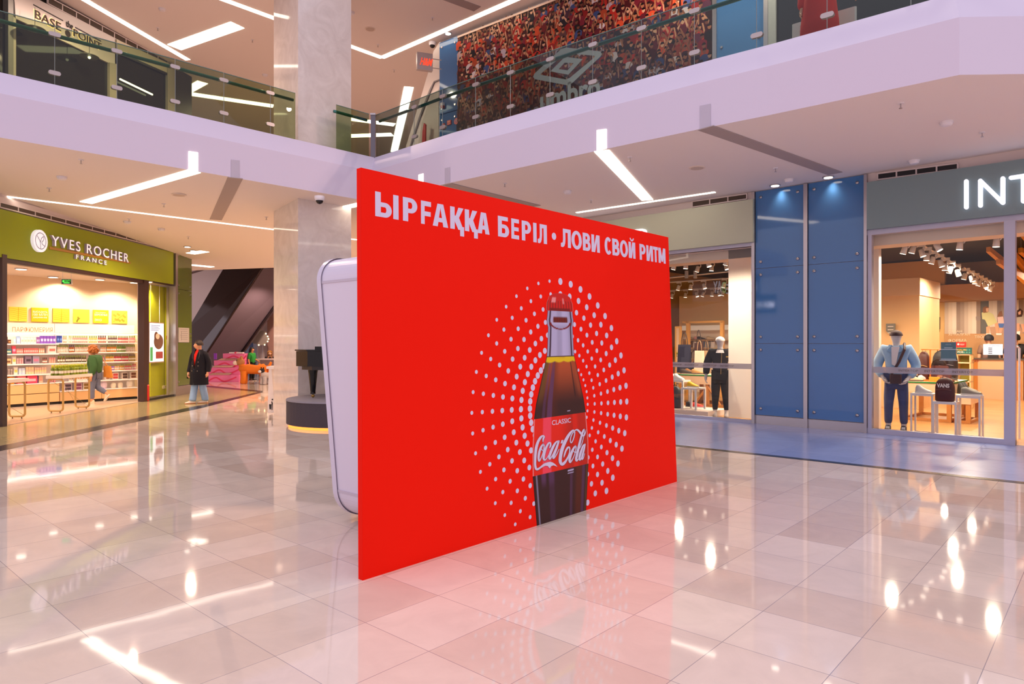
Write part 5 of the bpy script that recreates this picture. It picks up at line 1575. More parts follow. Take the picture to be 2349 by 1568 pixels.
# ------------------------------------------------------------------ around the column: podium, piano, bin
pc = (-3.32, 13.82)
t = Th(G, 'round_podium', 'low round dark grey podium with a glowing base beside the stone column', 'podium', pc[0], pc[1], 0)
q = t.b(); q.smooth = False; q.lathe([(1.19, .055), (1.19, .50)], (pc[0], pc[1], 0), 64); t.add('drum', q, mat('#4b4248', .9, noise=.35, nscale=120))
q = t.b(); q.lathe([(1.19, .50), (1.20, .505), (1.19, .53)], (pc[0], pc[1], 0), 64); t.add('top_plate', q, mat('#8f8890', .6))
q = t.b(); q.lathe([(1.15, .004), (1.15, .054)], (pc[0], pc[1], 0), 64); t.add('glow_strip', q, mat('#ff9a3c', .5, emit=1.7, key='podium_glow'))
t = Th(G, 'grand_piano', 'small black grand piano on the round podium, half hidden by the white booth', 'piano', -3.45, 13.75, .531)
M_PIANO = mat('#0a090c', .12, spec=.35)
out = [(-4.33, 13.9), (-4.30, 13.6), (-4.0, 13.35), (-3.4, 13.15), (-2.75, 13.1), (-2.75, 14.35), (-3.5, 14.4), (-4.1, 14.3)]
q = t.b(); q.prism(out, 1.17, 1.47); t.add('case', q, M_PIANO)
q = t.b(); c = (-3.4, 13.75); q.prism([(x + (x - c[0]) * .03, y + (y - c[1]) * .03) for x, y in out], 1.475, 1.50); t.add('lid', q, M_PIANO)
q = t.b(); q.prism([(x - (x - c[0]) * .12, y - (y - c[1]) * .12) for x, y in out], 1.10, 1.17); t.add('sound_board', q, mat('#1a1216', .3))
for x, y in ((-4.0, 13.72), (-2.95, 13.25), (-2.95, 14.2)):
    q = t.b(); q.lathe([(.10, .56), (.09, .50), (.05, .12), (.055, .08)], (x, y, .53), 12); leg = t.add('leg', q, M_PIANO)
    q = t.b(); q.ball((x, y, .57), .036, 10, 6); t.add('caster', q, mat('#b08a48', .3, metal=.8), leg)
q = t.b(); q.box(-3.9, -3.3, 13.5, 13.9, 1.50, 1.56); t.add('music_stand', q, M_PIANO)

p = at(625, 944, 0)
t = Th(G, 'litter_bin', 'slim white litter bin with a black figure symbol left of the stone column', 'bin', *p)
q = t.b()
for z0, z1, w0, w1 in ((0, 1.02, .075, .045),):
    q.add([(p.x - w0, p.y - .12, z0), (p.x + .1, p.y - .12, z0), (p.x + .1, p.y + .2, z0), (p.x - w0, p.y + .2, z0), (p.x - w1, p.y - .12, z1), (p.x + .02, p.y - .12, z1), (p.x + .02, p.y + .2, z1), (p.x - w1, p.y + .2, z1)],
          [(3, 2, 1, 0), (4, 5, 6, 7), (0, 1, 5, 4), (1, 2, 6, 5), (2, 3, 7, 6), (3, 0, 4, 7)])
t.add('body', q, mat('#efe6e2', .35))
q = t.b(); q.box(p.x - .09, p.x + .12, p.y - .15, p.y + .22, 1.02, 1.08); t.add('top_plate', q, mat('#f4eeec', .3))
q = t.b()
q.xz([(p.x - .025, .07), (p.x + .01, .07), (p.x + .02, .19), (p.x - .035, .19)], p.y - .128, p.y - .121)
q.xz([(p.x + .025, .05), (p.x + .04, .05), (p.x + .052, .21), (p.x + .03, .27), (p.x + .018, .24), (p.x + .03, .17)], p.y - .128, p.y - .121)
q.xz([(p.x + .042 + .018 * math.cos(i * math.pi / 5), .30 + .02 * math.sin(i * math.pi / 5)) for i in range(10)], p.y - .128, p.y - .121)
t.add('figure_symbol', q, mat('#1c181c', .5))
# support rail behind the column
# ------------------------------------------------------------------ far hall: escalator, counter, sweets stand, ride-on plush animals
W3 = lambda a, b_, d: atd(a, b_, d)
t = Th(G, 'escalator', 'dark glossy escalator underside rising behind the pink stand', 'escalator', *at(520, 870, 0))
M_ESC = mat('#3a241a', .12, metal=.8)
M_ESG = mat('#665866', .55)
q = t.b(); q.slab([W3(432, 778, 30.5), W3(432, 752, 30.5), W3(517, 608, 30.5), W3(606, 608, 29), W3(455, 838, 29), W3(420, 838, 30)], (0, .4, .2)); t.add('underside_panel', q, M_ESC)
q = t.b(); q.slab([W3(455, 838, 29), W3(606, 608, 29), W3(700, 608, 31), W3(535, 838, 30.5)], (.1, .4, .2)); t.add('side_panel', q, M_ESG)
q = t.b(); q.tube([W3(455, 838, 28.95), W3(606, 608, 28.95)], .05, 8); t.add('edge_strip', q, mat('#3a2a28', .2, metal=.6))
q = t.b(); q.tube([W3(533, 838, 30.4), W3(696, 608, 30.9)], .06, 8); t.add('lower_edge_strip', q, mat('#2a2028', .2, metal=.6))
t = Th(G, 'escalator', 'pale silver escalator underside seen left of the dark one', 'escalator', *at(420, 866, 0))
q = t.b(); q.slab([W3(400, 640, 32), W3(515, 606, 32), W3(516, 612, 32), W3(436, 756, 32), W3(380, 866, 32)], (0, .4, .2)); t.add('underside_panel', q, mat('#b9a49c', .22, metal=.8))
q = t.b(); q.tube([W3(432, 762, 31.9), W3(517, 612, 31.9)], .05, 8); t.add('edge_strip', q, mat('#cfc4d8', .3, metal=.5))
# back wall units
b = B(W3(606, 866, 33)); b.slab([W3(590, 866, 33), W3(613, 866, 33), W3(613, 690, 33), W3(590, 690, 33)], (0, .3, 0)); solo(G, 'tall_cabinet', 'white cabinet wall right of the escalator', 'cabinet', b, mat('#e6d4d2', .5))
b = B(W3(622, 866, 32)); b.slab([W3(613, 866, 32), W3(640, 866, 32), W3(640, 680, 32), W3(613, 680, 32)], (0, .5, 0)); solo(G, 'side_pillar', 'mauve brown pillar between the cabinet and the stone column', 'pillar', b, mat('#a8817c', .5))
b = B(W3(572, 866, 34))
for i, (a0, a1, col) in enumerate(((556, 572, 0), (572, 581, 1), (581, 590, 2))):
    b.mi = i; b.slab([W3(a0, 866, 34), W3(a1, 866, 34), W3(a1, 735, 34), W3(a0, 735, 34)], (0, .2, 0))
solo(G, 'glazed_shopfront', 'pale blue shop front behind the escalator foot', 'shopfront', b, [mat('#9fb6d8', .3), mat('#5a78b0', .3), mat('#c8cee0', .3)])
pcl = W3(597, 785, 31.5)
t = Th(G, 'cloud_lamp', 'grey cloud shaped lamp board with small bulbs', 'lamp', *pcl)
q = t.b()
ol = []
for cx_, cz_, r_, a0, a1 in ((-.24, .10, .16, 100, 260), (-.05, -.02, .12, 200, 300), (.16, .0, .13, 240, 330), (.27, .16, .15, 290, 440), (.12, .38, .17, 20, 130), (-.12, .36, .16, 60, 190)):
    for i in range(7):
        a = math.radians(a0 + (a1 - a0) * i / 6); ol.append((pcl.x + cx_ + r_ * math.cos(a), pcl.z + cz_ + r_ * math.sin(a)))
q.xz(ol, pcl.y - .03, pcl.y + .05); t.add('board', q, mat('#9c9290', .6))
for cx_, cz_ in ((-.05, -.12), (.22, -.11), (.36, .04), (.40, .16), (.36, .28), (.28, .40)):
    q = t.b(); q.ball((pcl.x + cx_, pcl.y - .05, pcl.z + cz_), .035, 8, 6); t.add('bulb', q, mat('#ffe6b0', .5, emit=3, key='bulb'))
q = t.b()
for cx_ in (-.14, .08): q.tube([(pcl.x + cx_, pcl.y + .06, pcl.z), (pcl.x + cx_, pcl.y + .06, .0)], .012, 6)
t.add('legs', q, M_STEEL)

p = at(506, 876, 0)
t = Th(G, 'sweets_stand', 'pink stepped sweets stand at the foot of the escalator', 'stand', *p)
M_PINK = mat('#f07ab0', .45); M_PINK2 = mat('#e8386a', .45)
k_ = p.y / F
xL = lambda a: (a - CX) * k_
for i, (a0, a1, y0, y1) in enumerate(((470, 548, 877, 860), (474, 550, 860, 843), (483, 556, 843, 827), (500, 560, 827, 811))):
    z0, z1 = HC + (CY - y0) * k_, HC + (CY - y1) * k_
    q = t.b(); q.box(xL(a0), xL(a1) - .06 * i, p.y + .16 * i, p.y + .9, max(0, z0), z1); q.mi = 1
    line2(q, [(xL(a0) + .1, z0 + .04), (xL(a0) + .45, z1 - .1), (xL(a0) + .8, z0 + .05), (xL(a1) - .1, z1 - .08)], .03, p.y + .16 * i - .004); t.add('step', q, [M_PINK, M_PINK2])
    if i < 3:
        q = t.b(); q.add([(xL(a0 + 8), p.y + .16 * i - .01, z1 + .01), (xL(a1 - 22), p.y + .16 * i - .01, z1 + .01), (xL(a1 - 18), p.y + .16 * i + .14, z1 + .09), (xL(a0 + 14), p.y + .16 * i + .14, z1 + .09)], [(0, 1, 2, 3)]); t.add('sweet_trays', q, mat('#b08878', .5, noise=.5, nscale=30))
p2_ = W3(494, 822, p.y + .4); b = B(p2_); b.box(p2_.x - .05, p2_.x + .05, p2_.y - .04, p2_.y + .04, p2_.z - .03, p2_.z + .22); solo(G, 'gift_bag', 'small violet bag standing on the pink stepped stand', 'bag', b, mat('#8a3ac0', .5))
p2_ = W3(543, 810, p.y + .5); b = B(p2_); b.box(p2_.x - .28, p2_.x + .28, p2_.y - .1, p2_.y + .1, p2_.z - .005, p2_.z + .05); b.mi = 1; b.box(p2_.x - .05, p2_.x + .02, p2_.y - .11, p2_.y + .1, p2_.z, p2_.z + .06); solo(G, 'tray', 'white tray with a red pack on top of the pink stepped stand', 'tray', b, [M_WHITE, M_PINK2])
# counter
pcn = at(612, 872, 0)
t = Th(G, 'service_counter', 'grey service counter with the seated blonde woman behind it', 'counter', *pcn)
k2 = pcn.y / F; x0 = (597 - CX) * k2; x1 = (660 - CX) * k2
q = t.b(); q.box(x0, x1, pcn.y, pcn.y + .6, 0, .88); t.add('front', q, mat('#8a7c84', .5))
q = t.b(); q.box(x0 - .25, x1, pcn.y - .05, pcn.y + .65, .88, .93); t.add('worktop', q, mat('#d8ccd0', .35))


def plush(label, a, bb, L, H, body, head, face, deg, name='ride_on_plush'):
    p = at(a, bb, 0); fr = Fr(p.x, p.y, deg)
    t = Th(fr, name, label, 'ride on toy')
    M1 = mat(body, .9, noise=.12, nscale=40); M2 = mat(head, .9, noise=.1, nscale=40); M3 = mat(face, .9)
    q = t.b(); q.smooth = True
    q.tube([(-L * .52, 0, H * .50), (-L * .45, 0, H * .55), (-L * .2, 0, H * .58), (L * .1, 0, H * .55), (L * .38, 0, H * .58), (L * .48, 0, H * .55)], [H * .10, H * .19, H * .2, H * .18, H * .21, H * .1], 14)
    for x in (-L * .36, L * .36):
        for y in (-H * .12, H * .12):
            q.tube([(x, y, H * .5), (x, y * 1.1, H * .25), (x - .01, y * 1.1, H * .06), (x - .02, y * 1.1, .0)], [H * .13, H * .115, H * .12, H * .11], 10)
    q.tube([(-L * .4, 0, H * .6), (-L * .48, 0, H * .78)], [H * .14, H * .11], 10)
    body_ = t.add('body', q, M1)
    q = t.b(); q.smooth = True; q.ball((-L * .5, 0, H * .86), (H * .17, H * .15, H * .16), 14, 10); hd = t.add('head', q, M2)
    q = t.b(); q.smooth = True; q.ball((-L * .5 - H * .17, 0, H * .82), (H * .12, H * .1, H * .09), 12, 8); t.add('muzzle', q, M3, hd)
    for s in (-1, 1):
        q = t.b(); q.smooth = True; q.ball((-L * .46, s * H * .11, H * 1.03), (H * .035, H * .04, H * .07), 8, 6); t.add('ear', q, M2, hd)
        q = t.b(); q.ball((-L * .5 - H * .12, s * H * .09, H * .92), H * .02, 8, 6); t.add('eye', q, M_BLACK, hd)
    q = t.b(); q.smooth = True; q.tube([(L * .46, 0, H * .62), (L * .6, 0, H * .70), (L * .66, 0, H * .85)], [H * .06, H * .06, H * .045], 8); t.add('tail', q, M1)
    return t


plush('orange ride on plush lion with a tan head on the far hall floor', 582, 879, 1.0, 1.0, '#e07a1e', '#b07a4a', '#f0dccc', 12)
plush('second orange ride on plush animal, partly behind the white bin', 622, 877, .8, .9, '#e0701a', '#e0701a', '#f4e4d8', 170)
plush('black and white striped ride on plush zebra beside the white bin', 612, 881, .45, .62, '#b8b0b0', '#2a2428', '#d8d0d0', 60)


# ------------------------------------------------------------------ shoe shop interior
RP = lambda a, b_, y: RF.px(a, b_, y)
FLr = RF.fl


def rb(b, a0, a1, t0, b0, y0, y1, t1=None, b1=None):
    """box-like slab behind photo corners on an upright plane of the shop"""
    return b.xz([RP(a0, b0, y0), RP(a1, b1 if b1 else b0, y0), RP(a1, t1 if t1 else t0, y0), RP(a0, t0, y0)], y0, y1)


b = B(); x0, x1 = RP(1950, 700, 5.5)[0], RP(2109, 700, 5.5)[0]
b.box(x0 - .5, x1, 5.5, 7.5, 0, RP(2050, 642, 5.5)[1]); struct('wall_partition', b, mat('#dcb07c', .6), RF)
b = B(); b.box(x0 - .5, x1 + .02, 5.46, 7.5, RP(2050, 679, 5.5)[1], RP(2050, 642, 5.5)[1] + .02); struct('trim_30', b, mat('#e2bc92', .6), RF)
b = B(); b.box(RP(2109, 700, 12)[0], 6.2, 11.9, 12.0, RP(2200, 691, 12)[1], RP(2200, 652, 12)[1]); struct('trim_31', b, mat('#dcae84', .6), RF)
b = B(); b.box(-3, RP(2167, 700, 12)[0], 12.0, 12.2, 0, 4.3); struct('wall_back', b, mat('#dcae70', .6), RF)
xa, z1 = RP(2110, 742, 11.95); xb, z0 = RP(2128, 830, 11.95)
b = B(); b.box(xa, xb, 11.93, 12.0, 0, z1); b.mi = 1; b.box(xa - .03, xb + .03, 11.9, 12.0, z1, z1 + .12); b.box(xa, xb, 11.92, 11.93, z1 - .25, z1 - .2); struct('door_2', b, [mat('#7aa4c8', .4), mat('#9cc0dc', .4)], RF)


def notice(label, a0, a1, t0, b0, y, m1, m2, name='notice'):
    xa, z0 = RP(a0, b0, y); xb, z1 = RP(a1, t0, y)
    t = Th(RF, name, label, 'notice', (xa + xb) / 2, y, z0)
    q = t.b(); q.box(xa, xb, y - .03, y, z0, z1); t.add('frame', q, m1)
    e_ = .10 * min(xb - xa, z1 - z0); q = t.b(); q.box(xa + e_, xb - e_, y - .034, y - .03, z0 + e_, z1 - e_); t.add('sheet', q, m2)
    return t


M_PAPER = mat('#f6ece4', .5)
notice('framed white notice beside the blue door at the back of the shoe shop', 2134, 2157, 727, 755, 11.9, mat('#3a2a20', .4), M_PAPER)
notice('small red label under the framed notice', 2138, 2153, 757, 762, 11.95, mat('#d8302c', .5), mat('#e85a50', .5))
notice('small white label under the red label', 2136, 2155, 765, 773, 11.95, mat('#f0a898', .5), M_PAPER)
xa, z1 = RP(2033, 742, 5.44); xb, z0 = RP(2054, 768, 5.44)
b = B(((xa + xb) / 2, 5.44, z0)); b.xz([(xa, z0 + .1), ((xa + xb) / 2, z0), (xb, z0 + .1), (xb, z1), (xa, z1)], 5.42, 5.45); b.mi = 1
for k in range(3): b.box(xa + .04, xb - .04, 5.415, 5.42, z1 - .08 - .08 * k, z1 - .065 - .08 * k)
solo(RF, 'shield_sign', 'grey shield shaped sign on the wall above the denim mannequin', 'sign', b, [mat('#6f6e68', .5), M_PAPER])

# wide picture wall with curtain and girls
t = Th(RF, 'mural', 'wide printed picture of girls before a pleated curtain above the counter', 'picture', 2.6, 11.85, 0)
YB = 11.86
xa, zt = RP(2167, 692, YB); zb = RP(2230, 765, YB)[1]; xb = 6.15
q = t.b(); q.box(xa, xb, YB, YB + .06, 1.0, zt); t.add('backing', q, mat('#b98a5c', .6))
q = t.b(); n_ = 60
cw = (xb - xa) / n_
gap0, gap1 = RP(2245, 700, YB)[0], RP(2266, 700, YB)[0]
q.c = []
for i in range(n_):
    a = xa + cw * i
    if gap0 - cw * .5 < a < gap1 - cw * .5: c = hx('#5e5a54')
    else: c = hx(['#b8a494', '#8f7c70', '#c9b6a4', '#a08c7e', '#d2c0b0'][i * 7 % 5])
    cadd(q, [(a, YB - .005, zb), (a + cw, YB - .005, zb), (a + cw, YB - .005, zt - .02), (a, YB - .005, zt - .02)], [(0, 1, 2, 3)], c)


def fig(pts, col, y=.008):
    P = [RP(2200 + x * 149 / 1062.0, 660 + y_ * 220 / 1568.0, YB) for x, y_ in pts]
    cadd(q, [(p[0], YB - y, p[1]) for p in P], [tuple(range(len(P)))], hx(col))


fig([(445, 640), (505, 615), (500, 680), (490, 750), (445, 750)], '#d89a74'); fig([(580, 570), (640, 560), (650, 740), (610, 745)], '#d89a74')
fig([(370, 405), (470, 385), (560, 430), (625, 570), (475, 628), (425, 520), (380, 510)], '#c8bf86', .010)
fig([(385, 380), (395, 320), (440, 298), (490, 320), (470, 400), (400, 410)], '#8a5a38', .012); fig([(440, 335), (485, 325), (482, 390), (445, 390)], '#e0ab86', .014)
fig([(275, 470), (330, 460), (360, 500), (330, 540), (280, 530)], '#8a7a74', .012); fig([(440, 745), (525, 745), (520, 775), (445, 770)], '#f0e0d4', .012); fig([(605, 740), (700, 740), (695, 770), (610, 770)], '#f0e0d4', .012)
fig([(500, 640), (980, 600), (1050, 740), (520, 750)], '#b98c6e', .006)
fig([(630, 480), (720, 470), (740, 590), (640, 580)], '#f0b8b0', .011); fig([(640, 580), (740, 580), (720, 655), (660, 650)], '#4a6aa8', .012); fig([(625, 470), (660, 390), (700, 375), (715, 460)], '#8a5a3c', .013); fig([(660, 650), (720, 650), (690, 740), (655, 730)], '#dca080', .012)
fig([(930, 590), (950, 440), (1050, 440), (1110, 600)], '#b0a698', .011); fig([(940, 480), (950, 370), (1000, 335), (1050, 380), (1030, 470)], '#4a3028', .012); fig([(965, 400), (1010, 370), (1010, 430), (975, 440)], '#e6b498', .014)
fig([(945, 580), (990, 580), (985, 720), (950, 720)], '#dca080', .012); fig([(1010, 590), (1060, 590), (1070, 720), (1040, 720)], '#dca080', .012); fig([(935, 715), (1000, 705), (995, 765), (935, 765)], '#f4e8e0', .013)
t.add('picture_print', q, vcol(.6, .2))
for s_, a0, a1, bl, tp in (('САҒАН', 2176, 2207, 762, 757), ('АРНАЛҒАН', 2176, 2225, 769.5, 764), ('ФОРМА', 2175, 2218, 784, 777.5), ('ТВОЙ', 2236, 2262, 775, 769)):
    xx0, zz0 = RP(a0, bl, YB); xx1, zz1 = RP(a1, tp, YB)
    t.text('picture_words', s_, xx0, xx1, zz0, zz1, YB - .012, mat('#e8d0b4', .5), ext=.002)

# counter with its screen
c0 = FLr(2230, 913); c1 = FLr(2330, 918)
t = Th(RF, 'sales_counter', 'long pale wood sales counter under the picture wall', 'counter', (c0[0] + c1[0]) / 2, c0[1], 0)
yc = c0[1]; x0, x1 = RP(2228, 870, yc)[0], RP(2346, 870, yc)[0]; zc = RP(2290, 822, yc)[1]
q = t.b(); q.box(x0, x1, yc, yc + .7, 0, zc - .04); t.add('front', q, mat('#e0b088', .5))
q = t.b(); q.box(x0 - .03, x1 + .05, yc - .04, yc + .75, zc - .04, zc); t.add('worktop', q, mat('#4a4640', .3))
q = t.b(); q.box(x1 - .28, x1 - .02, yc - .02, yc, 0, zc - .04); q.box(x0 + .02, x0 + .16, yc - .02, yc, 0, zc - .04); t.add('wood_panel', q, mat('#b8742e', .5))
xx0, zz0 = RP(2256, 813, yc + .1); xx1, zz1 = RP(2300, 789, yc + .1)
t = Th(RF, 'counter_screen', 'white glowing screen standing on the sales counter', 'screen', (xx0 + xx1) / 2, yc + .1, zc)
q = t.b(); q.box(xx0, xx1, yc + .08, yc + .12, zz0, zz1); t.add('screen_face', q, mat('#e6f0ff', .4, emit=1.0, key='pc_screen'))
q = t.b(); q.box((xx0 + xx1) / 2 - .12, (xx0 + xx1) / 2 + .12, yc + .05, yc + .2, zc, zz0); t.add('stand', q, M_BLACK)
q = t.b()
for k in range(4): q.box(xx0 + .12, xx0 + .22, yc + .072, yc + .079, zz0 + .03 + .05 * k, zz0 + .055 + .05 * k)
for k in range(2): q.box(xx0 + .12, xx1 - .06, yc + .072, yc + .079, zz1 - .045 - .035 * k, zz1 - .035 - .035 * k)
t.add('screen_text', q, mat('#5a5a70', .5))
# signs on the low side shelf
ysh = 6.6
x0, x1 = RP(2194, 830, ysh)[0], RP(2227, 830, ysh)[0]; zt = RP(2210, 812, ysh)[1]
t = Th(RF, 'side_shelf', 'pale shelf cabinet with black shoes inside, under the teal payment sign', 'shelf', (x0 + x1) / 2, ysh, 0)
q = t.b(); q.box(x0, x1, ysh + .3, ysh + .34, 0, zt); t.add('back_panel', q, mat('#a8a028', .5))
for z in (.35, .68, zt - .2, zt):
    q = t.b(); q.box(x0, x1, ysh, ysh + .3, z - .03, z); t.add('shelf_board', q, mat('#f0d4ac', .5))
for xx in (x0, x1 - .03):
    q = t.b(); q.box(xx, xx + .03, ysh, ysh + .34, 0, zt); t.add('side_panel', q, mat('#f0c890', .5))
a, z = RP(2193, 796, ysh + .1); c, zz = RP(2216, 784.5, ysh + .1)
t = Th(RF, 'counter_sign', 'small red credit sign above the teal payment sign', 'sign', (a + c) / 2, ysh + .1, z)
q = t.b(); q.box(a, c, ysh + .1, ysh + .12, z, zz); t.add('board', q, mat('#e8201c', .4)); t.text('letters', 'KREDIT', a + .09, c - .03, z + .05, z + .09, ysh + .098, M_PAPER)
q = t.b(); q.xz([(a + .05 + .025 * math.cos(i * math.pi / 6), z + .075 + .025 * math.sin(i * math.pi / 6)) for i in range(12)], ysh + .096, ysh + .1); t.add('round_mark', q, M_PAPER)
a, z = RP(2195, 812, ysh); c, zz = RP(2230, 797, ysh)
t = Th(RF, 'counter_sign', 'teal payment sign with yellow and white words and small squares', 'sign', (a + c) / 2, ysh, zt)
q = t.b(); q.box(a, c, ysh - .02, ysh, zt + .003, zz); t.add('board', q, mat('#0f5a58', .4)); t.text('letters', 'HALYK', a + .02, a + .21, zz - .075, zz - .035, ysh - .022, mat('#e8b020', .5), bold=.02); t.text('letters', 'POS', a + .02, a + .14, zz - .13, zz - .09, ysh - .022, M_PAPER, bold=.02)
q = t.b()
for k in range(6): q.box(c - .18 + .055 * (k % 3), c - .145 + .055 * (k % 3), ysh - .023, ysh - .02, zz - .075 - .06 * (k // 3), zz - .04 - .06 * (k // 3))
t.add('small_squares', q, mat('#4a9a90', .5))

# glass: frosted band, shop names, teal poster, prohibition marks
def frost():
    m = bpy.data.materials.new('frosted_film'); m.use_nodes = True
    nt = m.node_tree; bb = nt.nodes['Principled BSDF']; bb.inputs['Base Color'].default_value = lin('#b9aeb2'); bb.inputs['Roughness'].default_value = .6
    tr = nt.nodes.new('ShaderNodeBsdfTransparent'); mx = nt.nodes.new('ShaderNodeMixShader'); mx.inputs[0].default_value = .62
    nt.links.new(tr.outputs[0], mx.inputs[1]); nt.links.new(bb.outputs[0], mx.inputs[2]); nt.links.new(mx.outputs[0], nt.nodes['Material Output'].inputs[0])
    return m


M_FROST = frost()
M_CUT = mat('#6a5850', .5)
for lab, a0, a1, words in (('grey frosted band with dark shop names on the denim mannequin window', 2002, 2303, ((2061, 2106), (2120, 2166), (2184, 2231))), ('grey frosted band with dark shop names on the window beside the red panel', 1400, 1727, ((1540, 1563), (1571, 1602), (1612, 1643), (1652, 1683)))):
    x0, x1 = X(a0), X(a1)
    t = Th(RF, 'window_film', lab, 'window film', (x0 + x1) / 2, .01, 1.10)
    q = t.b(); q.box(x0, x1, .008, .012, 1.095, 1.205); t.add('band', q, M_FROST)
    for w0, w1 in words:
        t.text('shop_name', 'INTERTOP', X(w0), X(w1), 1.13, 1.17, .007, M_CUT)
a, z0 = RP(2158, 825, 0); c, z1 = RP(2193, 784.5, 0)
t = Th(RF, 'window_poster', 'grey teal poster stuck on the shop window glass', 'poster', (a + c) / 2, .01, z0)
q = t.b(); q.box(a, c, .004, .012, z0, z1); t.add('sheet', q, mat('#55767c', .5))
t.text('poster_words', 'INTERTOP', a + .07, c - .07, z1 - .05, z1 - .03, .003, mat('#a8bcc0', .5))
q = t.b()
for k, (w_, dz) in enumerate(((.06, .10), (.13, .125), (.11, .29), (.13, .31))): q.box((a + c) / 2 - w_, (a + c) / 2 + w_, .002, .004, z1 - dz, z1 - dz + .008)
t.add('poster_lines', q, mat('#e0e8e8', .5))
for aa in (2233.5, 2241.5):
    a, z = RP(aa, 827, 0)
    b = B((a, .005, z - .025)); P = [(a + .022 * math.cos(i * math.pi / 8), .005, z + .022 * math.sin(i * math.pi / 8)) for i in range(16)]
    b.tube(P, .003, 5, closed=True); b.tube([(a - .015, .005, z + .015), (a + .015, .005, z - .015)], .003, 5)
    solo(RF, 'prohibition_sticker', 'small red round prohibition sticker on the window, %s one of two' % ('left' if aa < 2238 else 'right'), 'sticker', b, mat('#c83a30', .5))


# ---- furniture and goods
M_STAND = mat('#f0e6e2', .4)


def stand(label, fx, fy, w, d, h):
    t = Th(RF, 'display_stand', label, 'display stand', fx + w / 2, fy + d / 2, 0)
    r = .014
    q = t.b(); q.box(fx, fx + w, fy, fy + d, h - .045, h); t.add('top', q, M_STAND)
    for xx in (fx + r, fx + w - r):
        for yy in (fy + r, fy + d - r):
            q = t.b(); q.box(xx - r, xx + r, yy - r, yy + r, 0.005, h - .045); t.add('leg', q, M_STAND)
    q = t.b(); q.box(fx, fx + w, fy, fy + .02, .005, .03); q.box(fx, fx + w, fy + d - .02, fy + d, .005, .03); q.box(fx, fx + .02, fy, fy + d, .005, .03); q.box(fx + w - .02, fx + w, fy, fy + d, .005, .03); t.add('base_frame', q, M_STAND)
    return t


def shoe_mesh(b, x, y, z, L, m_u=0, m_s=1, ang=0.0, high=0.0):
    c, s = math.cos(ang), math.sin(ang)
    prof = [(-.5, .10, .34), (-.42, .16, .38 + high), (-.25, .18, .40 + high), (-.05, .185, .30 + high * .4), (.15, .19, .22), (.35, .18, .16), (.5, .10, .10)]
    b.mi = m_u; b.smooth = True
    vs = []; fs = []; n = 9
    for (u, w, h) in prof:
        for j in range(n):
            a = math.pi * j / (n - 1)
            lx, ly, lz = u * L, w * L * math.cos(a) * (.9 if j in (0, n - 1) else 1), h * L * (math.sin(a) ** .6) + .045 * L
            vs.append((x + lx * c - ly * s, y + lx * s + ly * c, z + lz))
    for i in range(len(prof) - 1):
        for j in range(n - 1): fs.append((i * n + j, i * n + j + 1, (i + 1) * n + j + 1, (i + 1) * n + j))
    fs.append(tuple(range(n))); fs.append(tuple(range((len(prof) - 1) * n, len(prof) * n))[::-1])
    b.add(vs, fs); b.smooth = False; b.mi = m_s
    vs = []
    for zz in (0, .085 * L):
        for (u, w) in ((-.52, .10), (-.4, .18), (0, .175), (.25, .20), (.45, .16), (.54, .06), (.54, -.06), (.45, -.16), (.25, -.20), (0, -.175), (-.4, -.18), (-.52, -.10)):
            vs.append((x + u * L * c - w * L * s, y + u * L * s + w * L * c, z + zz))
    b.add(vs, [tuple(range(12))[::-1], tuple(range(12, 24))] + [(i, (i + 1) % 12, 12 + (i + 1) % 12, 12 + i) for i in range(12)])
    return b


def shoe(fr, label, x, y, z, L, up, sole, ang=0.0, high=0.0, group=None, name='sneaker'):
    t = Th(fr, name, label, 'shoe', x, y, z, group)
    b1 = t.b(); shoe_mesh(b1, x, y, z + .001, L, 0, 0, ang, high)
    nsole = 13 if False else None
    k = 14
    b_up = t.b(); b_so = t.b()
    tmp = B(t.o); shoe_mesh(tmp, x, y, z + .001, L, 0, 1, ang, high)
    fu = [f for f, m in zip(tmp.f, tmp.m) if m == 0]; fsl = [f for f, m in zip(tmp.f, tmp.m) if m == 1]
    b_up.v = tmp.v; b_up.f = fu; b_up.m = [0] * len(fu); b_up.sm = [True] * len(fu)
    off = min(min(f) for f in fsl); b_so.v = tmp.v[off:]; b_so.f = [[i - off for i in f] for f in fsl]; b_so.m = [0] * len(fsl); b_so.sm = [False] * len(fsl)
    b_up.v = tmp.v[:off]
    t.add('upper', b_up, mat(up, .6)); t.add('sole', b_so, mat(sole, .6))
    return t


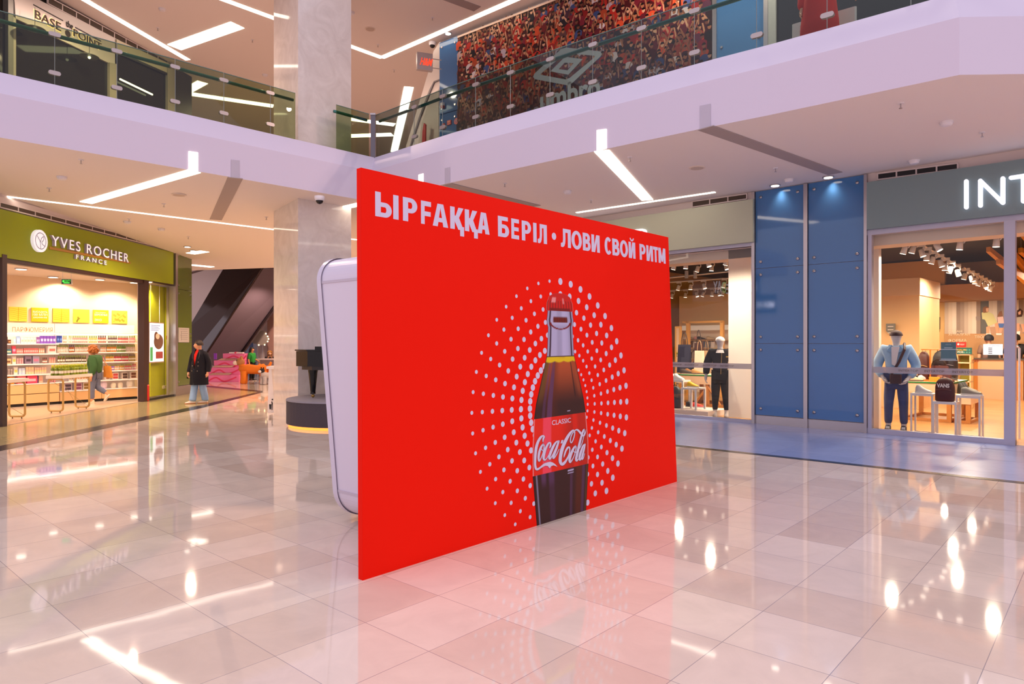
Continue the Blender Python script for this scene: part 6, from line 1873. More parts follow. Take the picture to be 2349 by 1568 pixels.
def bag(fr, label, x, y, z, w, d, h, col, kind='tote', strap='#2a1c16', name=None):
    t = Th(fr, name or ('backpack' if kind == 'backpack' else 'handbag'), label, 'backpack' if kind == 'backpack' else 'bag', x, y, z)
    m = mat(col, .5, noise=.08, nscale=20)
    q = t.b(); q.smooth = True
    if kind == 'backpack':
        vs = []; fs = []; n = 20; lv = [(0.0, .86, .9), (.03, .98, 1), (.35, 1.0, 1.0), (.62, .98, .95), (.82, .86, .82), (.94, .62, .6), (1.0, .3, .3)]
        for f, sx, sy in lv:
            for j in range(n):
                a = 2 * math.pi * j / n; ca, sa = math.cos(a), math.sin(a)
                vs.append((x + w / 2 * sx * math.copysign(abs(ca) ** .55, ca), y + d / 2 * sy * math.copysign(abs(sa) ** .7, sa), z + h * f))
        for i in range(len(lv) - 1):
            for j in range(n): fs.append((i * n + j, i * n + (j + 1) % n, (i + 1) * n + (j + 1) % n, (i + 1) * n + j))
        fs += [tuple(range(n))[::-1], tuple(range((len(lv) - 1) * n, len(lv) * n))]
        q.add(vs, fs); t.add('body', q, m)
        q = t.b(); q.smooth = True; q.tube([(x - w * .38, y - d / 2 - .004, z + h * .48), (x, y - d / 2 - .012, z + h * .53), (x + w * .38, y - d / 2 - .004, z + h * .48)], .008, 6); t.add('pocket_seam', q, mat(strap, .5))
        q = t.b(); q.tube([(x - .04, y, z + h * .97), (x - .03, y, z + h * 1.06), (x + .03, y, z + h * 1.06), (x + .04, y, z + h * .97)], .008, 6); t.add('handle', q, mat(strap, .5))
    else:
        k = .82 if kind == 'tote' else .6
        q.smooth = False
        q.add([(x - w / 2, y - d / 2, z), (x + w / 2, y - d / 2, z), (x + w / 2, y + d / 2, z), (x - w / 2, y + d / 2, z), (x - w / 2 * k - .02, y - d * .2, z + h), (x + w / 2 * k + .02, y - d * .2, z + h), (x + w / 2 * k + .02, y + d * .2, z + h), (x - w / 2 * k - .02, y + d * .2, z + h)],
              [(3, 2, 1, 0), (4, 5, 6, 7), (0, 1, 5, 4), (1, 2, 6, 5), (2, 3, 7, 6), (3, 0, 4, 7)])
        t.add('body', q, m)
        q = t.b(); q.smooth = True
        q.tube([(x + w * .26 * math.cos(math.pi * i / 10), y, z + h * .98 + h * .45 * math.sin(math.pi * i / 10)) for i in range(11)], .009, 6); t.add('handle', q, mat(strap, .5))
    return t


def w_h(a0, a1, t0, b0, y):
    xa, z0 = RP(a0, b0, y); xb, z1 = RP(a1, t0, y)
    return xa, xb, z0, z1


# three white stands at the right window
ST = []
for lab, f0, f1, top in (('tall white wire display stand carrying a white sneaker next to the denim mannequin', (2090, 994), (2138, 998), 900), ('lower white wire display stand carrying the dark backpack', (2141, 1001), (2192, 1004.5), 919), ('white wire display stand carrying a grey running shoe', (2194, 1003), (2247, 1008), 905)):
    a = FLr(*f0); c = FLr(*f1); y = max(.12, (a[1] + c[1]) / 2); x0 = RP(f0[0] - 2, 950, y)[0]; x1 = RP(f1[0] + 2, 950, y)[0]; h = RP((f0[0] + f1[0]) / 2, top + 2, y)[1]
    stand(lab, x0, y, x1 - x0, .30, h); ST.append((x0, x1, y, h))
x0, x1, y, h = ST[0]; shoe(RF, 'white low sneaker on the tall stand next to the denim mannequin', (x0 + x1) / 2 + .0, y + .15, h, .27, '#f2ece8', '#ffffff', -.25, .1)
x0, x1, y, h = ST[2]; shoe(RF, 'grey running shoe with thick white sole on the right stand', (x0 + x1) / 2 + .03, y + .13, h, .31, '#8d8a80', '#f4f0ec', -.2, .0)
x0, x1, y, h = ST[1]
bw = w_h(2144, 2189, 866, 918, y + .1)
bt = bag(RF, 'dark plum backpack with white lettering on the lower white stand', (bw[0] + bw[1]) / 2, y + .15, h, bw[1] - bw[0], .2, bw[3] - bw[2], '#35191f', 'backpack', '#5a3a3c')
bt.text('lettering', 'VANS', bw[0] + .045, bw[1] - .06, h + (bw[3] - bw[2]) * .60, h + (bw[3] - bw[2]) * .76, y + .04, M_PAPER, bold=.04)

M_WOOD = mat('#c2803c', .5)
M_APRON = mat('#efc9a4', .5)
M_GRN = mat('#0f7a3a', .2)


def table(label, x0, x1, y0, y1, h, apron, glass_top=True, brace=False):
    t = Th(RF, 'display_table', label, 'table', (x0 + x1) / 2, (y0 + y1) / 2, 0)
    q = t.b(); q.box(x0, x1, y0, y1, h - apron, h - .03); t.add('apron', q, M_APRON)
    q = t.b(); q.box(x0 - .01, x1 + .01, y0 - .01, y1 + .01, h - .03, h); t.add('top', q, M_GRN if glass_top else M_APRON)
    if glass_top:
        q = t.b(); q.box(x0, x1, y0, y1, h, h + .004); t.add('cloth', q, mat('#f0d2ae', .5))
    for xx in (x0 + .05, x1 - .05):
        for yy in (y0 + .05, y1 - .05):
            q = t.b(); q.box(xx - .04, xx + .04, yy - .04, yy + .04, .006, h - apron); t.add('leg', q, M_WOOD)
    q = t.b()
    for yy in (y0 + .05, y1 - .05): q.box(x0 + .05, x1 - .05, yy - .03, yy + .03, .006, .06)
    for xx in (x0 + .05, x1 - .05): q.box(xx - .03, xx + .03, y0 + .05, y1 - .05, .006, .06)
    t.add('base_frame', q, M_WOOD)
    if brace:
        q = t.b(); xm_ = (x0 + x1) / 2; q.tube([(xm_ - .35, y0 + .05, .05), (xm_, y0 + .05, h - apron - .05)], .03, 6); q.tube([(xm_ + .35, y0 + .05, .05), (xm_, y0 + .05, h - apron - .05)], .03, 6); q.box(xm_ - .04, xm_ + .04, y0 + .02, y0 + .08, .02, h - apron); t.add('brace', q, M_WOOD)
    return t


fr_ = FLr(2183, 970); br_ = FLr(2199, 948)
yT = fr_[1]; xT1 = fr_[0]; xT0 = RP(2066, 900, yT)[0]; hT = RP(2140, 876, yT)[1]
table('long display table with green edged top behind the white stands', xT0, xT1, yT, yT + 1.5, hT, .22)
f2 = FLr(2227, 973); b2 = FLr(2254, 958)
y2 = f2[1]; x21 = f2[0]; x20 = xT1 + .03
h2 = RP(2227, 905, y2)[1]
table('lower display table with short wooden legs, right of the green edged table', x20, x21, y2, y2 + 1.0, h2, .20, False)
# goods on the long table
zT = hT + .005
bwp = w_h(2107, 2135, 772, 848, yT + .5)
bag(RF, 'dark brown striped backpack behind the arm of the denim mannequin', (bwp[0] + bwp[1]) / 2, yT + .45, zT, bwp[1] - bwp[0], .22, .62, '#4a2018', 'backpack', '#b08a50')
bag(RF, 'black backpack leaning beside the brown striped backpack', (bwp[0] + bwp[1]) / 2 + .22, yT + .75, zT, .26, .2, .62, '#1c1a1c', 'backpack')
bwp = w_h(2136, 2194, 770, 848, yT + .9)
bag(RF, 'big black duffel backpack behind the teal window poster', (bwp[0] + bwp[1]) / 2, yT + 1.05, zT, bwp[1] - bwp[0], .3, .66, '#1b1a1f', 'backpack', '#8a8088')
bag(RF, 'wine red holdall under the black duffel backpack', (bwp[0] + bwp[1]) / 2 - .02, yT + .55, zT, .50, .2, .32, '#4a1410', 'flat')
t = Th(RF, 'bag_rack', 'orange metal bag rack on the green edged table', 'rack', xT0 + .55, yT + .3, zT)
q = t.b(); xr = RP(2134, 800, yT + .3)[0]; q.tube([(xr, yT + .3, zT + .02), (xr, yT + .3, RP(2134, 801, yT + .3)[1])], .014, 8); t.add('post', q, mat('#e0741c', .4))
q = t.b(); zr = RP(2134, 801, yT + .3)[1]; q.tube([(xr - .17, yT + .3, zr), (xr + .2, yT + .3, zr)], .012, 8); t.add('arm', q, mat('#e0741c', .4))
q = t.b(); q.box(xr - .22, xr + .24, yT + .12, yT + .4, zT, zT + .03); t.add('base', q, mat('#e0741c', .4))
a_, c_, z0, z1 = w_h(2133, 2157, 860, 870, yT + .1); b = B(((a_ + c_) / 2, yT + .16, zT)); b.box(a_, c_, yT + .02, yT + .1, zT, zT + .1); solo(RF, 'sandal_box', 'small golden box with black sandal print on the green edged table', 'box', b, mat('#d8a030', .5))
for lab, aa, dy, L, up, so, ang in (('black shoe at the left end of the green edged table', 2090, .3, .3, '#241c20', '#3a3030', .3), ('dark shoe behind the black one on the green edged table', 2104, .5, .3, '#2a2024', '#e8e0d8', .2), ('white shoe beside the orange rack on the green edged table', 2118, .35, .28, '#f0e8e0', '#ffffff', 1.2), ('flat pale sandal at the front of the green edged table', 2100, .12, .28, '#e8c8a0', '#5a4030', .1), ('black trainer at the right end of the green edged table', 2197, .6, .3, '#2c2a28', '#c8b090', -.3), ('brown shoe beside the dark backpack top', 2180, .25, .3, '#7a4020', '#4a2818', .3)):
    xx = RP(aa, 860, yT + dy)[0]
    if xx > xT1 - .12: xx = xT1 - .16
    shoe(RF, lab, xx, yT + dy, zT, L, up, so, ang)
for lab, dx, dy in (('front black boot on the lower table', .5, .16), ('second black boot close behind the front one on the lower table', .5, .36), ('black boot farthest back on the lower table', .5, .56)):
    shoe(RF, lab, x20 + dx * (x21 - x20), y2 + dy, h2, .26, '#1e1f1c', '#2c2a26', -.5, .42, name='boot')
shoe(RF, 'grey trainer at the back of the lower table', (x20 + x21) / 2, y2 + .82, h2, .28, '#8a8478', '#e8e0d4', -.3)
# anti theft gate and black box by the doorway
a_, c_, z0, z1 = w_h(2317, 2326, 795, 1002, .5)
t = Th(RF, 'security_gate', 'slim white security gate inside the shop door', 'security gate', (a_ + c_) / 2, .5, 0)
q = t.b(); q.tube([(a_, .45, .01), (a_, .45, z1 - .03), (a_ + .02, .5, z1), (c_, .85, z1), (c_ + .02, .9, z1 - .03), (c_ + .02, .9, .01)], .018, 8); t.add('frame', q, M_STAND)
q = t.b(); q.box(a_ - .05, a_ + .05, .42, .6, .0, .28, .02); t.add('foot_box', q, mat('#2b3038', .4))
q = t.b(); q.box(a_ - .02, a_ + .02, .46, .86, .78, .82); t.add('crossbar', q, M_STAND)
t = Th(RF, 'beam_lamp', 'cluster of hanging slanted orange wood beams in the shoe shop', 'ceiling decoration', RP(2300, 600, 4)[0], 4, 2.9)
for p_, r_ in (((2262, 578), (2352, 655)), ((2315, 582), (2352, 632)), ((2335, 580), (2360, 600)), ((2285, 606), (2352, 652)), ((2322, 520), (2352, 556))):
    a1_, z1_ = RP(*p_, 3.6); a2_, z2_ = RP(*r_, 4.6)
    q = t.b(); q.slab([(a1_, 3.6, z1_), (a2_, 4.6, z2_), (a2_, 4.6, z2_ + .16), (a1_, 3.6, z1_ + .10)], (.08, -.06, 0)); t.add('beam', q, mat('#c9832c', .5))
for p_ in ((2322, 580), (2342, 575)):
    a1_, z1_ = RP(*p_, 3.8); q = t.b(); q.tube([(a1_, 3.8, z1_), (a1_, 3.8, 4.35)], .006, 5); t.add('wire', q, M_STEEL)

# track spotlights
M_LAMPW = mat('#e8dcd0', .4)
PROTO = {}


def track_spot(label, x, y, z, tilt):
    k = tilt
    if k not in PROTO:
        t = Th(RF, 'track_spotlight', label, 'spotlight', x, y, z, 'white track spotlights in the shoe shop')
        q = t.b(); q.box(x - .08, x + .08, y - .02, y + .02, z - .05, z + .012); t.add('adapter', q, M_LAMPW)
        q = t.b(); q.smooth = True; q.tube([(x + .04, y, z - .05), (x + .065, y, z - .075), (x + .07, y, z - .11), (x + .045, y, z - .14)], .013, 6); t.add('arm', q, M_LAMPW)
        R_ = Matrix.Rotation(tilt, 3, 'Y')
        q = t.b(); q.smooth = True
        bb = B(); bb.lathe([(.038, .0), (.047, -.015), (.052, -.09), (.057, -.145)], (0, 0, 0), 14); q.add([tuple(R_ @ Vector(v) + Vector((x + .0, y, z - .105))) for v in bb.v], bb.f); can = t.add('can', q, M_LAMPW)
        q = t.b(); bb = B(); bb.lathe([(.051, -.142), (.051, -.150)], (0, 0, 0), 14); q.add([tuple(R_ @ Vector(v) + Vector((x + .0, y, z - .105))) for v in bb.v], bb.f); t.add('lens', q, M_DOWN, can)
        PROTO[k] = t
    else:
        dup(PROTO[k].e, RF.w(x, y, z), label)


def track(label, p0, p1):
    c = (Vector(p0) + Vector(p1)) / 2
    b = B(c); b.tube([p0, p1], .022, 4); solo(RF, 'light_track', label, 'light track', b, M_LAMPW)


zf = RP(2150, 545, .9)[1]
track('front light track over the denim mannequin window', (X(2010, .9) , .9, zf), (6.0, .9, zf))
for i, (aa, tl) in enumerate(((2077, .3), (2146, -.5), (2203, .1), (2286, .05))):
    track_spot(['leftmost spotlight on the front track of the right window', 'tilted second spotlight on the front track of the right window', 'third spotlight on the front track of the right window', 'spotlight on the front track next to the window mullion'][i], RP(aa, 555, .9)[0], .9, zf, tl)
p0 = RP(2092, 548, 1.3); p1 = RP(2203, 612, 4.2)
zt_ = (p0[1] + p1[1]) / 2 + .0
track('light track running deep into the shoe shop', (p0[0], 1.3, p0[1]), (p1[0], 4.2, p1[1]))
for i in range(8):
    f = (i + .3) / 8.0; f = f ** 1.0
    track_spot('spotlight number %d from the front on the deep light track' % (i + 1), p0[0] + (p1[0] - p0[0]) * f, 1.3 + 2.9 * f, p0[1] + (p1[1] - p0[1]) * f, (.3, -.3, .1)[i % 3] if i % 3 != 2 else .1)
p0 = RP(2212, 614, 5.0); p1 = RP(2280, 650, 10.0)
track('farther light track continuing above the picture wall', (p0[0], 5.0, p0[1]), (p1[0], 10, p1[1]))
for i in range(7):
    f = (i + .3) / 7.0
    track_spot('spotlight number %d from the front on the farther light track' % (i + 1), p0[0] + (p1[0] - p0[0]) * f, 5.0 + 5.0 * f, p0[1] + (p1[1] - p0[1]) * f, (.3, -.3, .1)[i % 3])
# left window tracks
for lab, y, py0, spots in (('front light track of the window beside the red panel', .9, 594, (1548, 1574, 1623, 1668)), ('second light track of the window beside the red panel', 2.4, 606, (1602, 1633, 1664)), ('third light track of the window beside the red panel', 4.2, 648, (1558, 1585, 1614, 1662)), ('farthest light track of the window beside the red panel', 6.6, 668, (1543, 1573, 1597, 1614, 1634, 1648, 1660))):
    z = RP(1610, py0 - 6, y)[1]
    track(lab, (RP(1500, py0, y)[0], y, z), (RP(1675, py0, y)[0], y, z))
    for i, aa in enumerate(spots):
        track_spot('%s spotlight on the %s' % (['first', 'second', 'third', 'fourth', 'fifth', 'sixth', 'seventh'][i], lab), RP(aa, py0, y)[0], y, z, (.3, .1, -.3)[i % 3])
track('thin pale conduit under the dark shop ceiling of the left window', (RP(1500, 640, 3.2)[0], 3.2, RP(1560, 636, 3.2)[1]), (RP(1675, 620, 3.2)[0], 3.2, RP(1675, 622, 3.2)[1]))
for i, aa in enumerate((1575, 1595)):
    x, z = RP(aa, 638, 3.1); b = B((x, 3.1, z)); b.lathe([(.05, 0), (.05, .2)], (x, 3.1, z), 12); solo(RF, 'hanging_box', 'small grey hanging cylinder %s under the dark ceiling of the left window' % ('nearer the red panel' if i == 0 else 'nearer the mannequin'), 'lamp', b, mat('#b5b0ae', .4))

# ---- left window display
a0 = FLr(1627, 953); yP = .25
xP1 = RP(1624, 950, yP)[0]; xP0 = xP1 - 2.2
b = B((xP1 - 1.1, yP + .5, 0)); b.box(xP0, xP1, yP, yP + 1.0, .006, RP(1590, 942, yP)[1]); hP = RP(1590, 942, yP)[1]
solo(RF, 'display_platform', 'low white platform in the window beside the red panel', 'platform', b, mat('#ecd8cc', .5))
x0, x1 = RP(1562, 900, yP + .15)[0], RP(1597, 900, yP + .15)[0]
hS = RP(1580, 889, yP + .15)[1]


def stand2(label, x0, x1, y, d, z, h):
    t = Th(RF, 'display_stand', label, 'display stand', (x0 + x1) / 2, y + d / 2, z)
    q = t.b(); q.box(x0, x1, y, y + d, h - .04, h); t.add('top', q, M_STAND)
    for xx in (x0 + .02, x1 - .02):
        for yy in (y + .02, y + d - .02):
            q = t.b(); q.box(xx - .02, xx + .02, yy - .02, yy + .02, z, h - .04); t.add('leg', q, M_STAND)


stand2('small white stand with a yellow and white shoe on the low platform', x0, x1, yP + .15, .45, hP, hS)
shoe(RF, 'yellow and white sneaker on the small white stand', (x0 + x1) / 2, yP + .35, hS, .3, '#f0c030', '#f8f0e8', -.2)
xb0, xb1 = RP(1536, 880, yP + .6)[0], RP(1566, 880, yP + .6)[0]; hS2 = RP(1555, 872, yP + .6)[1]
stand2('taller white stand with white sneakers, right behind the red panel edge', xb0 - .15, xb1, yP + .62, .35, hP, hS2)
shoe(RF, 'white sneaker in front of the pair on the taller white stand', xb0 + .18, yP + .72, hS2, .3, '#f6f0ec', '#ffffff', -.2, .08); shoe(RF, 'white sneaker at the back of the pair on the taller white stand', xb0 - .02, yP + .86, hS2, .3, '#f4ece6', '#ffffff', -.2, .08)
shoe(RF, 'red sporty sneaker lying on the low platform', RP(1600, 935, yP + .75)[0], yP + .78, hP, .28, '#d83a2c', '#e8e0e0', .6); shoe(RF, 'black sneaker beside the red one on the low platform', RP(1585, 935, yP + .8)[0], yP + .85, hP, .28, '#1c1a20', '#3a3438', .3)
bwp = w_h(1540, 1560, 890, 935, yP + .35)
bag(RF, 'dark grey backpack with a pink patch on the low platform', bwp[0] + .1, yP + .35, hP, .34, .2, .5, '#3e3e44', 'backpack')
f0 = FLr(1645, 930); yL = 2.6
xL1 = RP(1690, 880, yL)[0]; xL0 = RP(1556, 880, yL)[0]; hL = RP(1600, 859, yL)[1]
table('wide display table with green edged top in the window beside the red panel', xL0, xL1, yL, yL + 1.2, hL, .24, True, True)
zt2 = hL + .005
for lab, aa, dy, up in (('black strappy shoe on the wide table', 1574, .2, '#2a1c18'), ('brown shoe beside the strappy one on the wide table', 1584, .35, '#8a5a28'), ('tan sandal in the middle of the wide table', 1600, .25, '#b08048')):
    shoe(RF, lab, RP(aa, 858, yL + dy)[0], yL + dy, zt2, .3, up, '#3a2a20', .3)
for lab, a_, c_, t0, b0, dy, col, st in (('shiny dark blue handbag on the wide table', 1556, 1584, 790, 817, .7, '#242840', '#1c1c24'), ('large cream tote bag in the middle of the wide table', 1595, 1614, 804, 829, .5, '#f0d8bc', '#c09870'), ('beige handbag right of the cream tote bag', 1614, 1628, 804, 824, .7, '#b0906c', '#8a6a4a'), ('brown black tall bag behind the cream tote bag', 1594, 1612, 786, 828, .95, '#3a201c', '#2a1612'), ('black bag low on the wide table under the frosted band', 1589, 1620, 842, 855, .9, '#2a2420', '#1a1614')):
    xx0, xx1, z0, z1 = w_h(a_, c_, t0, b0, yL + dy)
    tb = bag(RF, lab, (xx0 + xx1) / 2, yL + dy, zt2 if 'low' in lab else zt2, xx1 - xx0, .16, (z1 - zt2) if 'low' not in lab else .3, col, 'tote', st)
# shelf wall with bags and shoes behind
yS = 6.8
x0, x1 = RP(1565, 800, yS)[0], RP(1690, 800, yS)[0]
b = B(); b.box(-7, RP(1700, 800, yS)[0] + 1.2, yS + .35, yS + .5, 0, 3.2); struct('wall_back', b, mat('#e8bc84', .6), RF)
t = Th(RF, 'shelving_unit', 'cream wall shelves with bags and shoes behind the black mannequin', 'shelf', (x0 + x1) / 2, yS, 0)
zsh = [RP(1610, p_, yS)[1] for p_ in (856, 822, 797, 779)]
q = t.b(); q.box(x0, x1, yS + .3, yS + .34, 0, RP(1610, 745, yS)[1]); t.add('back_panel', q, mat('#f6e0c8', .5))
for z in zsh:
    q = t.b(); q.box(x0, x1, yS, yS + .3, z - .025, z); t.add('shelf_board', q, mat('#d8b080', .4))
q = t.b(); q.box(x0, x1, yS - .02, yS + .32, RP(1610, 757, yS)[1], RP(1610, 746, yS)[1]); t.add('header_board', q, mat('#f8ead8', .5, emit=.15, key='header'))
for i, (aa, k, col) in enumerate(((1572, 3, '#e0c8b0'), (1581, 3, '#c8a888'), (1597, 3, '#e8a8a0'), (1605, 3, '#3a3030'), (1626, 3, '#d8b890'), (1587, 2, '#f4ece0'), (1618, 2, '#5a6a84'), (1626, 2, '#e8dcd4'), (1578, 2, '#8a6a58'), (1575, 1, '#3a2a28'), (1589, 1, '#b8a898'), (1620, 1, '#a83a30'), (1682, 2, '#7a5a48'))):
    x = RP(aa, 800, yS)[0]
    places = {3: 'top', 2: 'second', 1: 'third'}[k]
    if k == 3: shoe(RF, '%s shoe on the %s shelf behind the black mannequin' % (['pale', 'tan', 'pink', 'black', 'beige'][i], places), x, yS + .12, zsh[k], .26, col, '#8a6a50', .4)
    else: bag(RF, '%s small bag on the %s shelf behind the black mannequin' % ({5: 'white', 6: 'blue grey', 7: 'pale', 8: 'brown', 9: 'black', 10: 'greige', 11: 'red', 12: 'chestnut'}[i], places), x, yS + .14, zsh[k], .28, .12, .2, col, 'tote')
t = Th(RF, 'wood_frame', 'tall light wood frame standing before the cream wall shelves', 'frame', RP(1600, 800, 5.6)[0], 5.6, 0)
for aa in (1577, 1655):
    x = RP(aa, 800, 5.6)[0]; q = t.b(); q.box(x - .05, x + .05, 5.6, 5.7, .006, RP(aa, 736, 5.6)[1]); t.add('post', q, mat('#d89c50', .5))
xa_, xb_ = RP(1565, 740, 5.6)[0], RP(1657, 740, 5.6)[0]; zz = RP(1600, 736, 5.6)[1]
q = t.b(); q.box(xa_, xb_, 5.6, 5.7, zz - .06, zz); t.add('crossbar', q, mat('#d89c50', .5))
t = Th(RF, 'standing_mirror', 'tall mirror in a light wood frame near the red panel edge', 'mirror', RP(1554, 800, 5.2)[0], 5.2, 0)
xx0, xx1, z0, z1 = w_h(1548, 1562, 748, 860, 5.2)
q = t.b(); q.box(xx0, xx1, 5.2, 5.26, .01, z1); t.add('frame', q, mat('#d89c50', .5)); q = t.b(); q.box(xx0 + .06, xx1 - .06, 5.19, 5.2, .1, z1 - .06); t.add('mirror_glass', q, mat('#d8cfc8', .03, metal=1.0))



# ------------------------------------------------------------------ people and shop mannequins
def skin(o, chains, sub=2):
    """chains of (x, y, z, radius); equal points are shared; the first point is the root"""
    idx = {}; vs = []; rs = []; es = []
    for ch in chains:
        last = None
        for p in ch:
            k = tuple(round(c, 4) for c in p[:3])
            if k not in idx:
                idx[k] = len(vs); vs.append(tuple(Vector(p[:3]) - Vector(o))); rs.append(p[3])
            i = idx[k]
            if last is not None and last != i: es.append((last, i))
            last = i
    me = bpy.data.meshes.new('skin_cage'); me.from_pydata(vs, es, [])
    ob = bpy.data.objects.new('skin_cage', me); COL.objects.link(ob)
    m = ob.modifiers.new('s', 'SKIN'); m.use_smooth_shade = True
    for i, r in enumerate(rs):
        d = me.skin_vertices[0].data[i]
        d.radius = r if isinstance(r, tuple) else (r, r); d.use_root = (i == 0)
    sd = ob.modifiers.new('d', 'SUBSURF'); sd.levels = sub
    dg = bpy.context.evaluated_depsgraph_get()
    out = bpy.data.meshes.new_from_object(ob.evaluated_get(dg))
    bpy.data.objects.remove(ob)
    for p in out.polygons: p.use_smooth = True
    return out


def setm(me, m):
    me.materials.clear(); me.materials.append(m); return me


def loft(q, rings, n=16):
    """rings: (cx, cy, z, rx, ry) stacked ellipses, closed at both ends"""
    vs = []; fs = []
    for cx, cy_, z, rx, ry in rings:
        vs += [(cx + rx * math.cos(2 * math.pi * j / n), cy_ + ry * math.sin(2 * math.pi * j / n), z) for j in range(n)]
    for i in range(len(rings) - 1):
        for j in range(n): fs.append((i * n + j, i * n + (j + 1) % n, (i + 1) * n + (j + 1) % n, (i + 1) * n + j))
    fs += [tuple(range(n))[::-1], tuple(range((len(rings) - 1) * n, len(rings) * n))]
    q.smooth = True
    return q.add(vs, fs)


def hand_chains(w, d, s, palm, r0):
    """w wrist point, d direction of the hand (unit), s +1/-1 thumb side vector, palm normal; fingers curl towards the palm"""
    w = Vector(w); d = Vector(d).normalized(); s = Vector(s).normalized(); n = d.cross(s).normalized() * (1 if palm > 0 else -1)
    k = r0 / .032
    pc_ = w + d * .05 * k; pe = w + d * .085 * k
    ch = [[(*w, .026 * k), (*pc_, .030 * k), (*pe, .027 * k)]]
    for i, (o_, L) in enumerate(((.028, .070), (.010, .080), (-.009, .074), (-.027, .058))):
        a = pe + s * o_ * k; b_ = a + d * L * .55 * k + n * .012 * k; c = b_ + d * L * .3 * k + n * .03 * k
        ch.append([(*pe, .027 * k), (*(a + d * .006 * k), .0105 * k), (*b_, .009 * k), (*c, .008 * k)])
    t0 = pc_ + s * .028 * k
    ch.append([(*pc_, .030 * k), (*t0, .013 * k), (*(t0 + s * .018 * k + d * .03 * k + n * .01 * k), .011 * k), (*(t0 + s * .016 * k + d * .055 * k + n * .02 * k), .009 * k)])
    return ch


def person(fr, name, label, cat, H, J, skin_m, group=None, face=True, hands=True):
    """J: joints as fractions of H in the local frame; the figure faces local -y unless its head says otherwise"""
    P = lambda k: Vector(J[k]) * H
    t = Th(fr, name, label, cat, 0, 0, 0, group)
    t.H = H; t.J = J; t.P = P
    hd = Vector(J['face']).normalized()
    hb, hc, ht = P('neck'), P('head'), P('head') + Vector((0, 0, .045 * H))
    R = lambda v, r: (*v, r * H)
    ch = [[R(P('pelvis'), .070), R(P('waist'), .064), R(P('chest'), .078), R(P('neck') - Vector((0, 0, .015 * H)), .034), R(P('neck') + Vector((0, 0, .03 * H)) + hd * .004 * H, .033), R(hc - Vector((0, 0, .012 * H)) + hd * .006 * H, .050), R(hc + Vector((0, 0, .022 * H)), .056), R(ht, .040)]]
    if face:
        f0 = hc - Vector((0, 0, .012 * H)) + hd * .006 * H
        ch.append([R(f0, .050), R(f0 + hd * .047 * H - Vector((0, 0, .024 * H)), .022)])
    for s in ('l', 'r'):
        ch.append([R(P('chest'), .078), R(P('sh_' + s), .040), R(P('el_' + s), .028), R(P('wr_' + s), .019)])
        ch.append([R(P('pelvis'), .070), R(P('hip_' + s), .054), R(P('kn_' + s), .038), R(P('an_' + s), .027), R(P('an_' + s) + Vector(J.get('toe_' + s, (0, -.06, -.02))) * H, .020)])
        if hands:
            d = P('wr_' + s) - P('el_' + s); d = (d.normalized() + Vector(J.get('hand_' + s, (0, 0, -.3)))).normalized()
            sv = Vector((0, -1, 0)); sv = sv - d * sv.dot(d)
            if sv.length < .2: sv = Vector((1 if s == 'l' else -1, 0, 0)); sv = sv - d * sv.dot(d)
            hcn = hand_chains(P('wr_' + s), d, sv, 1 if s == 'l' else -1, .019 * H)
            hcn[0][0] = R(P('wr_' + s), .019)
            ch += hcn
    t.body = t.add('body', setm(skin(t.o, ch), skin_m), None)
    t.hd = hd
    if face:
        sd = Vector((-hd.y, hd.x, 0)); f0 = hc + Vector((0, 0, .002 * H))
        q = t.b(); q.smooth = True
        n0 = f0 + hd * .052 * H - Vector((0, 0, .006 * H)); q.tube([n0 + Vector((0, 0, .014 * H)), n0 + hd * .011 * H - Vector((0, 0, .008 * H)), n0 - Vector((0, 0, .012 * H))], [.004 * H, .008 * H, .006 * H], 8); t.add('nose', q, skin_m)
        for k in (-1, 1):
            q = t.b(); q.ball(f0 + hd * .049 * H + sd * k * .02 * H + Vector((0, 0, .006 * H)), .0055 * H, 8, 6); t.add('eye', q, mat('#241a18', .3))
            q = t.b(); q.smooth = True; q.ball(f0 + sd * k * .054 * H, (.012 * H, .012 * H, .018 * H), 8, 6); t.add('ear', q, skin_m)
        q = t.b(); q.ball(f0 + hd * .053 * H - Vector((0, 0, .032 * H)), (.013 * H, .010 * H, .004 * H), 8, 5); t.add('mouth', q, mat('#a8584c', .5))
    return t


def garment(t, name, chains, m, parent=None):
    H = t.H
    R = lambda v, r: (*v, r * H)
    return t.add(name, setm(skin(t.o, [[R(v, r) for v, r in c] for c in chains]), m), None)


def shoe_pair(t, up, so, L=.15):
    H = t.H
    for s in ('l', 'r'):
        a = t.P('an_' + s); to = Vector(t.J.get('toe_' + s, (0, -.06, -.02)))
        ang = math.atan2(to.y, to.x)
        q = t.b(); tmp = B((0, 0, 0)); shoe_mesh(tmp, .035 * H, 0, 0, L * H, 0, 1, 0, .12)
        pitch = math.atan2(-to.z - .02, math.hypot(to.x, to.y)) if abs(to.z + .02) > .005 else 0
        M3 = Matrix.Rotation(ang, 3, 'Z') @ Matrix.Rotation(pitch, 3, 'Y')
        base = Vector((a.x, a.y, a.z - .042 * H))
        if pitch == 0: base.z = max(.004, base.z)
        q.add([tuple(M3 @ Vector(v) + base) for v in tmp.v], tmp.f); q.m = tmp.m; q.sm = tmp.sm
        t.add('shoe', q, [mat(up, .6), mat(so, .6)])


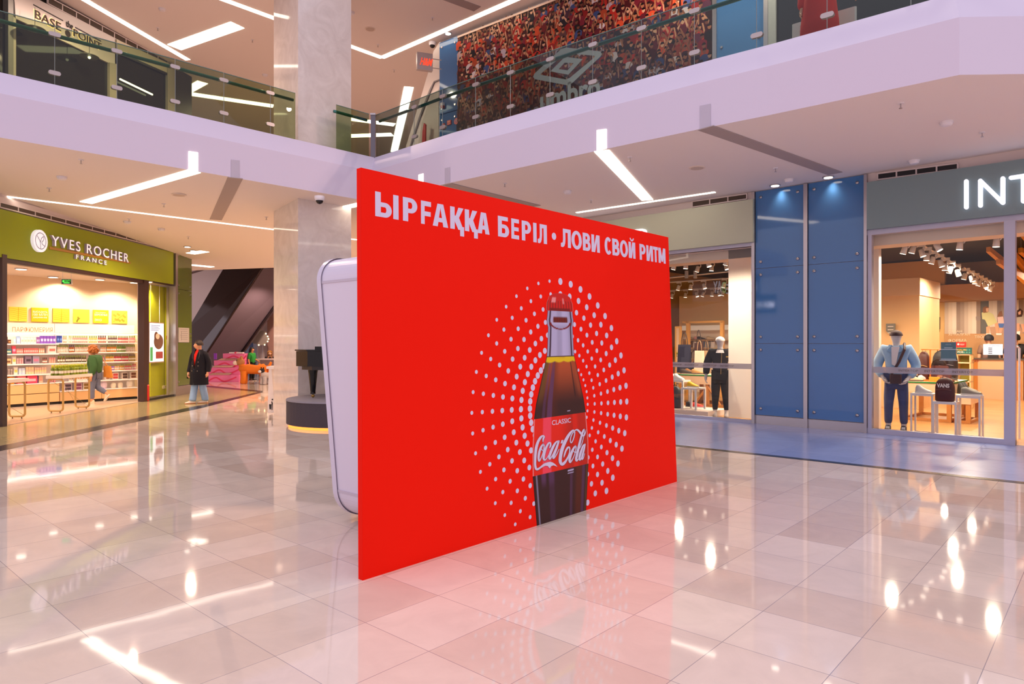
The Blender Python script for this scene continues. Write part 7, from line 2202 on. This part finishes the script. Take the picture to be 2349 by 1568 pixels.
def hair_cap(t, m, back=.0, low=.55, vol=1.0, curls=0, seed=1):
    H = t.H; c = t.P('head') + Vector((0, 0, .014 * H)) - t.hd * .012 * H
    q = t.b(); q.smooth = True
    R_ = random.Random(seed); n = 20; mm = 10; vs = []; fs = []
    for i in range(mm + 1):
        a = math.pi / 2 - (math.pi / 2 + low) * i / mm
        for j in range(n):
            b_ = 2 * math.pi * j / n
            d = Vector((math.cos(b_), math.sin(b_), 0)); f = d.dot(t.hd)
            aa = a if f < .35 else max(a, .15 + (.55 - .3) * f)
            r = .066 * H * vol * (1 + (R_.uniform(-.03, .09) if curls else R_.uniform(-.015, .02)))
            vs.append(tuple(c + d * r * math.cos(aa) * (1.02) + Vector((0, 0, r * 1.06 * math.sin(aa)))))
    for i in range(mm):
        for j in range(n): fs.append((i * n + j, i * n + (j + 1) % n, (i + 1) * n + (j + 1) % n, (i + 1) * n + j))
    fs.append(tuple(range(n)))
    q.add(vs, fs)
    h = t.add('hair', q, m)
    if curls:
        q = t.b(); q.smooth = True
        for k in range(curls):
            b_ = R_.uniform(0, 2 * math.pi); a = R_.uniform(-.75, 1.4)
            d = Vector((math.cos(b_), math.sin(b_), 0))
            if d.dot(t.hd) > .55 and a < .5: continue
            q.ball(c + d * .070 * H * vol * math.cos(a) + Vector((0, 0, .072 * H * vol * math.sin(a))), R_.uniform(.013, .02) * H, 7, 5)
        t.add('curls', q, m, h)
    return h


STD = dict(pelvis=(0, 0, .52), waist=(0, .0, .62), chest=(0, .005, .745), neck=(0, .005, .84), head=(0, -.006, .925), face=(0, -1, 0),
           sh_l=(.105, .005, .80), sh_r=(-.105, .005, .80), el_l=(.135, .02, .635), el_r=(-.135, .02, .635), wr_l=(.14, -.02, .49), wr_r=(-.14, -.02, .49),
           hip_l=(.05, 0, .50), hip_r=(-.05, 0, .50), kn_l=(.055, -.01, .28), kn_r=(-.055, -.01, .28), an_l=(.06, .01, .045), an_r=(-.06, .01, .045))


def pose(**k):
    d = dict(STD); d.update(k); return d


V = Vector
M_SKIN = mat('#e3a987', .5, spec=.3); M_SKIN2 = mat('#d9996f', .5, spec=.3)

# --- man in a long dark coat, walking towards the camera and looking to the left of the photo
p = at(457, 925, 0)
MF = Fr(p.x, p.y, -12)
t = person(MF, 'person', 'young man in a long dark coat, red top and wide light jeans', 'person', 1.69,
           pose(face=(-.93, -.36, 0), head=(-.012, -.012, .925), el_r=(-.15, .01, .64), wr_r=(-.155, -.04, .495), el_l=(.15, .03, .64), wr_l=(.15, .0, .50), kn_l=(.06, .0, .28), an_l=(.065, .06, .045), kn_r=(-.06, -.03, .28), an_r=(-.065, -.07, .045), toe_r=(-.045, -.05, -.02), toe_l=(-.045, -.045, -.02)), M_SKIN)
P = t.P; H = t.H
hair_cap(t, mat('#241712', .6), low=.22, vol=1.0)
M_NAVY = mat('#16151f', .75, spec=.2); M_REDT = mat('#c81e14', .7, spec=.2); M_JEAN = mat('#8fb0dc', .8, noise=.12, nscale=14)
q = t.b(); loft(q, [(0, -.02 * H, .60 * H, .085 * H, .066 * H), (0, -.02 * H, .70 * H, .088 * H, .072 * H), (0, -.012 * H, .78 * H, .088 * H, .066 * H), (-.002, .0, .835 * H, .05 * H, .046 * H), (-.002, 0, .855 * H, .040 * H, .038 * H)]); t.add('red_top', q, M_REDT)
garment(t, 'trousers', [[(P('pelvis'), .074), (P('hip_l'), .066), (P('kn_l'), .056), (P('an_l') + V((0, 0, .03 * H)), .056), (P('an_l') + V((0, -.01 * H, -.012 * H)), .060)], [(P('pelvis'), .074), (P('hip_r'), .066), (P('kn_r'), .056), (P('an_r') + V((0, 0, .03 * H)), .056), (P('an_r') + V((0, -.01 * H, -.012 * H)), .060)]], M_JEAN)
# coat: open-fronted shell plus sleeves
q = t.b(); q.smooth = True
n = 22; vs = []; fs = []
rings = [(.30, .146, .128, .03), (.38, .142, .122, .02), (.48, .142, .120, .02), (.58, .130, .106, .10), (.68, .120, .094, .24), (.76, .122, .086, .42), (.80, .112, .076, .6), (.835, .072, .060, .9), (.858, .060, .056, 1.0)]
for z, rx, ry, gap in rings:
    for j in range(n):
        a = -math.pi / 2 - .10 + gap * .55 + (2 * math.pi - gap * 1.1) * j / (n - 1)
        vs.append((rx * H * math.cos(a), ry * H * math.sin(a) + .0, z * H))
for i in range(len(rings) - 1):
    for j in range(n - 1): fs.append((i * n + j, i * n + j + 1, (i + 1) * n + j + 1, (i + 1) * n + j))
q.add(vs, fs); coat = t.add('coat', q, M_NAVY)
for s in ('l', 'r'):
    garment(t, 'sleeve', [[(P('chest') + V((0, 0, .02 * H)), .05), (P('sh_' + s), .054), (P('el_' + s), .045), (P('wr_' + s) + V((0, .005, .015 * H)), .036), (P('wr_' + s) + V((0, .0, .0 * H)), .036)]], M_NAVY)
q = t.b()
for s in (-1, 1):
    q.slab([V((s * .03 * H, -.075 * H, .70 * H)), V((s * .062 * H, -.083 * H, .72 * H)), V((s * .075 * H, -.072 * H, .79 * H)), V((s * .05 * H, -.05 * H, .85 * H)), V((s * .035 * H, -.052 * H, .84 * H))], (0, -.012, 0))
t.add('lapel', q, mat('#1d1b28', .7), coat)
for x, z in ((.045, .66), (.05, .60), (.045, .52), (-.05, .60), (-.05, .52)):
    q = t.b(); q.smooth = True; q.ball((x * H, -(.088 if z > .63 else .096 if z > .55 else .108) * H, z * H), (.013, .008, .013), 8, 5); t.add('button', q, mat('#8f8478', .4, metal=.4), coat)
shoe_pair(t, '#f2e2d4', '#c98a5a')
wr = P('wr_r'); q = t.b(); q.box(wr.x - .012, wr.x + .004, wr.y - .07, wr.y - .0, wr.z - .17, wr.z - .05)
b = B(MF.loc(MF.w(wr.x, wr.y, wr.z - .13))); b.box(wr.x - .03, wr.x - .018, wr.y - .05, wr.y + .02, wr.z - .165, wr.z - .05); solo(MF, 'phone', 'black phone held in the right hand of the man in the dark coat', 'phone', b, M_BLACK)
q = t.b(); q.smooth = True; loft(q, [(.045 * H, .115 * H, .50 * H, .07 * H, .05 * H), (.045 * H, .125 * H, .58 * H, .085 * H, .065 * H), (.045 * H, .12 * H, .68 * H, .08 * H, .06 * H), (.045 * H, .11 * H, .74 * H, .06 * H, .04 * H)])
b = B((.045 * H, .12 * H, .50 * H)); b.v = [tuple(V(v) + V(t.o) - b.o) for v in q.v]; b.f = q.f; b.m = q.m; b.sm = q.sm
solo(MF, 'backpack', 'dark purple backpack worn by the man in the dark coat', 'backpack', b, mat('#1a1426', .6))

# --- woman in a green jacket walking to the left
p = at(218, 927, 0)
WF = Fr(p.x, p.y, -88)                      # faces the left of the photo
t = person(WF, 'person', 'curly haired woman in a green jacket and rolled jeans walking past the shelves', 'person', 1.53,
           pose(chest=(0, -.012, .745), neck=(0, -.03, .84), head=(0, -.045, .925), waist=(0, .0, .62), el_l=(.125, .05, .63), wr_l=(.13, .01, .49), el_r=(-.125, .0, .63), wr_r=(-.13, -.05, .50),
                hip_l=(.045, 0, .5), hip_r=(-.045, 0, .5), kn_l=(.05, -.03, .28), an_l=(.05, -.02, .045), kn_r=(-.05, .01, .29), an_r=(-.05, .20, .17), toe_l=(0, -.075, -.02), toe_r=(0, -.04, -.075)), M_SKIN2)
P = t.P; H = t.H
hair_cap(t, mat('#a8622c', .8), low=.75, vol=1.12, curls=90, seed=4)
M_JK = mat('#3f6138', .8, spec=.2, noise=.12, nscale=12); M_DJ = mat('#6a7086', .8, noise=.15, nscale=14)
garment(t, 'jacket', [[(P('pelvis') + V((0, .015 * H, .0)), .112), (P('waist'), .108), (P('chest'), .100), (P('neck') - V((0, 0, .01 * H)), .050)]] + [[(P('chest'), .100), (P('sh_' + s), .064), (P('el_' + s), .058), (P('wr_' + s) + V((0, 0, .02 * H)), .044)] for s in 'lr'], M_JK)
garment(t, 'jeans', [[(P('pelvis') - V((0, 0, .02 * H)), .080), (P('hip_' + s), .070), (P('kn_' + s), .052), (P('an_' + s) * .82 + P('kn_' + s) * .18, .040)] for s in 'lr'], M_DJ)
shoe_pair(t, '#ecd0aa', '#f2e2cc')
q = t.b(); q.slab([V((.10 * H, .06 * H, .46 * H)), V((.10 * H, .26 * H, .46 * H)), V((.10 * H, .17 * H, .66 * H)), V((.10 * H, .07 * H, .66 * H))], (.03 * H, 0, 0))
b = B((.11 * H, .15 * H, .46 * H)); b.slab([V((-.13 * H, .10 * H, .47 * H)), V((-.13 * H, .24 * H, .45 * H)), V((-.13 * H, .20 * H, .66 * H)), V((-.13 * H, .10 * H, .66 * H))], (.05 * H, 0, 0))
b.tube([V((-.12 * H, .12 * H, .66 * H)), V((-.13 * H, .05 * H, .80 * H)), V((-.12 * H, .15 * H, .66 * H))], .008, 5)
solo(WF, 'shoulder_bag', 'orange cloth bag on the shoulder of the curly haired woman', 'bag', b, mat('#d8862a', .8, noise=.1))

# --- mannequin in a denim shirt, right window
f = FLr(2056, 989.5)
mpos = RF.w(f[0], max(.32, f[1]), 0.0)
hM = RP(2060, 751, max(.32, f[1]))[1]
DF = Fr(mpos.x, mpos.y, -34)
M_MAN = mat('#cfc8ca', .35, spec=.5)
t = person(DF, 'mannequin', 'faceless mannequin in a light denim shirt, jeans and dark cap in the shop window', 'mannequin', hM * .985,
           pose(el_l=(.175, .03, .635), wr_l=(.10, -.085, .515), el_r=(-.175, .03, .635), wr_r=(-.10, -.085, .52), hand_l=(-.4, -.1, -.3), hand_r=(.4, -.1, -.3), an_l=(.065, -.0, .045), an_r=(-.07, .01, .045), kn_l=(.062, -.01, .28), kn_r=(-.065, -.01, .28)), M_MAN, face=False)
P = t.P; H = t.H
M_DEN = mat('#9cc0e4', .8, noise=.08, nscale=16); M_JNS = mat('#3c4a78', .8, noise=.15, nscale=10)
garment(t, 'denim_shirt', [[(P('pelvis') + V((0, 0, .01 * H)), .100), (P('waist'), .098), (P('chest'), .102), (P('neck') - V((0, 0, .02 * H)), .052)]] + [[(P('chest'), .102), (P('sh_' + s), .064), (P('el_' + s), .047), (P('wr_' + s) * .85 + P('el_' + s) * .15, .042)] for s in 'lr'], M_DEN)
q = t.b(); q.slab([V((-.030 * H, -.096 * H, .66 * H)), V((.004 * H, -.098 * H, .64 * H)), V((.034 * H, -.078 * H, .83 * H)), V((-.034 * H, -.078 * H, .83 * H))], (0, -.012 * H, 0)); t.add('white_tee', q, mat('#e8dcdc', .8))
q = t.b()
for s in (-1, 1): q.slab([V((s * .018 * H, -.085 * H, .77 * H)), V((s * .075 * H, -.075 * H, .79 * H)), V((s * .06 * H, -.035 * H, .85 * H)), V((s * .03 * H, -.05 * H, .845 * H))], (0, -.012 * H, 0))
t.add('collar', q, mat('#7a9fc6', .8))
garment(t, 'jeans', [[(P('pelvis') - V((0, 0, .01 * H)), .088), (P('hip_' + s), .066), (P('kn_' + s), .045), (P('an_' + s) + V((0, 0, .02 * H)), .036)] for s in 'lr'], M_JNS)
shoe_pair(t, '#1d1b20', '#f0ecea')
q = t.b()
for s in 'lr':
    a = P('an_' + s)
    for k in range(3): q.box(a.x - .03, a.x + .03, a.y - .10 - .03 * k, a.y - .085 - .03 * k, .085 - .012 * k, .10 - .012 * k)
t.add('shoe_laces', q, mat('#f0ecea', .6))
hc = P('head') + V((0, -.004 * H, .010 * H))
q = t.b(); q.smooth = True; q.ball(hc, (.058 * H, .062 * H, .056 * H), 18, 8, 0.0, 1.0); q.smooth = False
q.add([tuple(hc + V(((.052 * H) * math.cos(a), -.02 * H + -.082 * H * abs(math.sin(a)), .004 * H + z))) for z in (-.004, .006) for a in [math.pi * (1 + i / 10) for i in range(11)]], [tuple(range(11)), tuple(range(11, 22))[::-1]] + [(i, i + 1, 12 + i, 11 + i) for i in range(10)])
cap_ = B(tuple(hc)); cap_.v = [tuple(V(v) + V(t.o) - cap_.o) for v in q.v]; cap_.f = q.f; cap_.m = q.m; cap_.sm = q.sm
solo(DF, 'cap', 'dark plum cap on the denim mannequin', 'cap', cap_, mat('#3a1e24', .7))
b = B((0, -.13 * H, .50 * H)); b.box(-.045 * H, .10 * H * .55, -.15 * H, -.11 * H, .475 * H, .565 * H, .02); b.tube([V((-.03 * H, -.125 * H, .565 * H)), V((.03 * H, -.112 * H, .68 * H)), V((.075 * H, -.085 * H, .80 * H)), V((.07 * H, .0, .86 * H)), V((.02 * H, .09 * H, .74 * H))], .013 * H, 6)
solo(DF, 'crossbody_bag', 'dark plum crossbody bag hanging before the denim mannequin', 'bag', b, mat('#3d1a22', .5))

# --- mannequin in black, left window
f = FLr(1652, 955)
yy = max(.40, f[1]); xx = RP(1652, 900, yy)[0]
mpos = RF.w(xx, yy, 0); hM = RP(1654, 767, yy)[1]
KF = Fr(mpos.x, mpos.y, -18)
t = person(KF, 'mannequin', 'faceless mannequin in a black tracksuit and white cap in the shop window', 'mannequin', hM * .985, pose(el_l=(.16, .03, .64), wr_l=(.165, -.02, .50), el_r=(-.16, .03, .64), wr_r=(-.17, -.02, .50), an_l=(.075, -.02, .045), an_r=(-.06, .0, .045), kn_l=(.068, -.01, .28)), M_MAN, face=False)
P = t.P; H = t.H
M_BLK = mat('#17151a', .75, spec=.25)
garment(t, 'track_jacket', [[(P('pelvis') + V((0, 0, .0)), .102), (P('waist'), .094), (P('chest'), .100), (P('neck') - V((0, 0, .015 * H)), .056)]] + [[(P('chest'), .100), (P('sh_' + s), .062), (P('el_' + s), .052), (P('wr_' + s) * .9 + P('el_' + s) * .1, .040)] for s in 'lr'], M_BLK)
garment(t, 'track_trousers', [[(P('pelvis') - V((0, 0, .01 * H)), .088), (P('hip_' + s), .074), (P('kn_' + s), .052), (P('an_' + s) + V((0, 0, .05 * H)), .034), (P('an_' + s) + V((0, 0, .035 * H)), .030)] for s in 'lr'], M_BLK)
q = t.b(); q.slab([V((-.05 * H, -.09 * H, .79 * H)), V((.05 * H, -.09 * H, .79 * H)), V((.036 * H, -.06 * H, .83 * H)), V((-.036 * H, -.06 * H, .83 * H))], (0, -.01 * H, 0)); t.add('white_neckline', q, mat('#e8e0e0', .7))
q = t.b(); q.tube([V((.02 * H, -.105 * H, .79 * H)), V((.012 * H, -.108 * H, .62 * H)), V((.01 * H, -.11 * H, .53 * H))], .006, 5); t.add('zip_line', q, mat('#a8884a', .4))
q = t.b(); q.slab([V((.07 * H, -.095 * H, .735 * H)), V((.10 * H, -.085 * H, .735 * H)), V((.10 * H, -.085 * H, .75 * H)), V((.07 * H, -.095 * H, .75 * H))], (0, -.006, 0)); t.add('gold_logo', q, mat('#b08a30', .5))
shoe_pair(t, '#c8bcb6', '#b8aca6')
hc = P('head') + V((0, -.004 * H, .010 * H))
q = t.b(); q.smooth = True; q.ball(hc, (.058 * H, .062 * H, .056 * H), 18, 8, 0.0, 1.0); q.smooth = False
q.add([tuple(hc + V(((.052 * H) * math.cos(a), -.02 * H + -.082 * H * abs(math.sin(a)), .004 * H + z))) for z in (-.004, .006) for a in [math.pi * (1 + i / 10) for i in range(11)]], [tuple(range(11)), tuple(range(11, 22))[::-1]] + [(i, i + 1, 12 + i, 11 + i) for i in range(10)])
cap_ = B(tuple(hc)); cap_.v = [tuple(V(v) + V(t.o) - cap_.o) for v in q.v]; cap_.f = q.f; cap_.m = q.m; cap_.sm = q.sm
solo(KF, 'cap', 'white cap on the black mannequin', 'cap', cap_, mat('#efe8e6', .7))
bag(KF, 'black logo bag hanging at the side of the black mannequin', .19 * H, -.02 * H, .22 * H, .30, .12, .42, '#1e1b1e', 'tote')

# --- shop staff and customer behind the counter
def simple_person(fr, label, H, top, trousers, hair, skin_m, **kw):
    t = person(fr, 'person', label, 'person', H, pose(**kw), skin_m)
    P = t.P
    garment(t, 'top', [[(P('pelvis') + V((0, 0, .01 * H)), .095), (P('waist'), .092), (P('chest'), .092), (P('neck') - V((0, 0, .02 * H)), .045)]] + [[(P('chest'), .092), (P('sh_' + s), .056), (P('el_' + s) * .75 + P('sh_' + s) * .25, .045)] for s in 'lr'], mat(top, .8))
    garment(t, 'trousers', [[(P('pelvis') - V((0, 0, .01 * H)), .085), (P('hip_' + s), .072), (P('kn_' + s), .05), (P('an_' + s) + V((0, 0, .01 * H)), .036)] for s in 'lr'], mat(trousers, .8))
    shoe_pair(t, '#222024', '#e0dcd8'); hair_cap(t, mat(hair, .7), low=.5)
    return t


yk = yc + .95; x = RP(2329, 800, yk)[0]; q0 = RF.w(x, yk, 0)
simple_person(Fr(q0.x, q0.y, 150), 'shop assistant in a black T-shirt seen from behind at the counter', RP(2329, 766, yk)[1], '#1a181c', '#26242c', '#15100f', M_SKIN2, el_r=(-.15, -.05, .64), wr_r=(-.12, -.2, .62))
yk = yc + .93; x = RP(2268, 800, yk)[0]; q0 = RF.w(x, yk, 0)
CF_ = Fr(q0.x, q0.y, 160)
simple_person(CF_, 'dark haired shop customer leaning over the counter with a large backpack', RP(2266, 768, yk)[1], '#8a6a5a', '#2c2a34', '#1c1412', M_SKIN, face=(.2, -.9, -.35))
hp = RP(2266, 768, yk)[1]
b = B((-.0, .2, .62 * hp)); loft(b, [(.02, .19, .56 * hp, .16, .10), (.02, .21, .64 * hp, .20, .14), (.02, .2, .76 * hp, .19, .13), (.02, .18, .84 * hp, .12, .07)])
solo(CF_, 'backpack', 'large mauve brown backpack on the customer at the counter', 'backpack', b, mat('#8a6458', .7, noise=.1))
# --- far hall: seated blonde woman and a girl with long black hair
pb = atd(619, 816, pcn.y + 1.2)
BFr = Fr(pb.x, pb.y, 20)
Hb = 1.62
t = person(BFr, 'person', 'blonde woman in a black jacket sitting behind the far service counter', 'person', Hb,
           pose(pelvis=(0, 0, .30), waist=(0, 0, .40), chest=(0, -.005, .52), neck=(0, -.01, .615), head=(0, -.03, .70), sh_l=(.10, 0, .575), sh_r=(-.10, 0, .575), el_l=(.13, -.04, .42), el_r=(-.13, -.04, .42), wr_l=(.06, -.17, .57 - .0), wr_r=(-.06, -.17, .57), hip_l=(.05, -.01, .29), hip_r=(-.05, -.01, .29), kn_l=(.06, -.24, .29), kn_r=(-.06, -.24, .29), an_l=(.06, -.23, .05), an_r=(-.06, -.23, .05)), M_SKIN)
P = t.P; H = Hb
garment(t, 'jacket', [[(P('pelvis'), .09), (P('waist'), .085), (P('chest'), .088), (P('neck') - V((0, 0, .02 * H)), .045)]] + [[(P('chest'), .088), (P('sh_' + s), .054), (P('el_' + s), .044), (P('wr_' + s), .032)] for s in 'lr'], M_BLK)
garment(t, 'trousers', [[(P('pelvis'), .082), (P('hip_' + s), .07), (P('kn_' + s), .05), (P('an_' + s), .036)] for s in 'lr'], M_BLK)
hair_cap(t, mat('#b07a3a', .7), low=1.0, vol=1.05)
q = t.b(); loft(q, [(0, .055 * H, .53 * H, .06 * H, .025 * H), (0, .05 * H, .62 * H, .066 * H, .035 * H), (0, .03 * H, .72 * H, .06 * H, .045 * H)]); t.add('long_hair', q, mat('#b07a3a', .7))
b = B((0, .05, 0)); b.box(-.2, .2, -.12, .25, .38 * Hb - .18, .38 * Hb - .14); b.box(-.18, -.15, -.1, -.07, 0.004, .45); b.box(.15, .18, -.1, -.07, 0.004, .45); b.box(-.18, -.15, .2, .23, 0.004, .45); b.box(.15, .18, .2, .23, 0.004, .45)
solo(BFr, 'stool', 'plain stool under the blonde woman at the far counter', 'stool', b, M_BLACK)
pg = at(578, 873, 0)
GFr = Fr(pg.x, pg.y, 75)
t = person(GFr, 'person', 'girl with long black hair and a green top beside the plush lion', 'person', 1.42, pose(wr_l=(.12, -.12, .6), el_l=(.13, -.02, .64)), M_SKIN2)
P = t.P; H = t.H
garment(t, 'green_top', [[(P('pelvis') - V((0, 0, .01 * H)), .098), (P('waist'), .092), (P('chest'), .088), (P('neck') - V((0, 0, .02 * H)), .045)]] + [[(P('chest'), .088), (P('sh_' + s), .054), (P('el_' + s), .044)] for s in 'lr'], mat('#2a9a3c', .8))
garment(t, 'trousers', [[(P('pelvis'), .074), (P('hip_' + s), .07), (P('kn_' + s), .05), (P('an_' + s), .036)] for s in 'lr'], M_BLK)
hair_cap(t, mat('#120e10', .6), low=.9, vol=1.05); shoe_pair(t, '#222024', '#e0dcd8')
q = t.b(); loft(q, [(0, .075 * H, .62 * H, .05 * H, .03 * H), (0, .07 * H, .75 * H, .07 * H, .04 * H), (0, .04 * H, .94 * H, .06 * H, .05 * H)]); t.add('long_hair', q, mat('#120e10', .6))

# --- figure in red behind the right railing on the upper floor
pr = lip(1880); d_ = V((pr.x, pr.y, 0)).normalized()
pr2 = V((pr.x, pr.y, 0)) + d_ * 1.2
RFr = Fr(pr2.x, pr2.y, -40, ZL)
spot_light('gallery_fill', pr2 + V((.3, -.6, 9.4)), 300, (1, .8, .7), 120, .6)  # added fill to brighten the figure in red, no fixture
t = person(RFr, 'person', 'person in a long red robe holding one arm out behind the right gallery railing', 'person', 1.72, pose(el_l=(.20, -.02, .64), wr_l=(.265, -.05, .515), hand_l=(.5, 0, -.4)), M_SKIN)
P = t.P; H = t.H
M_R2 = mat('#d81a08', .8)
garment(t, 'red_sweater', [[(P('pelvis'), .105), (P('waist'), .10), (P('chest'), .098), (P('neck') - V((0, 0, .02 * H)), .05)]] + [[(P('chest'), .098), (P('sh_' + s), .06), (P('el_' + s), .052), (P('wr_' + s) * .9 + P('el_' + s) * .1, .044)] for s in 'lr'], M_R2)
q = t.b(); loft(q, [(0, 0, .16 * H, .165 * H, .13 * H), (0, 0, .35 * H, .155 * H, .12 * H), (0, 0, .55 * H, .13 * H, .11 * H), (0, 0, .66 * H, .11 * H, .10 * H)], 20); t.add('robe_skirt', q, M_R2)
hair_cap(t, mat('#2a1a14', .7), low=.8); shoe_pair(t, '#222024', '#e0dcd8')
pw = V((lip(1880).x, lip(1880).y, 0)) + d_ * 1.75
SFr = Fr(pw.x, pw.y, -40, ZL)
t = Th(SFr, 'floor_sign', 'white sign board with orange letters behind the figure in red', 'sign')
q = t.b(); q.box(-.42, .52, 0, .06, 0.0, .95, .02); t.add('board', q, mat('#c8cac8', .5))
t.text('letters', 'Же', -.30, -.02, .80, .88, -.001, mat('#b8742a', .5)); t.text('letters', 'А', -.14, -.03, .66, .74, -.001, mat('#b8742a', .5))


# ------------------------------------------------------------------ neighbouring shops on the left facade, seen mirrored in the right shop windows
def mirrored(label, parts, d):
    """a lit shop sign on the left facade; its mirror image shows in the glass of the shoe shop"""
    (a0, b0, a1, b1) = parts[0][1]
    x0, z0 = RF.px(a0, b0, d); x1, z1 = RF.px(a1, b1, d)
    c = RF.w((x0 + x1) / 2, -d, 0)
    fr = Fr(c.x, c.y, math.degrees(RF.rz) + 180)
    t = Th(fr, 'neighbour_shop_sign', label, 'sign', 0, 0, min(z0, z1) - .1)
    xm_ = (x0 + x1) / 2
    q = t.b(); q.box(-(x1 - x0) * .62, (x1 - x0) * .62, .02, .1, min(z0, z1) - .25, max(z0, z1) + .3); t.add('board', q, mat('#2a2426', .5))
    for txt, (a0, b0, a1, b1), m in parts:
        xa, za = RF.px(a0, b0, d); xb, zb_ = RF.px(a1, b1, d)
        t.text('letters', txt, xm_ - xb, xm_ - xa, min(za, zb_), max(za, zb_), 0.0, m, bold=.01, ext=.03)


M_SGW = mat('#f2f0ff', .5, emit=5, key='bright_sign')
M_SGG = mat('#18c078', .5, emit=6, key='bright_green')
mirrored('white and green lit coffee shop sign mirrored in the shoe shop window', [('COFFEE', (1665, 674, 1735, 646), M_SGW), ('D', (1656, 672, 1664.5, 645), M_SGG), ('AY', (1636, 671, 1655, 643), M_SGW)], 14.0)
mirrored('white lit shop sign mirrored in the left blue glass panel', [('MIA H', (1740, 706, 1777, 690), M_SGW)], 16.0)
